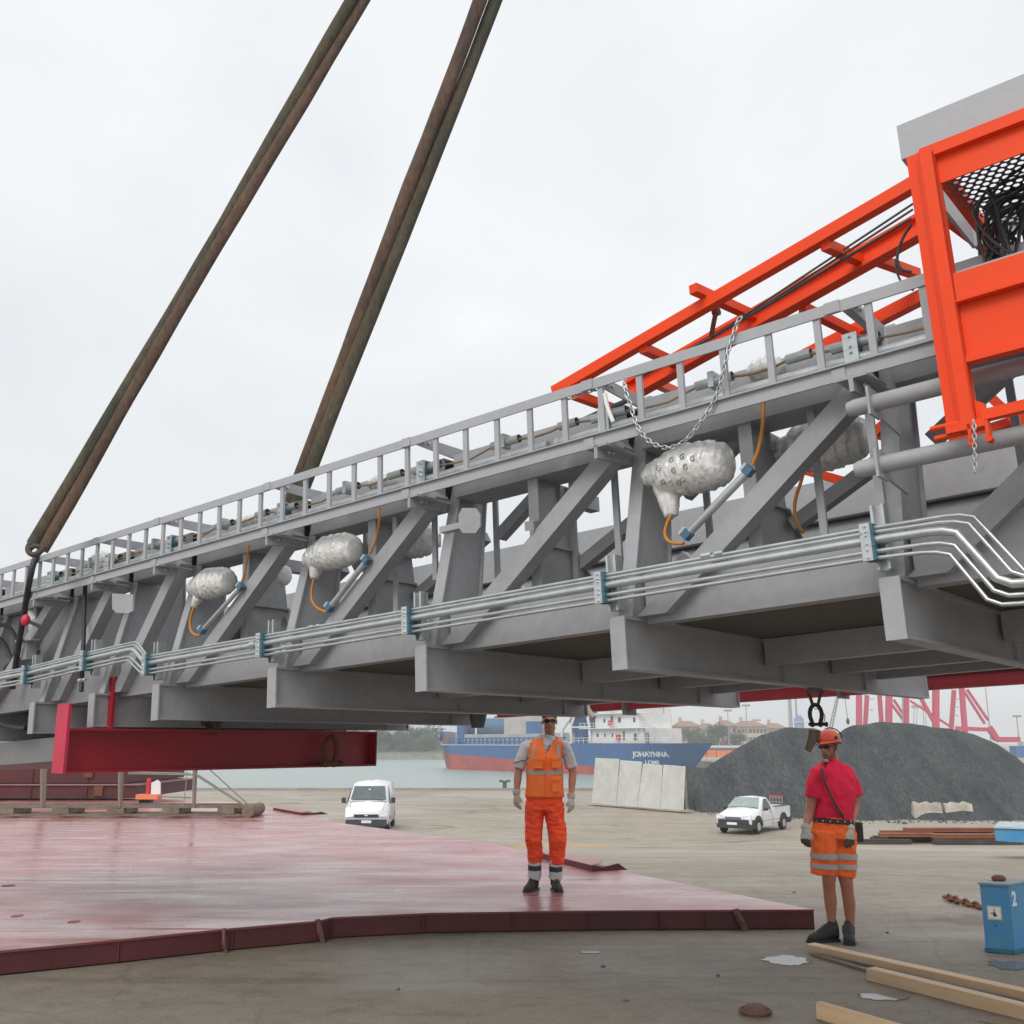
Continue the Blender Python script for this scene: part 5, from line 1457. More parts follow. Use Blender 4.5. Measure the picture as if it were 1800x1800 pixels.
# --- van
van = thing('van', (0, 0, 0), 'white panel van facing the camera behind the edge of the red deck', 'van')
P0 = [(.72, .32), (.84, .45), (.85, .62), (.82, .72), (.6, .76), (0, .78)]
st_ = [(0.0, [(.70, .24), (.82, .34), (.84, .58), (.80, .70), (.55, .74), (0, .76)]),
       (.10, [(.76, .22), (.88, .34), (.89, .62), (.86, .86), (.60, .93), (0, .96)]),
       (.42, [(.80, .22), (.90, .34), (.90, .66), (.88, 1.0), (.66, 1.08), (0, 1.11)]),
       (.66, [(.80, .22), (.90, .34), (.90, .70), (.88, 1.07), (.74, 1.15), (0, 1.18)]),
       (1.25, [(.80, .22), (.90, .34), (.90, .80), (.87, 1.10), (.70, 1.80), (0, 1.86)]),
       (1.75, [(.80, .22), (.90, .34), (.90, .80), (.87, 1.12), (.71, 1.90), (0, 1.99)]),
       (3.0, [(.80, .22), (.90, .34), (.90, .80), (.87, 1.12), (.72, 1.91), (0, 2.0)]),
       (4.3, [(.80, .26), (.88, .38), (.88, .80), (.85, 1.12), (.72, 1.86), (0, 1.94)])]
obj('body', car_loft(st_), WHITE, van, local=True)
def onslope(y): # windscreen plane through (y .66, z 1.18) and (1.25, 1.86)
    return 1.18 + (y - .66) * (1.86 - 1.18) / (1.25 - .66)
m_ = MB(); a, c = .72, 1.17
quad(m_, [(-.74, a - .012, onslope(a) - .03), (.74, a - .012, onslope(a) - .03), (.64, c - .012, onslope(c) - .03), (-.64, c - .012, onslope(c) - .03)], .012); 
m_.v = [p + V3((0, -.035, .035)) for p in m_.v]
ws = obj('windscreen', m_, GLASSD, van, local=True)
m_ = MB(); m_.bb(-.03, .05, .93, .955, 1.62, 1.68); m_.v = [p + V3((0, .02, 0)) for p in m_.v]; obj('rear_view_mirror', m_, WHITE, ws, local=True)
for sg in (-1, 1):
    m_ = MB(); m_.prism([(sg * .90, .78, 1.14), (sg * .88, 1.38, 1.14), (sg * .775, 1.38, 1.72), (sg * .78, 1.26, 1.72)] if sg > 0 else [(sg * .90, .78, 1.14), (sg * .775, 1.26, 1.72), (sg * .775, 1.38, 1.72), (sg * .88, 1.38, 1.14)], (sg * .012, 0, 0)); obj('side_window', m_, GLASSD, van, local=True)
    m_ = MB(); m_.box((sg * 1.03, .72, 1.22), .085, .05, .11); m_.bar((sg * .9, .74, 1.12), (sg * 1.02, .73, 1.14), .05, .05); obj('wing_mirror', m_, PLASTB, van, local=True)
    m_ = MB(); m_.prism([(sg * .84, -.0, .60), (sg * .52, -.03, .62), (sg * .54, .06, .84), (sg * .70, .13, .98), (sg * .87, .13, .95)], (0, .05, 0)); m_.v = [p + V3((0, -.035, 0)) for p in m_.v]; obj('headlight', m_, LAMP, van, local=True)
m_ = MB(); m_.bb(-.5, .5, -.035, .02, .58, .70); g_ = obj('grille', m_, mat('grille_blue_black', (.02, .03, .06), .4), van, local=True)
m_ = MB(); m_.ell((0, -.045, .65), .09, .012, .035, 12, 8); obj('badge', m_, CHROME, g_, local=True)
m_ = MB(); m_.bb(-.84, .84, -.06, .3, .24, .50); obj('bumper', m_, mat('bumper_dark', (.045, .05, .055), .6), van, local=True)
m_ = MB(); m_.bb(-.86, .86, -.05, .2, .50, .56); obj('bumper_strip', m_, mat('bumper_grey', (.45, .46, .47), .5), van, local=True)
m_ = MB(); m_.bb(-.22, .26, -.075, -.06, .36, .47); pl = obj('number_plate', m_, WHITE, van, local=True)
for x in (-.22, .24):
    m_ = MB(); m_.bb(x - .03, x + .03, -.078, -.0755, .36, .47); obj('plate_band', m_, mat('plate_blue', (.02, .06, .35)), pl, local=True)
m_ = MB(); m_.bb(-.01, .01, 1.5, 4.2, 2.0, 2.012); obj('roof_seam', m_, mat('bumper_grey', (.45, .46, .47)), van, local=True)
for y_ in (.75, 3.4):
    for x in (-.80, .80): wheel(van, x, y_, .32, .2)
pv = B(645, 1400, 41.5); pv.z = -1.7
place(van, pv, math.radians(2), .95)
m_ = MB()
for sg in (-1, 1): m_.tube([(sg * .64, .02, .86), (sg * .70, .2, 1.03), (sg * .74, .62, 1.17)], .006, 5)
m_.tube([(-.76, .64, 1.165), (.76, .64, 1.165)], .012, 5)
m_.tube([(.1, .68, 1.19), (-.42, .78, 1.29)], .008, 5); m_.tube([(.62, .68, 1.19), (.16, .78, 1.29)], .008, 5)
obj('bonnet_seam', m_, PLASTB, van, local=True)
for sg in (-1, 1):
    m_ = MB()
    for y_ in (1.42, 2.35, 3.3): m_.tube([(sg * .905, y_, .4), (sg * .905, y_, .8), (sg * .875, y_, 1.12), (sg * .735, y_, 1.8)], .006, 4)
    obj('door_seam', m_, PLASTB, van, local=True)
# --- pickup
pick = thing('pickup', (0, 0, 0), 'small white pickup with black bumpers in front of the coal heap', 'pickup')
st_ = [(0.0, [(.62, .34), (.72, .44), (.74, .60), (.70, .66), (.5, .70), (0, .72)]),
       (.10, [(.74, .28), (.80, .42), (.80, .62), (.77, .74), (.55, .80), (0, .83)]),
       (.85, [(.76, .26), (.81, .42), (.81, .68), (.79, .88), (.62, .95), (0, .98)]),
       (1.0, [(.76, .26), (.81, .42), (.81, .70), (.79, .90), (.66, .98), (0, 1.01)]),
       (1.62, [(.76, .26), (.81, .42), (.81, .72), (.78, .92), (.58, 1.40), (0, 1.45)]),
       (2.15, [(.76, .26), (.81, .42), (.81, .72), (.78, .92), (.59, 1.41), (0, 1.46)]),
       (2.34, [(.76, .26), (.81, .42), (.81, .72), (.78, .93), (.63, 1.24), (0, 1.29)]),
       (2.40, [(.76, .26), (.81, .42), (.81, .72), (.80, .93), (.74, .94), (0, .94)])]
obj('cab', car_loft(st_), WHITE, pick, local=True)
m_ = MB(); m_.bb(-.80, .80, 2.42, 4.25, .38, .50); m_.bb(-.80, -.72, 2.42, 4.25, .50, 1.0); m_.bb(.72, .80, 2.42, 4.25, .50, 1.0); m_.bb(-.72, .72, 4.18, 4.25, .50, 1.0)
obj('load_bed', m_, WHITE, pick, local=True)
m_ = MB(); m_.bb(-.82, -.70, 2.5, 4.27, 1.002, 1.03); m_.bb(.70, .82, 2.5, 4.27, 1.002, 1.03); m_.bb(-.82, .82, 4.25, 4.36, .34, .58); m_.bb(-.82, .82, 3.9, 4.26, .28, .5); obj('bed_trim', m_, PLASTB, pick, local=True)
def osl(y): return 1.01 + (y - 1.0) * (1.45 - 1.01) / .62
m_ = MB(); a, c = 1.04, 1.56
quad(m_, [(-.68, a, osl(a) - .02), (.68, a, osl(a) - .02), (.53, c, osl(c) - .03), (-.53, c, osl(c) - .03)], .012); m_.v = [p + V3((0, -.02, .03)) for p in m_.v]
obj('windscreen', m_, mat('windscreen_pale', (.28, .34, .34), .1, var=.2, spec=.8), pick, local=True)
for sg in (-1, 1):
    m_ = MB(); m_.prism([(sg * .80, 1.22, .93), (sg * .80, 2.12, .93), (sg * .635, 2.02, 1.35), (sg * .64, 1.68, 1.36)], (sg * .014, 0, 0)); obj('side_window', m_, PANE, pick, local=True)
    m_ = MB(); m_.box((sg * .93, 1.26, .97), .07, .04, .06); m_.bar((sg * .8, 1.28, .93), (sg * .92, 1.27, .95), .04, .04); obj('wing_mirror', m_, PLASTB, pick, local=True)
    m_ = MB(); m_.prism([(sg * .78, .03, .60), (sg * .40, -.04, .62), (sg * .44, .0, .74), (sg * .78, .13, .77)], (0, .05, 0)); m_.v = [p + V3((0, -.03, 0)) for p in m_.v]; obj('headlight', m_, LAMP, pick, local=True)
    for y_ in (.68, 3.42):
        m_ = MB(); arch = [(sg * .812, y_ + math.cos(a) * .41, .30 + math.sin(a) * .41) for a in [k * math.pi / 10 for k in range(11)]]
        m_.tube(arch, .035, 6); m_.prism([(sg * .80, y_ + math.cos(k * math.pi / 10) * .39, .28 + math.sin(k * math.pi / 10) * .39) for k in range(11)], (sg * .016, 0, 0)); obj('wheel_arch', m_, PLASTB, pick, local=True)
    m_ = MB(); m_.bb(sg * .815 - .004, sg * .815 + .004, 1.95, 2.1, .80, .83); obj('door_handle', m_, PLASTB, pick, local=True)
m_ = MB(); m_.bb(-.36, .36, -.035, .02, .60, .69); obj('grille', m_, mat('grille_violet', (.16, .14, .2), .4), pick, local=True)
m_ = MB(); m_.prism([(-.81, .42, .24), (-.81, .12, .24), (-.60, -.09, .24), (.60, -.09, .24), (.81, .12, .24), (.81, .42, .24)], (0, 0, .34)); obj('bumper', m_, PLASTB, pick, local=True)
m_ = MB(); m_.bb(-.24, .2, -.105, -.092, .38, .48); pl = obj('number_plate', m_, WHITE, pick, local=True)
m_ = MB(); m_.bb(.2, .25, -.105, -.092, .38, .48); m_.bb(-.29, -.24, -.105, -.092, .38, .48); obj('plate_band', m_, mat('plate_blue', (.02, .06, .35)), pl, local=True)
for sg in (-1, 1):
    m_ = MB()
    for y_ in (1.16, 2.2): m_.tube([(sg * .812, y_, .34), (sg * .815, y_, .7), (sg * .795, y_, .92)], .006, 4)
    m_.tube([(sg * .812, .98, .5), (sg * .812, 4.1, .5)], .006, 4)
    obj('door_seam', m_, PLASTB, pick, local=True)
m_ = MB(); m_.tube([(-.7, 1.0, 1.0), (.7, 1.0, 1.0)], .012, 5); m_.tube([(-.05, 1.03, 1.03), (-.5, 1.13, 1.11)], .007, 5); m_.tube([(.45, 1.03, 1.03), (.05, 1.13, 1.11)], .007, 5); obj('wiper', m_, PLASTB, pick, local=True)
for y_ in (.68, 3.42):
    for x in (-.74, .74): wheel(pick, x, y_, .29, .18)
pp = G(1290, 1466, -1.69); pp.z = -1.7
place(pick, pp, math.radians(-36), .92)
# mesh tail frame carried in its bed (red-edged)
t = thing('mesh_frame', (0, 0, 0), 'red-edged wire mesh frame standing in the bed of the pickup', 'mesh frame')
m_ = MB()
for k in range(5): m_.bar((.04 + k * .14, 3.9, .52), (.04 + k * .14, 3.9, 1.36), .015, .015)
for k in range(4): m_.bar((.02, 3.9, .72 + k * .2), (.62, 3.9, .72 + k * .2), .015, .015)
obj('mesh', m_, GALV, t, local=True)
m_ = MB(); m_.bar((.0, 3.9, 1.38), (.64, 3.9, 1.38), .05, .05); obj('red_edge', m_, mat('signal_red', (.6, .03, .05)), t, local=True)
place(t, pp, math.radians(-36), .92)

# ================================================================== YARD OBJECTS
# leaning precast panels
t_pan = []
pts = [(1040, 1412, 1046, 1333), (1083, 1416, 1090, 1337), (1120, 1419, 1130, 1343), (1160, 1422, 1166, 1345), (1202, 1425, 1206, 1350)]
labs = ['leftmost pale concrete panel of the leaning row', 'second pale concrete panel from the left in the leaning row', 'third pale concrete panel from the left in the leaning row', 'rightmost pale concrete panel of the leaning row, next to the coal heap']
for i in range(4):
    a, c = G(pts[i][0], pts[i][1], -1.58), G(pts[i + 1][0], pts[i + 1][1], -1.58)
    tp0 = B(pts[i][2], pts[i][3], a.y + .5); tp1 = B(pts[i + 1][2] - 1, pts[i][3] + (3 if i else 2), c.y + .5)
    g_ = (c - a) * .006
    m_ = MB(); m_.prism([a + g_, c - g_, tp1 - g_, tp0 + g_], V3((.03, .16, .02)))
    tag(obj('precast_slab', m_, CONC), labs[i], 'concrete panel', 'leaning precast concrete panels')
a, c = G(1036, 1413, -1.62), G(1210, 1427, -1.62)
tb = thing('panel_rack', (a + c) / 2, 'low timber base with an end frame under the leaning concrete panels', 'rack')
m_ = MB(); m_.bar(a + V3((0, .1, .03)), c + V3((.1, .1, .03)), .5, .08); obj('base_beam', m_, CONCD, tb)
m_ = MB(); f0, f1 = G(1206, 1425, -1.6), G(1212, 1425, -1.6); zt_ = B(1207, 1350, f0.y + .5).z
m_.bar(f0 + V3((.06, .2, 0)), V3((f0.x + .1, f0.y + .65, zt_)), .06, .06); m_.bar(f0 + V3((.32, 1.3, 0)), V3((f0.x + .16, f0.y + .75, zt_)), .06, .06)
for k in range(6):
    f = k / 6; m_.bar((f0 + V3((.06, .2, 0))).lerp(V3((f0.x + .1, f0.y + .65, zt_)), f), (f0 + V3((.32, 1.3, 0))).lerp(V3((f0.x + .16, f0.y + .75, zt_)), f), .04, .04)
obj('end_frame', m_, CONCD, tb)

# broken concrete barriers by the coal heap
def barrier(x0, x1, yb, yt, label, seed):
    a, c = G(x0, yb, -1.7), G(x1, yb, -1.7); zt_ = B(x0, yt, a.y).z; h = (zt_ + 1.7) * 1.12
    mb_ = MB()
    n_ = 9
    for k in range(n_):
        p = a.lerp(c, (k + .5) / n_); wd = (c - a).length / n_ * .62
        hh = h * (1 - .12 * abs(math.sin(k * 2.3 + seed))); mb_.prism([p + V3((-wd, -.28, 0)), p + V3((-wd, .28, 0)), p + V3((-wd, .2, h * .35)), p + V3((-wd, .09, hh)), p + V3((-wd, -.09, hh)), p + V3((-wd, -.2, h * .35))], V3((2 * wd, 0, 0)))
    return tag(obj('concrete_barrier', remeshed(mb_, .035, 1, .02, 5), CONCD), label, 'concrete barrier', 'broken barriers by the heap')
barrier(1606, 1655, 1440, 1412, 'broken pale concrete barrier at the foot of the coal heap, left one', 0)
barrier(1661, 1710, 1440, 1412, 'broken pale concrete barrier at the foot of the coal heap, right one', 2)

# rusty beams and planks stack
rs = random.Random(11)
RUSTB = mat('rust_orange_beam', (.30, .105, .05), .85, var=.35, scale=1.5, grain=.2)
DKW = mat('dark_rotten_timber', (.055, .045, .038), .9, var=.4, scale=2, grain=.2)
lab_b = ['longest rusty beam on top of the scrap pile', 'rusty beam at the back of the scrap pile', 'rusty beam in the middle of the scrap pile', 'short rusty beam at the left end of the scrap pile', 'rusty beam on the right of the scrap pile']
for i, (x0, y0, x1, y1, z0, h, mm_) in enumerate([(1548, 1459, 1752, 1466, .16, .14, RUSTB), (1535, 1462, 1790, 1458, .0, .2, DKW), (1590, 1458, 1758, 1462, .30, .09, RUSTB), (1545, 1456, 1640, 1460, .18, .1, RUSTB), (1640, 1468, 1790, 1476, .16, .12, RUSTB)]):
    Yb = 37.5 - i * .5; a, c = B(x0, y0, Yb), B(x1, y1, Yb); a.z = c.z = gz(0, Yb) + z0 * 1.3 + h / 2
    m_ = MB(); m_.bar(a, c, .3, h * .4); m_.bar(a + V3((0, 0, h * .42)), c + V3((0, 0, h * .42)), .34, .03); m_.bar(a - V3((0, 0, h * .42)), c - V3((0, 0, h * .42)), .34, .03)
    tag(obj('scrap_beam', m_, mm_), lab_b[i], 'steel beam', 'scrap beams left of the blue beam')
lab_t = ['long dark timber lowest at the front of the scrap pile', 'dark timber sticking out at the left end of the scrap pile', 'dark timber at the right front of the scrap pile', 'dark timber lying across the middle of the scrap pile', 'splintered dark timber between the rusty beams', 'dark timber under the rusty beams at the back']
for i, (x0, y0, x1, y1, z0) in enumerate([(1640, 1476, 1800, 1482, .02), (1505, 1462, 1600, 1470, .02), (1660, 1474, 1770, 1478, .12), (1560, 1466, 1700, 1476, .14), (1600, 1470, 1740, 1470, .2), (1530, 1460, 1690, 1466, .02)]):
    Yb = 35.2 + i * .35; a, c = B(x0, y0, Yb), B(x1, y1, Yb); a.z = c.z = gz(0, Yb) + z0 + .07
    mb_ = MB(); mb_.bar(a, c, .26, .14)
    tag(obj('scrap_timber', mb_, DKW), lab_t[i], 'timber', 'scrap timbers left of the blue beam')

# blue beam end, far right
BLUEP = mat('blue_machine_paint', (.035, .25, .55), .5, var=.15, scale=3, grain=.06, col2=(.10, .29, .45))
Yb = 20.5
t = thing('blue_beam', B(1775, 1470, Yb), 'bright blue steel beam end with pale top at the right edge', 'steel beam')
a, c = B(1750, 1478, Yb), B(1990, 1500, Yb); zt_ = B(1750, 1456, Yb).z
m_ = MB(); m_.prism([V3((a.x, Yb, a.z)), V3((c.x, Yb - 1.2, a.z - .1)), V3((c.x, Yb - 1.2, zt_)), V3((a.x, Yb, zt_))], (.75, 1.3, 0)); obj('body', m_, BLUEP, t)
m_ = MB(); m_.prism([V3((a.x - .03, Yb - .03, zt_ + .003)), V3((c.x, Yb - 1.23, zt_ + .003)), V3((c.x + .75, Yb + .1, zt_ + .003)), V3((a.x + .72, Yb + 1.3, zt_ + .003))], (0, 0, .03)); obj('top_plate', m_, mat('pale_blue_grey', (.42, .48, .50), .6, var=.15), t)
m_ = MB(); m_.bb(c.x - .3, c.x - .1, Yb - 1, Yb, gz(0, Yb), a.z - .12); obj('support_block', m_, WOODD, t)

# blue mooring hook / jack post with the number 2
base = G(1730, 1676, 0); bx0 = base.x; by = base.y
def bp_(x, y, dy=0): return B(x, y, by + dy)
ztp = bp_(1735, 1556).z; zbt = bp_(1735, 1668).z
bw1, bw2 = bp_(1731, 1600).x, bp_(1772, 1600).x
blk = thing('blue_steel_post', (bx0, by, 0), 'blue hollow steel post stencilled with a white number 2 at the right edge', 'machine post')
m_ = MB()
A_ = V3((bw1, by + .05, 0)); C_ = V3((bw2, by - .05, 0)); D_ = V3((bp_(1815, 1600).x, by + .22, 0)); E_ = V3((bw1 + .12, by + .36, 0))
pr_ = [A_, C_, D_ + V3((.12, 0, 0)), E_ + V3((.22, .05, 0))]
m_.prism([V3((p.x, p.y, zbt)) for p in pr_], (0, 0, ztp - zbt)); body = obj('body', m_, BLUEP, blk)
m_ = MB(); cx, cy = sum(p.x for p in pr_) / 4, sum(p.y for p in pr_) / 4
m_.prism([V3((cx + (p.x - cx) * 1.07, cy + (p.y - cy) * 1.07, ztp + .001)) for p in pr_], (0, 0, .014)); obj('top_plate', m_, mat('rusty_top', (.36, .31, .26), .8, col2=(.12, .24, .32), scale=9), blk)
m_ = MB(); m_.prism([V3((cx + (p.x - cx) * 1.06, cy + (p.y - cy) * 1.06, zbt - .03)) for p in pr_], (0, 0, .029)); obj('base_flange', m_, mat('blue_dirty', (.03, .16, .27), .7, var=.3, scale=10), blk)
m_ = MB()
for f in (.1, .9):
    p = A_.lerp(C_, f); m_.bb(p.x - .02, p.x + .02, p.y + .05, p.y + .09, 0, zbt - .032)
m_.bb(bw2 + .05, bw2 + .3, by + .05, by + .3, 0, zbt - .032)
obj('foot', m_, BLUEP, blk)
D_ = D_ + V3((.12, 0, 0)); ed = (D_ - C_).normalized(); en = V3((ed.y, -ed.x, 0))
for zz0, zz1 in ((bp_(1790, 1618).z, bp_(1790, 1588).z), (bp_(1790, 1652).z, bp_(1790, 1628).z)):
    m_ = MB(); q0_, q1_ = C_.lerp(D_, .62), D_ + ed * .02; m_.prism([V3((q0_.x, q0_.y, zz0)), V3((q1_.x, q1_.y, zz0)), V3((q1_.x, q1_.y, zz1)), V3((q0_.x, q0_.y, zz1))], en * .01); obj('slot', m_, mat('slot_dark', (.13, .12, .10), .8), body)
tm = text_mb('2', .155, .006, .0015); q0_ = C_.lerp(D_, .17); xform(tm, mat_axes(V3((q0_.x, q0_.y, bp_(1780, 1581).z)) + en * .003, ed, V3((0, 0, 1)), en)); obj('number_marking', tm, WHITE, body, label='white stencilled number 2')
ea = (C_ - A_).normalized(); ean = V3((ea.y, -ea.x, 0))
q0_ = A_.lerp(C_, .42); zc_ = bp_(1745, 1605).z
m_ = MB(); m_.box(V3((q0_.x, q0_.y, zc_)) + ean * .002, .055, .0015, .055, (ea, ean, V3((0, 0, 1)))); stk = obj('warning_sticker', m_, mat('sticker_yellow', (.62, .56, .32), .6), body)
m_ = MB(); m_.box(V3((q0_.x, q0_.y, zc_)) + ean * .0045, .046, .0008, .044, (ea, ean, V3((0, 0, 1)))); obj('sticker_face', m_, WHITE, stk)
m_ = MB(); cc_ = V3((q0_.x, q0_.y, zc_)) + ean * .0068
for a_, r_ in ((90, .032), (-50, .03), (185, .03)): m_.bar(cc_, cc_ + (ea * math.cos(math.radians(a_)) + V3((0, 0, 1)) * math.sin(math.radians(a_))) * r_, .006, .001, ean)
m_.box(cc_ - V3((0, 0, .012)), .010, .0006, .016, (ea, ean, V3((0, 0, 1)))); obj('sticker_symbol', m_, BLACK, stk)
m_ = MB(); m_.box(V3((q0_.x, q0_.y, bp_(1745, 1628).z)) + ean * .002, .006, .001, .006, (ea, ean, V3((0, 0, 1)))); obj('bolt_hole', m_, BLACK, body)
m_ = MB(); m_.ell((cx - .05, cy, ztp + .035), .06, .05, .03); tag(obj('rust_lump', m_, RUST), 'small rusty lump lying on top of the blue post', 'scrap')
# rusty chain beside it
cp = [G(1664, 1577, .02), G(1680, 1582, .03), G(1700, 1588, .02), G(1715, 1592, .02), G(1735, 1597, .02), G(1760, 1598, .02)]
tag(obj('rusty_chain', chain_mb(smooth_path(cp), .12, .016), RUST), 'heavy rusty chain on the ground leading to the blue post', 'chain')

# timber planks, near right
def plank(p0, p1, w_, h_, label, z0=.0, tilt=0):
    a, c = V3(p0), V3(p1); a.z += z0 + h_ / 2; c.z += z0 + h_ / 2 + tilt
    m_ = MB(); d = (c - a).normalized(); m_.bar(a, c, w_, h_)
    bm = bmesh.new(); vs_ = [bm.verts.new(p) for p in m_.v]
    for f in m_.f: bm.faces.new([vs_[i] for i in f])
    bmesh.ops.recalc_face_normals(bm, faces=bm.faces)
    bmesh.ops.bevel(bm, geom=bm.edges[:], offset=.004, segments=2, affect='EDGES'); bm.verts.index_update()
    o_ = MB(); o_.v = [v.co.copy() - a for v in bm.verts]; o_.f = [[v.index for v in f.verts] for f in bm.faces]; o_.sm = [False] * len(o_.f); bm.free()
    X_ = d; Y_ = V3((0, 0, 1)).cross(X_).normalized(); Z_ = X_.cross(Y_); R = Matrix((X_, Y_, Z_)).transposed().to_4x4()
    o_.v = [R.inverted() @ p for p in o_.v]
    me = obj('plank', o_, WOODP, None); me.matrix_world = Matrix.Translation(a) @ R
    return tag(me, label, 'plank', 'new timber planks on the ground')
a = G(1424, 1668, .03); c = G(1800, 1752, .03); c = a + (c - a) * 1.5
plank(a * 1.0 - V3((0, 0, a.z)), c - V3((0, 0, c.z)), .115, .045, 'long pale pine plank, nearest to the feet of the man in the red shirt', .03)
a = G(1532, 1722, 0); c = G(1800, 1790, 0); c = a + (c - a) * 1.4
plank(a, c, .10, .085, 'thicker pine beam lying below the long plank', .0)
a = G(1440, 1790, 0); c = G(1545, 1822, 0); c = a + (c - a) * 1.6
plank(a, c, .05, .10, 'short pine offcut at the bottom edge of the photo', .0)
m_ = MB(); a = G(1432, 1679, .01); c = G(1560, 1716, .01); m_.bar(a, c, .06, .025); tag(obj('thin_lath', m_, WOODD), 'thin dark lath lying under the left end of the long plank', 'lath')
m_ = MB(); m_.bar(G(902, 1489, -.55) , G(1070, 1486, -.55), .06, .05); tag(obj('far_lath', m_, WOODP), 'thin pale lath on the ground behind the man in the orange vest', 'lath')
# rusty cap in the foreground
p = G(1328, 1782, 0); m_ = MB()
m_.tube([p, p + V3((0, 0, .018)), p + V3((0, 0, .022)), p + V3((0, 0, .05)), p + V3((0, 0, .055))], [.098, .105, .08, .062, .05], 22, smooth=False)
m_.tube([p + V3((math.cos(k * math.pi / 8) * .095, math.sin(k * math.pi / 8) * .095, .02)) for k in range(16)], .012, 6, closed=True)
tag(obj('lifting_anchor', m_, mat('rust_cap_brown', (.13, .06, .045), .7, var=.3, scale=20, bump=.4)), 'small rusty round lifting cap on the ground at the bottom edge', 'steel cap')
# shallow puddles
PUD = mat('puddle_water', (.17, .15, .125), .10, var=.15, scale=3, rvar=.05, spec=.5)
def puddle(x, y, rx, ry, seed):
    p = G(x, y, 0); m_ = MB(); ring = []
    for k in range(36):
        a_ = 2 * math.pi * k / 36; r_ = 1 + .5 * noise.noise(V3((math.cos(a_) * 1.1 + seed, math.sin(a_) * 1.1, seed))) + .3 * noise.noise(V3((math.cos(a_) * 3.3 + seed, math.sin(a_) * 3.3, seed)))
        x_ = p.x + math.cos(a_) * rx * r_; y_ = p.y + math.sin(a_) * ry * r_
        ring.append(V3((x_, y_, gz(x_, y_) + .004)))
    m_.add(ring, [tuple(range(36))]); o_ = obj('puddle', m_, PUD); o_['kind'] = 'structure'
puddle(1385, 1689, .18, .19, 1); puddle(1552, 1752, .17, .10, 5); puddle(1775, 1697, .15, .16, 9); puddle(1038, 1674, .09, .06, 3); puddle(1770, 1798, .15, .08, 8)
# fine grit swept over the asphalt
gr_ = random.Random(3); m_ = MB()
for _ in range(2600):
    y = 5.2 + 13 * gr_.random() ** 1.5; x = (gr_.random() - .35) * y * 1.0
    if noise.noise(V3((x * .6, y * .6, 3))) < -.12: continue
    s_ = gr_.uniform(.0025, .0075) * (1.6 if gr_.random() < .06 else 1); z = gz(x, y)
    a_ = gr_.random() * 3; c1, c2 = math.cos(a_) * s_, math.sin(a_) * s_
    m_.add([(x + c1, y + c2, z), (x - c2, y + c1, z), (x - c1, y - c2, z), (x + c2, y - c1, z), (x, y, z + s_ * .9)], [(0, 1, 4), (1, 2, 4), (2, 3, 4), (3, 0, 4)])
go_ = obj('grit', m_, mat('grit_grey', (.20, .18, .155), .9, var=.5, scale=6)); go_['kind'] = 'stuff'
# pebbles and scraps scattered on the ground
for i, (x, y, lb4) in enumerate([(1262, 1716, 'below the lifting lug at the deck corner'), (1396, 1565, 'right of the deck corner'), (1060, 1700, 'below the middle of the deck edge'),
                           (700, 1740, 'far left below the kink of the deck edge'), (1560, 1640, 'right of the red-shirted man\'s shoes'), (1100, 1760, 'lowest of all, left of the rusty anchor')]):
    m_ = MB(); p = G(x, y, 0); p.z = gz(p.x, p.y); m_.ell(p + V3((0, 0, .006)), .015 + .004 * (i % 3), .012, .010, 7, 5)
    tag(obj('pebble', m_, GREYD), 'small stone on the asphalt ' + lb4, 'stone', 'loose stones on the asphalt')
# ================================================================== PEOPLE
SKIN = mat('tanned_skin', (.44, .20, .125), .5, var=.08, scale=12, sub=.08)
HIVO = mat('hi_vis_orange', (1.0, .20, .03), .75, var=.05, scale=14, bump=.2, bscale=50)
HIVR = mat('hi_vis_trousers', (1.0, .085, .02), .8, var=.07, scale=10, bump=.25, bscale=50)
HIVS = mat('hi_vis_shorts', (1.0, .16, .03), .8, var=.06, scale=10, bump=.25, bscale=50)
REFL = mat('reflective_band', (.40, .38, .37), .45, var=.08, scale=20)
SHIRT = mat('pale_grey_shirt', (.60, .58, .60), .85, var=.08, scale=10)
REDS = mat('crimson_tshirt', (.74, .010, .058), .85, var=.08, scale=8, bump=.2, bscale=60)
GLOVE = mat('work_glove', (.50, .48, .43), .85, var=.25, scale=22, bump=.3)
GLOVED = mat('glove_dirty_palm', (.09, .08, .065), .85, var=.3, scale=22)
BOOT = mat('dark_boot', (.030, .027, .021), .6, var=.25, scale=14)
SHOE = mat('dark_green_shoe', (.016, .019, .017), .7, var=.2, scale=14)
CUFFW = mat('white_cuff', (.55, .55, .55), .7)
CUFFD = mat('navy_band', (.035, .045, .07), .7)
LENS = mat('dark_lens', (.008, .008, .009), .08, var=0)
HAIR = mat('dark_hair', (.03, .022, .018), .7)
HELM = mat('orange_helmet', (.88, .12, .05), .35, var=.04)
LIP = mat('lip_skin', (.36, .12, .09), .5)

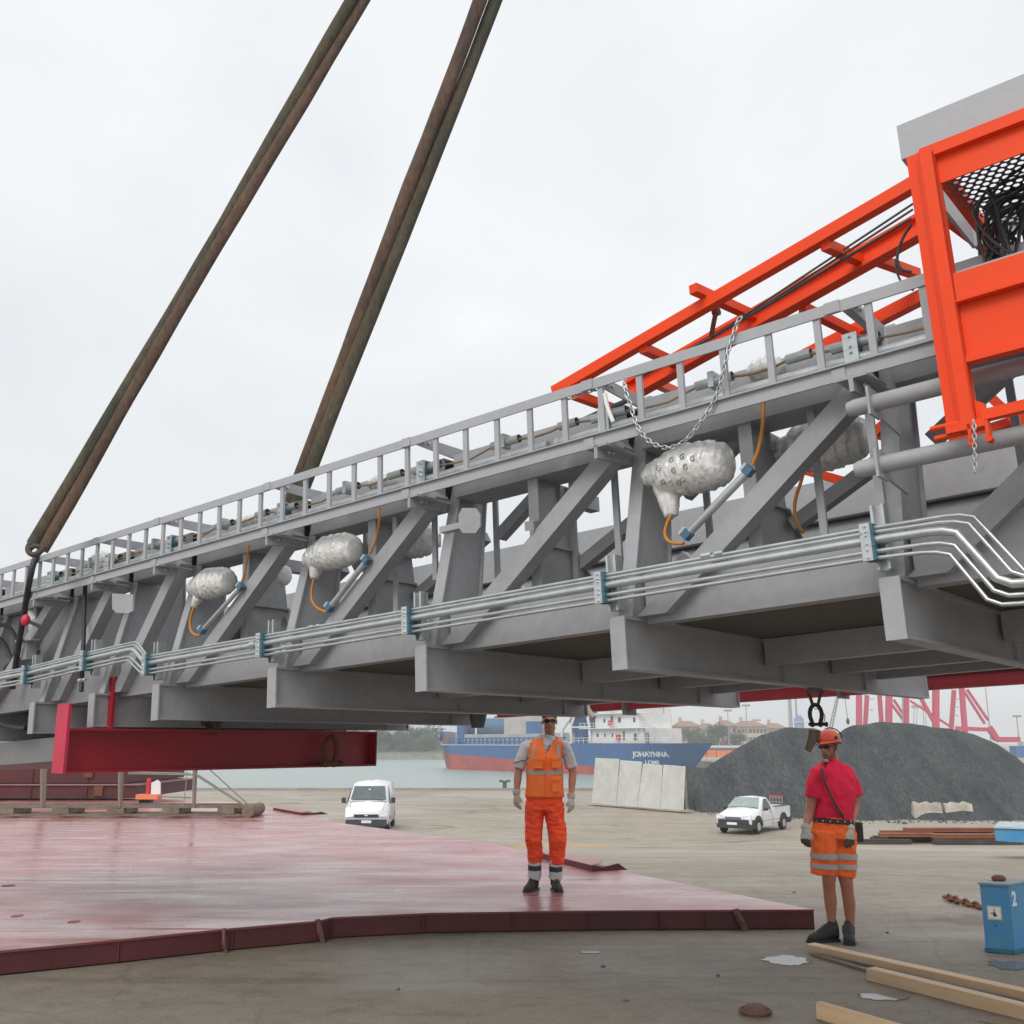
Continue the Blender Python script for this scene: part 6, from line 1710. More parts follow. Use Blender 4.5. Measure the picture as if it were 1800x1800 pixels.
class Fig:
    """joints are read off the photo: (px, py, depth offset in metres)"""
    def __init__(s, Y): s.Y = Y
    def P(s, x, y, dy=0): return B(x, y, s.Y + dy)
    def loft(s, mb_, rows, n=18, yaw=0, cap=True):
        """rows: (x, y, dy, rx, ry) ring half-widths in metres; rings lie across the path"""
        path = [s.P(r[0], r[1], r[2]) for r in rows]; m = len(path); vs = []
        for i, (p, r) in enumerate(zip(path, rows)):
            d = (path[min(i + 1, m - 1)] - path[max(i - 1, 0)]).normalized()
            lat = V3((math.cos(yaw), math.sin(yaw), 0)); lat = (lat - d * lat.dot(d)).normalized(); dep = d.cross(lat).normalized()
            for k in range(n):
                a = 2 * math.pi * k / n; ca, sa = math.cos(a), math.sin(a)
                e_ = .85
                ca = math.copysign(abs(ca) ** e_, ca); sa = math.copysign(abs(sa) ** e_, sa)
                vs.append(p + lat * (ca * r[3]) + dep * (sa * r[4]))
        fs = [(i * n + k, i * n + (k + 1) % n, (i + 1) * n + (k + 1) % n, (i + 1) * n + k) for i in range(m - 1) for k in range(n)]
        mb_.add(vs, fs, True)
        if cap: mb_.add(vs[:n], [list(range(n))[::-1]]); mb_.add(vs[-n:], [list(range(n))])
        return mb_
def hand_mb(wrist, down, palm_n, thumb_dir, size=.185, curl=.9, palm=None):
    """open-fingered gloved hand: palm plus four unequal bent fingers and a thumb"""
    m_ = MB(); d = V3(down).normalized(); nrm = V3(palm_n); nrm = (nrm - d * nrm.dot(d)).normalized(); sd = d.cross(nrm).normalized()
    if sd.dot(V3(thumb_dir)) < 0: sd = -sd
    s = size; W_ = V3(wrist)
    # palm
    pts = [W_ - d * .035, W_, W_ + d * .03, W_ + d * s * .28, W_ + d * s * .47]
    rr = [(.036, .030), (.034, .027), (.038, .024), (.046, .022), (.045, .019)]
    n = 16; vs = []
    for p, (a_, b_) in zip(pts, rr):
        for k in range(n):
            t = 2 * math.pi * k / n; vs.append(p + sd * (math.cos(t) * a_) + nrm * (math.sin(t) * b_))
    m_.add(vs, [(i * n + k, i * n + (k + 1) % n, (i + 1) * n + (k + 1) % n, (i + 1) * n + k) for i in range(4) for k in range(n)] + [list(range(n))[::-1], list(range(4 * n, 5 * n))], True)
    for j, (o_, ln, r_) in enumerate([(.033, .43, .0105), (.011, .48, .0110), (-.012, .45, .0105), (-.033, .36, .0095)]):
        root = W_ + d * s * .42 + sd * o_; ln *= s; c1 = curl * (.45 + .12 * j)
        p1 = root + (d * math.cos(c1 * .5) + nrm * math.sin(c1 * .5)) * ln * .45 + sd * (o_ * .12)
        p2 = p1 + (d * math.cos(c1 * 1.3) + nrm * math.sin(c1 * 1.3)) * ln * .32
        p3 = p2 + (d * math.cos(c1 * 2.0) + nrm * math.sin(c1 * 2.0)) * ln * .25
        m_.tube([root - d * .015, root, p1, p2, p3, p3 + (p3 - p2) * .15], [r_ * 1.1, r_ * 1.12, r_ * 1.1, r_, r_ * .85, r_ * .4], 9)
    root = W_ + d * s * .14 + sd * .030
    q1 = root + (sd * .55 + d * .75 + nrm * .25).normalized() * s * .20
    q2 = q1 + (sd * .15 + d * .9 + nrm * .5).normalized() * s * .17
    m_.tube([root - d * .01, root, q1, q2, q2 + (q2 - q1) * .15], [.016, .016, .0135, .0115, .005], 9)
    return m_
def head_parts(fig, cx, ey, ch, H, yaw, pitch=0, dyc=0):
    """head mesh: centre x px, eye line px, H head height in metres; yaw turns the face"""
    c = fig.P(cx, ey, dyc)
    f = V3((math.sin(yaw), -math.cos(yaw), 0)); r_ = V3((math.cos(yaw), math.sin(yaw), 0)); u = V3((0, 0, 1))
    return c, f, r_, u

def build_head(m_, c, f, r, u, H=.235):
    k = H / .235
    def q(a, b_, z): return c + r * (a * k) + f * (b_ * k) + u * (z * k)
    A = (r, f, u)
    m_.ell(q(0, -.008, .035), .076 * k, .096 * k, .088 * k, 20, 14, A)        # skull
    m_.ell(q(0, .028, -.035), .060 * k, .062 * k, .080 * k, 18, 12, A)         # face
    m_.ell(q(0, .060, -.092), .030 * k, .026 * k, .024 * k, 14, 9, A)          # chin
    for sg in (-1, 1):
        m_.ell(q(sg * .042, .050, -.030), .022 * k, .022 * k, .02 * k, 10, 8, A)  # cheeks
        m_.ell(q(sg * .048, .015, -.070), .018 * k, .03 * k, .022 * k, 10, 8, A)  # jaw
        m_.ell(q(sg * .079, -.008, -.008), .010 * k, .020 * k, .032 * k, 10, 8, A) # ears
        m_.ell(q(sg * .012, .098, -.036), .010 * k, .012 * k, .010 * k, 8, 6, A)  # nostrils
    m_.tube([q(0, .080, .008), q(0, .098, -.014), q(0, .112, -.032), q(0, .098, -.042)], [.008 * k, .010 * k, .013 * k, .010 * k], 8)
    m_.tube([q(-.045, .070, .018), q(0, .088, .020), q(.045, .070, .018)], .011 * k, 8)   # brow
    m_.ell(q(0, .080, -.064), .026 * k, .018 * k, .012 * k, 12, 8, A)
    m_.tube([q(0, -.015, -.05), q(0, -.022, -.115), q(0, -.03, -.18)], [.058 * k, .056 * k, .066 * k], 16)   # neck
def sunglasses(c, f, r, u, H, parent, big=1.0):
    k = H / .235
    for sg in (-1, 1):
        m_ = MB(); ctr = c + r * (sg * .032 * k) + f * (.092 * k) + u * (.002 * k)
        ax = (r - f * sg * .25).normalized(); nn_ = ax.cross(u).normalized()
        ring = [ctr + ax * (math.cos(2 * math.pi * i / 18) * .029 * k * big) + u * (math.sin(2 * math.pi * i / 18) * .021 * k * big) for i in range(18)]
        m_.prism(ring, nn_ * (.004 * (1 if nn_.dot(f) > 0 else -1))); o_ = obj('sunglass_lens', m_, LENS, parent)
    m_ = MB()
    m_.tube([c + r * (-.006 * k) + f * .098 * k + u * .008 * k, c + r * (.006 * k) + f * .098 * k + u * .008 * k], .0025, 6)
    for sg in (-1, 1): m_.tube([c + r * (sg * .062 * k) + f * (.080 * k) + u * (.006 * k), c + r * (sg * .080 * k) + f * (.02 * k) + u * (.004 * k), c + r * (sg * .080 * k) - f * (.02 * k)], .0022, 6)
    obj('sunglass_frame', m_, BLACK, parent)

# ---------------------------------------------------------------- man in the orange vest, on the deck
F = Fig(11.44)
man = thing('person', G(955, 1565, DZ), 'man in orange hi-vis vest and trousers, sunglasses and white gloves, standing on the red deck', 'person', None)
m_ = MB()
hc = F.P(966, 1268, .02); f_, r_, u_ = V3((0, -1, 0)), V3((1, 0, 0)), V3((0, 0, 1))
build_head(m_, hc, f_, r_, u_, .238)
F.loft(m_, [(966, 1296, .05, .062, .06), (963, 1303, .04, .12, .085), (960, 1314, .03, .16, .10), (958, 1335, .02, .16, .105), (958, 1365, .02, .165, .115), (957, 1395, .02, .168, .12), (957, 1418, .02, .175, .125)])
for sh, el, wr in [((924, 1310, .03), (911, 1358, .04), (908, 1392, -.02)), ((993, 1309, .03), (1007, 1357, .04), (1004, 1398, -.02))]:
    F.loft(m_, [(sh[0] + (12 if sh[0] < 950 else -12), sh[1] + 2, sh[2], .036, .04), (sh[0] + (2 if sh[0] < 950 else -2), sh[1] + 3, sh[2], .046, .048), ((sh[0] + el[0]) / 2, (sh[1] + el[1]) / 2, .04, .050, .052), (*el, .044, .046), ((el[0] * .6 + wr[0] * .4), el[1] * .6 + wr[1] * .4, .02, .043, .044), (*wr, .029, .027), (wr[0], wr[1] + 6, -.025, .028, .026)], 14)
for hp, kn, an, ft in [((940, 1418, .02), (938, 1482, -.01), (935, 1545, .04), 0), ((975, 1418, .02), (974, 1482, -.01), (976, 1549, .04), 0)]:
    F.loft(m_, [(*hp, .095, .10), (hp[0] * .5 + kn[0] * .5, 1450, .01, .082, .088), (*kn, .058, .062), (kn[0] * .5 + an[0] * .5, 1512, .03, .052, .058), (*an, .036, .042), (an[0], 1560, .04, .04, .06)], 14)
obj('body', remeshed(m_, .0095, 4), SKIN, man)
# face details
m_ = MB(); m_.tube([hc + r_ * -.022 + f_ * .096 - u_ * .0645, hc + f_ * .1005 - u_ * .0635, hc + r_ * .022 + f_ * .096 - u_ * .0645], .0036, 6); obj('mouth', m_, LIP, man)
sunglasses(hc, f_, r_, u_, .238, man, 1.15)
m_ = MB(); m_.ell(hc + u_ * .05 - f_ * .012, .083, .100, .084, 20, 12); 
m_.v = [p if p.z > hc.z + .035 or (p - hc).dot(f_) < .01 else V3((p.x, p.y, hc.z + .035)) for p in m_.v]
obj('hair', m_, HAIR, man)
# shirt with sleeves
m_ = MB()
F.loft(m_, [(965, 1294, .045, .078, .078), (963, 1301, .04, .13, .095), (960, 1311, .03, .18, .118), (958, 1335, .02, .178, .125), (958, 1370, .02, .175, .12), (957, 1396, .02, .178, .125)])
for sh, el in [((923, 1311, .03), (912, 1350, .04)), ((994, 1310, .03), (1005, 1350, .04))]:
    F.loft(m_, [(sh[0] + (14 if sh[0] < 950 else -14), sh[1] - 4, sh[2], .052, .06), (sh[0] + (3 if sh[0] < 950 else -3), sh[1], sh[2], .064, .07), ((sh[0] + el[0]) / 2, (sh[1] + el[1]) / 2, .04, .064, .068), (*el, .062, .064)], 16)
obj('shirt', remeshed(m_, .008, 2, .008, 12, (1, 1, 1), .5), SHIRT, man)
m_ = MB(); m_.tube([F.P(903, 1342, -.02), F.P(911, 1339, -.045), F.P(919, 1337, -.05), F.P(923, 1337, -.04)], .006, 6); obj('sleeve_stripe', m_, BLACK, man)
m_ = MB(); m_.tube([F.P(966, 1309, -.085), F.P(965, 1315, -.112), F.P(961, 1320, -.114)], .005, 6); obj('collar_stripe', m_, BLACK, man)
# vest: shell open at the neck in a V
def ring_pt(x, y, dy, rx, ry, a):
    p = F.P(x, y, dy); return p + V3((math.cos(a) * rx, math.sin(a) * ry, 0))
VR = [(964, 1296, .045, .095, .10), (962, 1300, .04, .155, .125), (960, 1306, .035, .196, .145), (958, 1316, .03, .202, .155), (958, 1335, .02, .198, .158), (957, 1352, .02, .196, .150), (957, 1366, .02, .196, .146), (957, 1385, .02, .200, .150), (957, 1401, .02, .206, .154)]
def vest_grid(rows, a0, a1, na, dr=0):
    g = []
    for (x, y, dy, rx, ry) in rows:
        g.append([ring_pt(x, y, dy, rx + dr, ry + dr, a0 + (a1 - a0) * i / na) for i in range(na + 1)])
    return g
def sm_rows(rows, k=4):
    out = []
    for a, c in zip(rows, rows[1:]):
        for i in range(k): out.append(tuple(a[j] + (c[j] - a[j]) * i / k for j in range(5)))
    out.append(rows[-1]); return out
rows = sm_rows(VR, 4); NA = 64
m_ = MB(); vs = []
for ri, (x, y, dy, rx, ry) in enumerate(rows):
    for i in range(NA):
        a = 2 * math.pi * i / NA; p = ring_pt(x, y, dy, rx, ry, a)
        fz = noise.noise(V3((p.x * 9, p.y * 9, p.z * 5))) * .009 + noise.noise(V3((p.x * 22, p.y * 20, p.z * 12))) * .004
        d = V3((math.cos(a), math.sin(a), 0)); vs.append(p + d * fz)
fs = []
vneck_y = 1326
for ri in range(len(rows) - 1):
    yy = (rows[ri][1] + rows[ri + 1][1]) / 2
    for i in range(NA):
        am = 2 * math.pi * (i + .5) / NA
        xo = math.cos(am) * rows[ri][3]
        front = math.sin(am) < 0
        # V opening at the front
        half = .072 * max(0, (vneck_y - yy) / (vneck_y - 1299))
        if yy < vneck_y and front and abs(xo - .012) < half + .001: continue
        if abs(xo) > .178 and 1306 < yy < 1338 and abs(math.sin(am)) < .62: continue     # arm holes
        if not front and yy < 1302: pass
        fs.append((ri * NA + i, ri * NA + (i + 1) % NA, (ri + 1) * NA + (i + 1) % NA, (ri + 1) * NA + i))
m_.add(vs, fs, True)
vest = obj('vest', m_, HIVO, man)
sol = vest.modifiers.new('s', 'SOLIDIFY'); sol.thickness = .006; sol.offset = 1
def band(y0, y1, a0, a1, dr, mm_, nm, par, xr=None):
    rr_ = [r for r in rows if y0 - 3 <= r[1] <= y1 + 3]
    def rowat(y):
        for a, c in zip(rows, rows[1:]):
            if a[1] <= y <= c[1]: t = (y - a[1]) / (c[1] - a[1]); return tuple(a[j] + (c[j] - a[j]) * t for j in range(5))
        return rows[0] if y < rows[0][1] else rows[-1]
    m2 = MB(); nn_ = 30; ny_ = 6
    def fn(u, v):
        rw = rowat(y0 + (y1 - y0) * v); a = a0 + (a1 - a0) * u
        p = ring_pt(rw[0], rw[1], rw[2], rw[3], rw[4], a); d = V3((math.cos(a), math.sin(a), 0))
        return p + d * (dr + noise.noise(V3((p.x * 9, p.y * 9, p.z * 5))) * .009 + noise.noise(V3((p.x * 22, p.y * 20, p.z * 12))) * .004)
    m2.grid(nn_, ny_, fn); return obj(nm, m2, mm_, par)
band(1354, 1361, 0, 2 * math.pi, .009, REFL, 'reflective_band', vest)
for (a0, a1) in ((math.radians(228), math.radians(238)), (math.radians(305), math.radians(315))):
    band(1303, 1353, a0, a1, .009, REFL, 'shoulder_band', vest)
for x0, x1, y0, y1 in [(937, 955, 1331, 1351), (969, 986, 1331, 1350), (970, 986, 1367, 1392)]:
    m2 = MB()
    c = F.P((x0 + x1) / 2, (y0 + y1) / 2, -.148); hw = (x1 - x0) / 164 / 2; hh = (y1 - y0) / 164 / 2
    yw = (c.x - F.P(957, 1340).x) * 2.0
    X_ = V3((math.cos(yw), math.sin(yw), 0)); N_ = V3((X_.y, -X_.x, 0))
    m2.box(c, hw, .008, hh, (X_, N_, V3((0, 0, 1)))); m2.box(c + V3((0, 0, hh * .75)) + N_ * .008, hw * 1.05, .006, hh * .28, (X_, N_, V3((0, 0, 1)))); obj('vest_pocket', remeshed(m2, .006, 3, .003, 20), HIVO, vest)
m2 = MB(); m2.tube([F.P(960, 1327, -.145), F.P(959, 1345, -.150), F.P(958, 1400, -.150)], .003, 6); obj('vest_zip', m2, HIVR, vest)
# trousers
m_ = MB()
F.loft(m_, [(957, 1396, .02, .19, .135), (957, 1412, .02, .195, .14), (956, 1424, .02, .20, .14)])
F.loft(m_, [(941, 1412, .02, .105, .125), (939, 1436, .02, .100, .12), (938, 1455, .01, .090, .11), (938, 1478, -.01, .088, .108), (940, 1490, .01, .078, .095), (941, 1502, .02, .082, .098), (940, 1514, .03, .072, .09)], 18)
F.loft(m_, [(974, 1412, .02, .105, .125), (975, 1436, .02, .100, .12), (978, 1455, .01, .092, .11), (981, 1478, -.01, .090, .108), (980, 1490, .01, .079, .095), (979, 1503, .02, .083, .098), (978, 1516, .03, .072, .09)], 18)
m_.box(F.P(991, 1462, .02), .025, .07, .09)
obj('trousers', remeshed(m_, .008, 2, .012, 11, (.8, .8, 1.5), .6), HIVR, man)
for cx, yb_ in ((940, 1508), (977, 1510)):
    for y0, y1, mm_, nm in [(yb_, yb_ + 13, CUFFW, 'cuff_band'), (yb_ + 12.5, yb_ + 22, CUFFD, 'cuff_band'), (yb_ + 21.5, yb_ + 36, CUFFW, 'cuff_band')]:
        m2 = MB(); F.loft(m2, [(cx, y0, .03, .072, .085), (cx, (y0 + y1) / 2, .03, .072, .085), (cx - (.5 if y1 < 1540 else 2), y1, .03, .071, .086)], 22); obj(nm, m2, mm_, man)
# boots
def boot(fig, x, yb_, toe_dx, toe_dy, mm_, sz=1.0, parent=None, h=.14, zb=None, nm='boot'):
    base = fig.P(x, yb_, 0); base.z = zb
    d = V3((toe_dx, toe_dy, 0)).normalized(); s_ = V3((-d.y, d.x, 0)); k = sz
    m2 = MB(); prof = [(-.085, .030, .05), (-.075, .040, .085), (-.02, .044, .08), (.05, .042, .06), (.11, .047, .042), (.165, .042, .034), (.195, .022, .024)]
    pts, rr_ = [], []
    n = 16; vs = []
    for a, w_, hh_ in prof:
        c = base + d * (a * k) + V3((0, 0, hh_ * k))
        for i in range(n):
            t = 2 * math.pi * i / n; zz = math.sin(t) * hh_ * k
            vs.append(c + s_ * (math.cos(t) * w_ * k) + V3((0, 0, zz)))
    m2.add(vs, [(i * n + q_, i * n + (q_ + 1) % n, (i + 1) * n + (q_ + 1) % n, (i + 1) * n + q_) for i in range(len(prof) - 1) for q_ in range(n)] + [list(range(n))[::-1], list(range(len(vs) - n, len(vs)))], True)
    m2.tube([base + V3((0, 0, .05)) - d * .03 * k, base + V3((0, 0, h)) - d * .035 * k], [.05 * k, .052 * k], 16)
    o2 = obj(nm, remeshed(m2, .008, 3), mm_, parent)
    m3 = MB(); out_ = [base + d * (a * k * 1.04) + s_ * (w_ * k * 1.1) for a, w_, _ in prof] + [base + d * (a * k * 1.04) - s_ * (w_ * k * 1.1) for a, w_, _ in reversed(prof)]
    m3.prism(out_, (0, 0, .022)); obj('sole', m3, BLACK, o2)
    m3 = MB()
    for j in range(4): m3.tube([base + d * (.03 + j * .022) * k + s_ * .022 + V3((0, 0, (.128 - j * .013) * k)), base + d * (.035 + j * .022) * k + V3((0, 0, (.136 - j * .014) * k)), base + d * (.03 + j * .022) * k - s_ * .022 + V3((0, 0, (.128 - j * .013) * k))], .003, 5)
    obj('laces', m3, GREYD, o2)
    return o2
boot(F, 937, 1565, -.45, -1, BOOT, 1.0, man, .16, DZ)
boot(F, 977, 1568, .18, -1, BOOT, 1.0, man, .16, DZ)
# gloves
for w, dn_, th, nm in [((908, 1396, -.03), (.0, -.15, -1), (1, -.5, 0), 'glove'), ((1004, 1402, -.03), (.05, -.12, -1), (-1, -.5, 0), 'glove')]:
    sg = 1 if w[0] < 950 else -1
    hm = hand_mb(F.P(*w), dn_, (sg * .6, .6, 0), (sg * .5, -1, 0), .19, .95)
    hm.tube([F.P(w[0], w[1] - 7, -.02), F.P(w[0], w[1] + 1, -.03)], [.046, .040], 14)
    obj(nm, remeshed(hm, .0062, 2, .002, 30), GLOVE, man)

# ---------------------------------------------------------------- man in the red shirt, on the ground
F = Fig(9.57)
YW = math.radians(-28)
man2 = thing('person', G(1462, 1655, 0), 'man in crimson t-shirt, orange shorts and orange helmet with a shoulder bag, looking left', 'person')
m_ = MB()
yh = math.radians(-48)
hc = F.P(1457, 1311, .0); f_, r_, u_ = V3((math.sin(yh), -math.cos(yh), -.12)).normalized(), V3((math.cos(yh), math.sin(yh), 0)), V3((0, 0, 1))
u_ = r_.cross(f_).normalized(); u_ = u_ if u_.z > 0 else -u_
build_head(m_, hc, f_, r_, u_, .225)
F.loft(m_, [(1461, 1338, .05, .055, .05), (1462, 1346, .04, .10, .07), (1462, 1360, .03, .15, .09), (1463, 1385, .02, .18, .115), (1464, 1415, .01, .158, .11), (1465, 1445, .01, .165, .115), (1465, 1470, .01, .17, .12)], 18, YW)
for sh, el, wr in [((1432, 1360, -.06), (1426, 1413, -.02), (1417, 1454, -.10)), ((1497, 1362, .08), (1502, 1418, .04), (1494, 1454, -.10))]:
    F.loft(m_, [(sh[0] + (13 if sh[0] < 1450 else -13), sh[1] + 2, sh[2], .034, .038), (sh[0] + (4 if sh[0] < 1450 else -4), sh[1] + 3, sh[2], .046, .048), ((sh[0] + el[0]) / 2, (sh[1] + el[1]) / 2, sh[2] * .6, .050, .052), (*el, .045, .046), (el[0] * .55 + wr[0] * .45, el[1] * .55 + wr[1] * .45, -.03, .043, .042), (*wr, .029, .027), (wr[0] - .5, wr[1] + 6, wr[2] - .02, .028, .026)], 14)
F.loft(m_, [(1450, 1470, .0, .10, .10), (1455, 1500, -.01, .088, .092), (1458, 1530, -.02, .068, .072), (1457, 1552, -.02, .056, .060), (1458, 1568, .0, .052, .056), (1460, 1584, .02, .055, .062), (1461, 1604, .03, .044, .050), (1462, 1624, .03, .034, .040), (1463, 1640, .03, .040, .045)], 14, YW)
F.loft(m_, [(1481, 1470, .05, .10, .10), (1481, 1500, .03, .088, .092), (1483, 1530, .01, .070, .074), (1488, 1552, .0, .058, .062), (1490, 1570, .02, .053, .057), (1493, 1588, .04, .055, .062), (1494, 1610, .05, .043, .049), (1495, 1632, .05, .034, .040), (1495, 1648, .05, .040, .045)], 14, YW)
obj('body', remeshed(m_, .0092, 4), mat('sunburnt_skin', (.42, .17, .105), .5, var=.1, scale=9, sub=.08), man2)
sunglasses(hc, f_, r_, u_, .225, man2, 1.0)
m_ = MB(); m_.tube([hc + r_ * -.022 + f_ * .090 - u_ * .062, hc + f_ * .096 - u_ * .061, hc + r_ * .022 + f_ * .090 - u_ * .062], .0036, 6); obj('mouth', m_, LIP, man2)
m_ = MB(); m_.ell(hc + f_ * .058 - u_ * .090, .034, .034, .026, 12, 8, (r_, f_, u_)); m_.tube([hc + r_ * -.07 + f_ * .0 - u_ * .02, hc + r_ * -.058 + f_ * .03 - u_ * .075, hc + f_ * .05 - u_ * .105, hc + r_ * .058 + f_ * .03 - u_ * .075, hc + r_ * .07 + f_ * .0 - u_ * .02], .009, 7)
obj('short_beard', m_, mat('greying_beard', (.16, .11, .085), .9, var=.3, scale=40), man2)
m_ = MB(); m_.box(hc + f_ * .075 - u_ * .118, .016, .014, .012, (r_, f_, u_)); obj('chin_strap_clip', m_, mat('strap_clip_pale', (.42, .45, .40), .6), man2)
m_ = MB()
for sg in (-1, 1): m_.tube([hc + r_ * (.082 * sg) + u_ * .03, hc + r_ * (.078 * sg) - u_ * .03 + f_ * .01, hc + r_ * (.045 * sg) + f_ * .05 - u_ * .10, hc + f_ * .07 - u_ * .12], .0042, 6)
obj('chin_strap', m_, mat('strap_grey', (.25, .22, .18), .8), man2)
# helmet
m_ = MB(); nu, nv = 28, 10; vs = []
hcc = hc + u_ * .052 - f_ * .008
for j in range(nv + 1):
    t = (math.pi / 2) * j / nv
    for i in range(nu):
        a = 2 * math.pi * i / nu; rx = .098 * math.sin(t); ry = .122 * math.sin(t)
        rid = 1 + .035 * max(0, math.cos(3 * (a - math.pi / 2))) * math.sin(t) * math.cos(t)
        vs.append(hcc + r_ * (math.cos(a) * rx * rid) + f_ * (math.sin(a) * ry * rid) + u_ * (math.cos(t) * .098))
m_.add(vs, [(j * nu + i, j * nu + (i + 1) % nu, (j + 1) * nu + (i + 1) % nu, (j + 1) * nu + i) for j in range(nv) for i in range(nu)], True)
last = vs[-nu:]
rim = [hcc + r_ * (math.cos(2 * math.pi * i / nu) * (.104)) + f_ * (math.sin(2 * math.pi * i / nu) * (.124 + .030 * max(0, math.sin(2 * math.pi * i / nu)) ** 2)) - u_ * (.018 + (.022 if math.sin(2 * math.pi * i / nu) < -.3 else 0)) for i in range(nu)]
m_.add(last + rim, [(i, (i + 1) % nu, nu + (i + 1) % nu, nu + i) for i in range(nu)], True)
he = obj('helmet', m_, HELM, man2); so = he.modifiers.new('s', 'SOLIDIFY'); so.thickness = .004
m_ = MB()
m_.tube([hcc + r_ * (.104 * math.cos(a)) + f_ * (.126 * math.sin(a)) - u_ * .030 for a in [math.radians(k) for k in range(-210, 31, 12)]], .008, 6)
obj('helmet_band', m_, BLACK, he)
m_ = MB()
for sg in (1, -1):
    m_.tube([hcc + (r_ * (sg * math.sin(t) * .104) + u_ * (math.cos(t) * .104)) - f_ * (.035 + .03 * math.sin(t)) for t in [math.radians(k) for k in range(0, 95, 12)]], .006, 6)
obj('helmet_strap', m_, BLACK, he)
for sg in (1, -1):
    m_ = MB(); m_.ell(hcc + r_ * (sg * .093) + f_ * .022 + u_ * .024, .009, .026, .015, 10, 7, (r_, f_, u_)); obj('helmet_vent', m_, CUFFD, he)
# t-shirt
m_ = MB()
F.loft(m_, [(1461, 1337, .045, .072, .068), (1461, 1342, .04, .105, .085), (1462, 1348, .035, .16, .10), (1462, 1356, .03, .196, .118), (1462, 1368, .03, .206, .130), (1463, 1388, .02, .205, .138), (1464, 1412, .01, .188, .135), (1464, 1432, .01, .180, .135), (1464, 1440, .01, .178, .132)], 20, YW)
for sh, el in [((1433, 1360, -.06), (1430, 1401, -.03)), ((1495, 1362, .08), (1503, 1400, .05))]:
    F.loft(m_, [(sh[0] + (15 if sh[0] < 1450 else -15), sh[1] - 7, sh[2], .045, .055), (sh[0] + (5 if sh[0] < 1450 else -5), sh[1] - 2, sh[2], .064, .066), ((sh[0] * .6 + el[0] * .4), (sh[1] * .6 + el[1] * .4), sh[2] * .7, .068, .070), (*el, .070, .072)], 16)
obj('tshirt', remeshed(m_, .008, 2, .011, 9, (1.2, 1.2, .8), .5), REDS, man2)
m2 = MB(); nk = F.P(1461, 1337, .045); m2.tube([nk + V3((math.cos(a) * .073, math.sin(a) * .069, .004 * math.sin(a))) for a in [k * math.pi / 12 for k in range(24)]], .008, 6, closed=True); obj('shirt_collar', m2, REDS, man2)
# shorts with bands
SR = [(1465, 1436, .01, .176, .130), (1465, 1450, .01, .186, .138)]
m_ = MB()
F.loft(m_, [(*SR[0][:3], .172, .128), (1465, 1446, .01, .182, .134), (1465, 1460, .01, .190, .138), (1465, 1472, .01, .192, .138)], 20, YW)
legs = [[(1449, 1462, -.02, .115, .125), (1449, 1490, -.03, .112, .122), (1449, 1512, -.03, .110, .118), (1448, 1537, -.03, .106, .115)],
        [(1481, 1462, .04, .115, .125), (1482, 1490, .03, .112, .122), (1482, 1512, .02, .110, .118), (1481, 1540, .02, .106, .115)]]
for lg in legs: F.loft(m_, lg, 20, YW)
sho = obj('shorts', remeshed(m_, .008, 2, .013, 9, (1.3, 1.3, .7), .5), HIVS, man2)
for lg in legs:
    for y0, y1 in ((1499, 1509), (1517, 1526)):
        m2 = MB(); F.loft(m2, [(lg[2][0], y0, lg[2][2], .122, .130), (lg[2][0], (y0 + y1) / 2, lg[2][2], .122, .129), (lg[2][0], y1, lg[2][2], .120, .128)], 26, YW, cap=False)
        for i, p in enumerate(m2.v): m2.v[i] = p + V3((noise.noise(p * 12), noise.noise(p * 12 + V3((5, 0, 0))), noise.noise(p * 8) * .5)) * .006
        o2 = obj('reflective_band', m2, REFL, sho)
m2 = MB(); F.loft(m2, [(1465, 1438, .01, .184, .140), (1465, 1442, .01, .186, .141), (1465, 1446.5, .01, .188, .142)], 26, YW); belt = obj('belt', m2, mat('belt_dark', (.05, .015, .012), .6), man2)
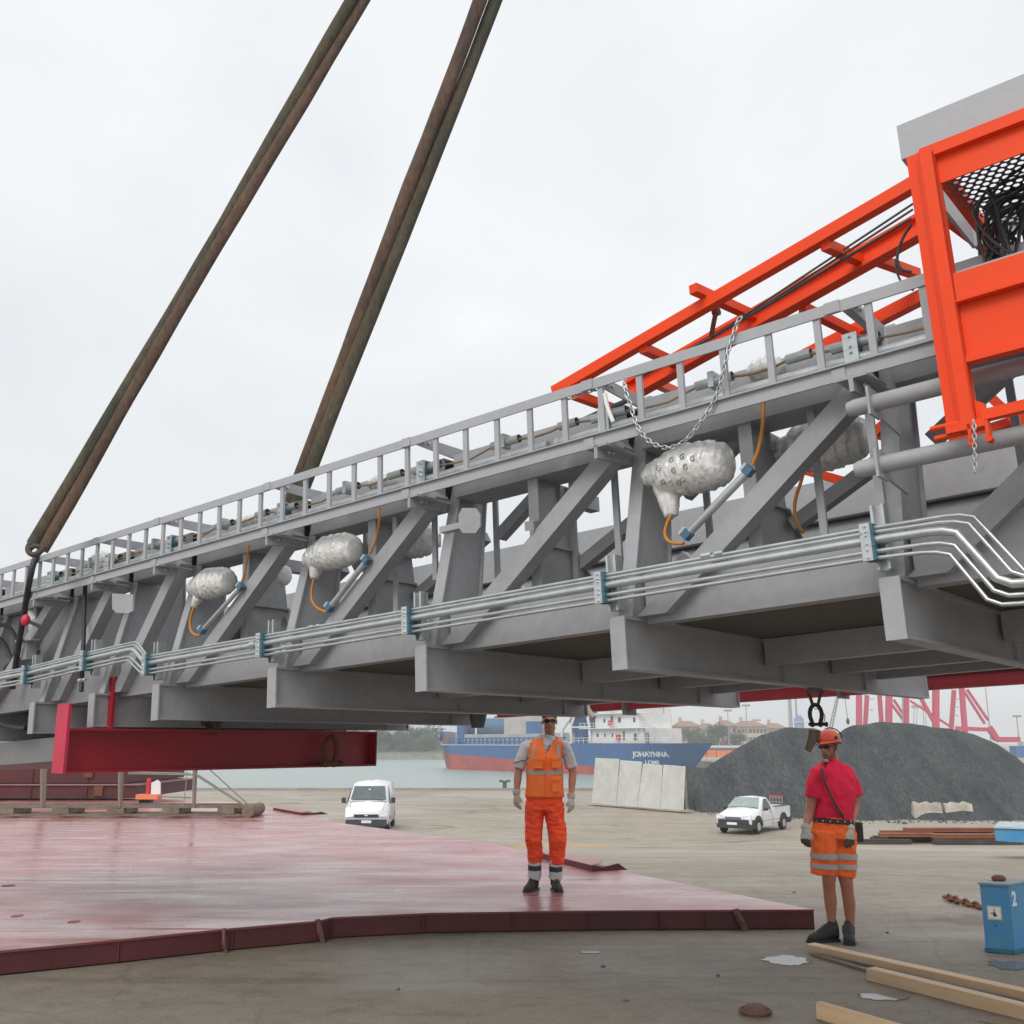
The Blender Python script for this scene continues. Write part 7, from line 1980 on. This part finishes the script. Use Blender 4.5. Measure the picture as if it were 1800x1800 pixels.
for k in range(9):
    m2 = MB(); a = math.radians(190 + k * 14 - 28); c = F.P(1465, 1442, .01)
    lat = V3((math.cos(YW), math.sin(YW), 0)); dep = V3((-math.sin(YW), math.cos(YW), 0)); a2 = math.radians(190 + k * 20)
    m2.ell(c + lat * (math.cos(a2) * .188) + dep * (math.sin(a2) * .143), .009, .009, .009, 8, 6); obj('belt_stud', m2, CHROME, belt)
# bag and strap
m2 = MB(); c = F.P(1506, 1462, .10); m2.box(c, .045, .06, .085); bg_ = obj('shoulder_bag', remeshed(m2, .012, 6), mat('bag_black', (.03, .027, .025), .7), man2)
m2 = MB()
sp_ = [(1456, 1340, .02), (1445, 1346, -.09), (1446, 1362, -.165), (1452, 1380, -.185), (1462, 1402, -.190), (1474, 1424, -.175), (1487, 1441, -.13), (1497, 1448, -.0), (1504, 1452, .06)]
P_ = smooth_path([F.P(*q_) for q_ in sp_], 2)
m2.tube(P_, [(.016, .005)] * len(P_), 10, up=(1, .3, .6)); obj('bag_strap', m2, mat('strap_brown', (.045, .025, .02), .7), bg_)
m2 = MB(); P_ = smooth_path([F.P(1455, 1343, .02), F.P(1470, 1344, .12), F.P(1490, 1380, .17), F.P(1504, 1452, .12)], 2); m2.tube(P_, [(.016, .005)] * len(P_), 8, up=(1, .3, .6)); obj('bag_strap', m2, mat('strap_brown', (.045, .025, .02), .7), bg_)
# shoes
boot(F, 1457, 1648, -1, -.35, SHOE, 1.08, man2, .12, 0, 'shoe')
boot(F, 1493, 1656, -.30, -1, SHOE, 1.08, man2, .12, 0, 'shoe')
# gloves
for w, dn_, pn, th in [((1416, 1457, -.12), (-.12, -.12, -1), (.5, .7, 0), (.6, -1, 0)), ((1493, 1458, -.12), (-.12, -.25, -1), (.1, 1, 0), (-1, -.2, 0))]:
    hm = hand_mb(F.P(*w), dn_, pn, th, .185, .9)
    hm.tube([F.P(w[0] + .5, w[1] - 6, -.10), F.P(w[0], w[1] + 1, -.12)], [.045, .039], 14)
    go = obj('glove', remeshed(hm, .006, 2, .002, 30), GLOVE, man2)
    # darker worn fingertips painted into the glove by a second part
    W_ = F.P(*w); d = V3(dn_).normalized()
    me = go.data; me.materials.append(GLOVED)
    for pgn in me.polygons:
        if (pgn.center + root_loc(man2) - W_).dot(d) > .088: pgn.material_index = 1
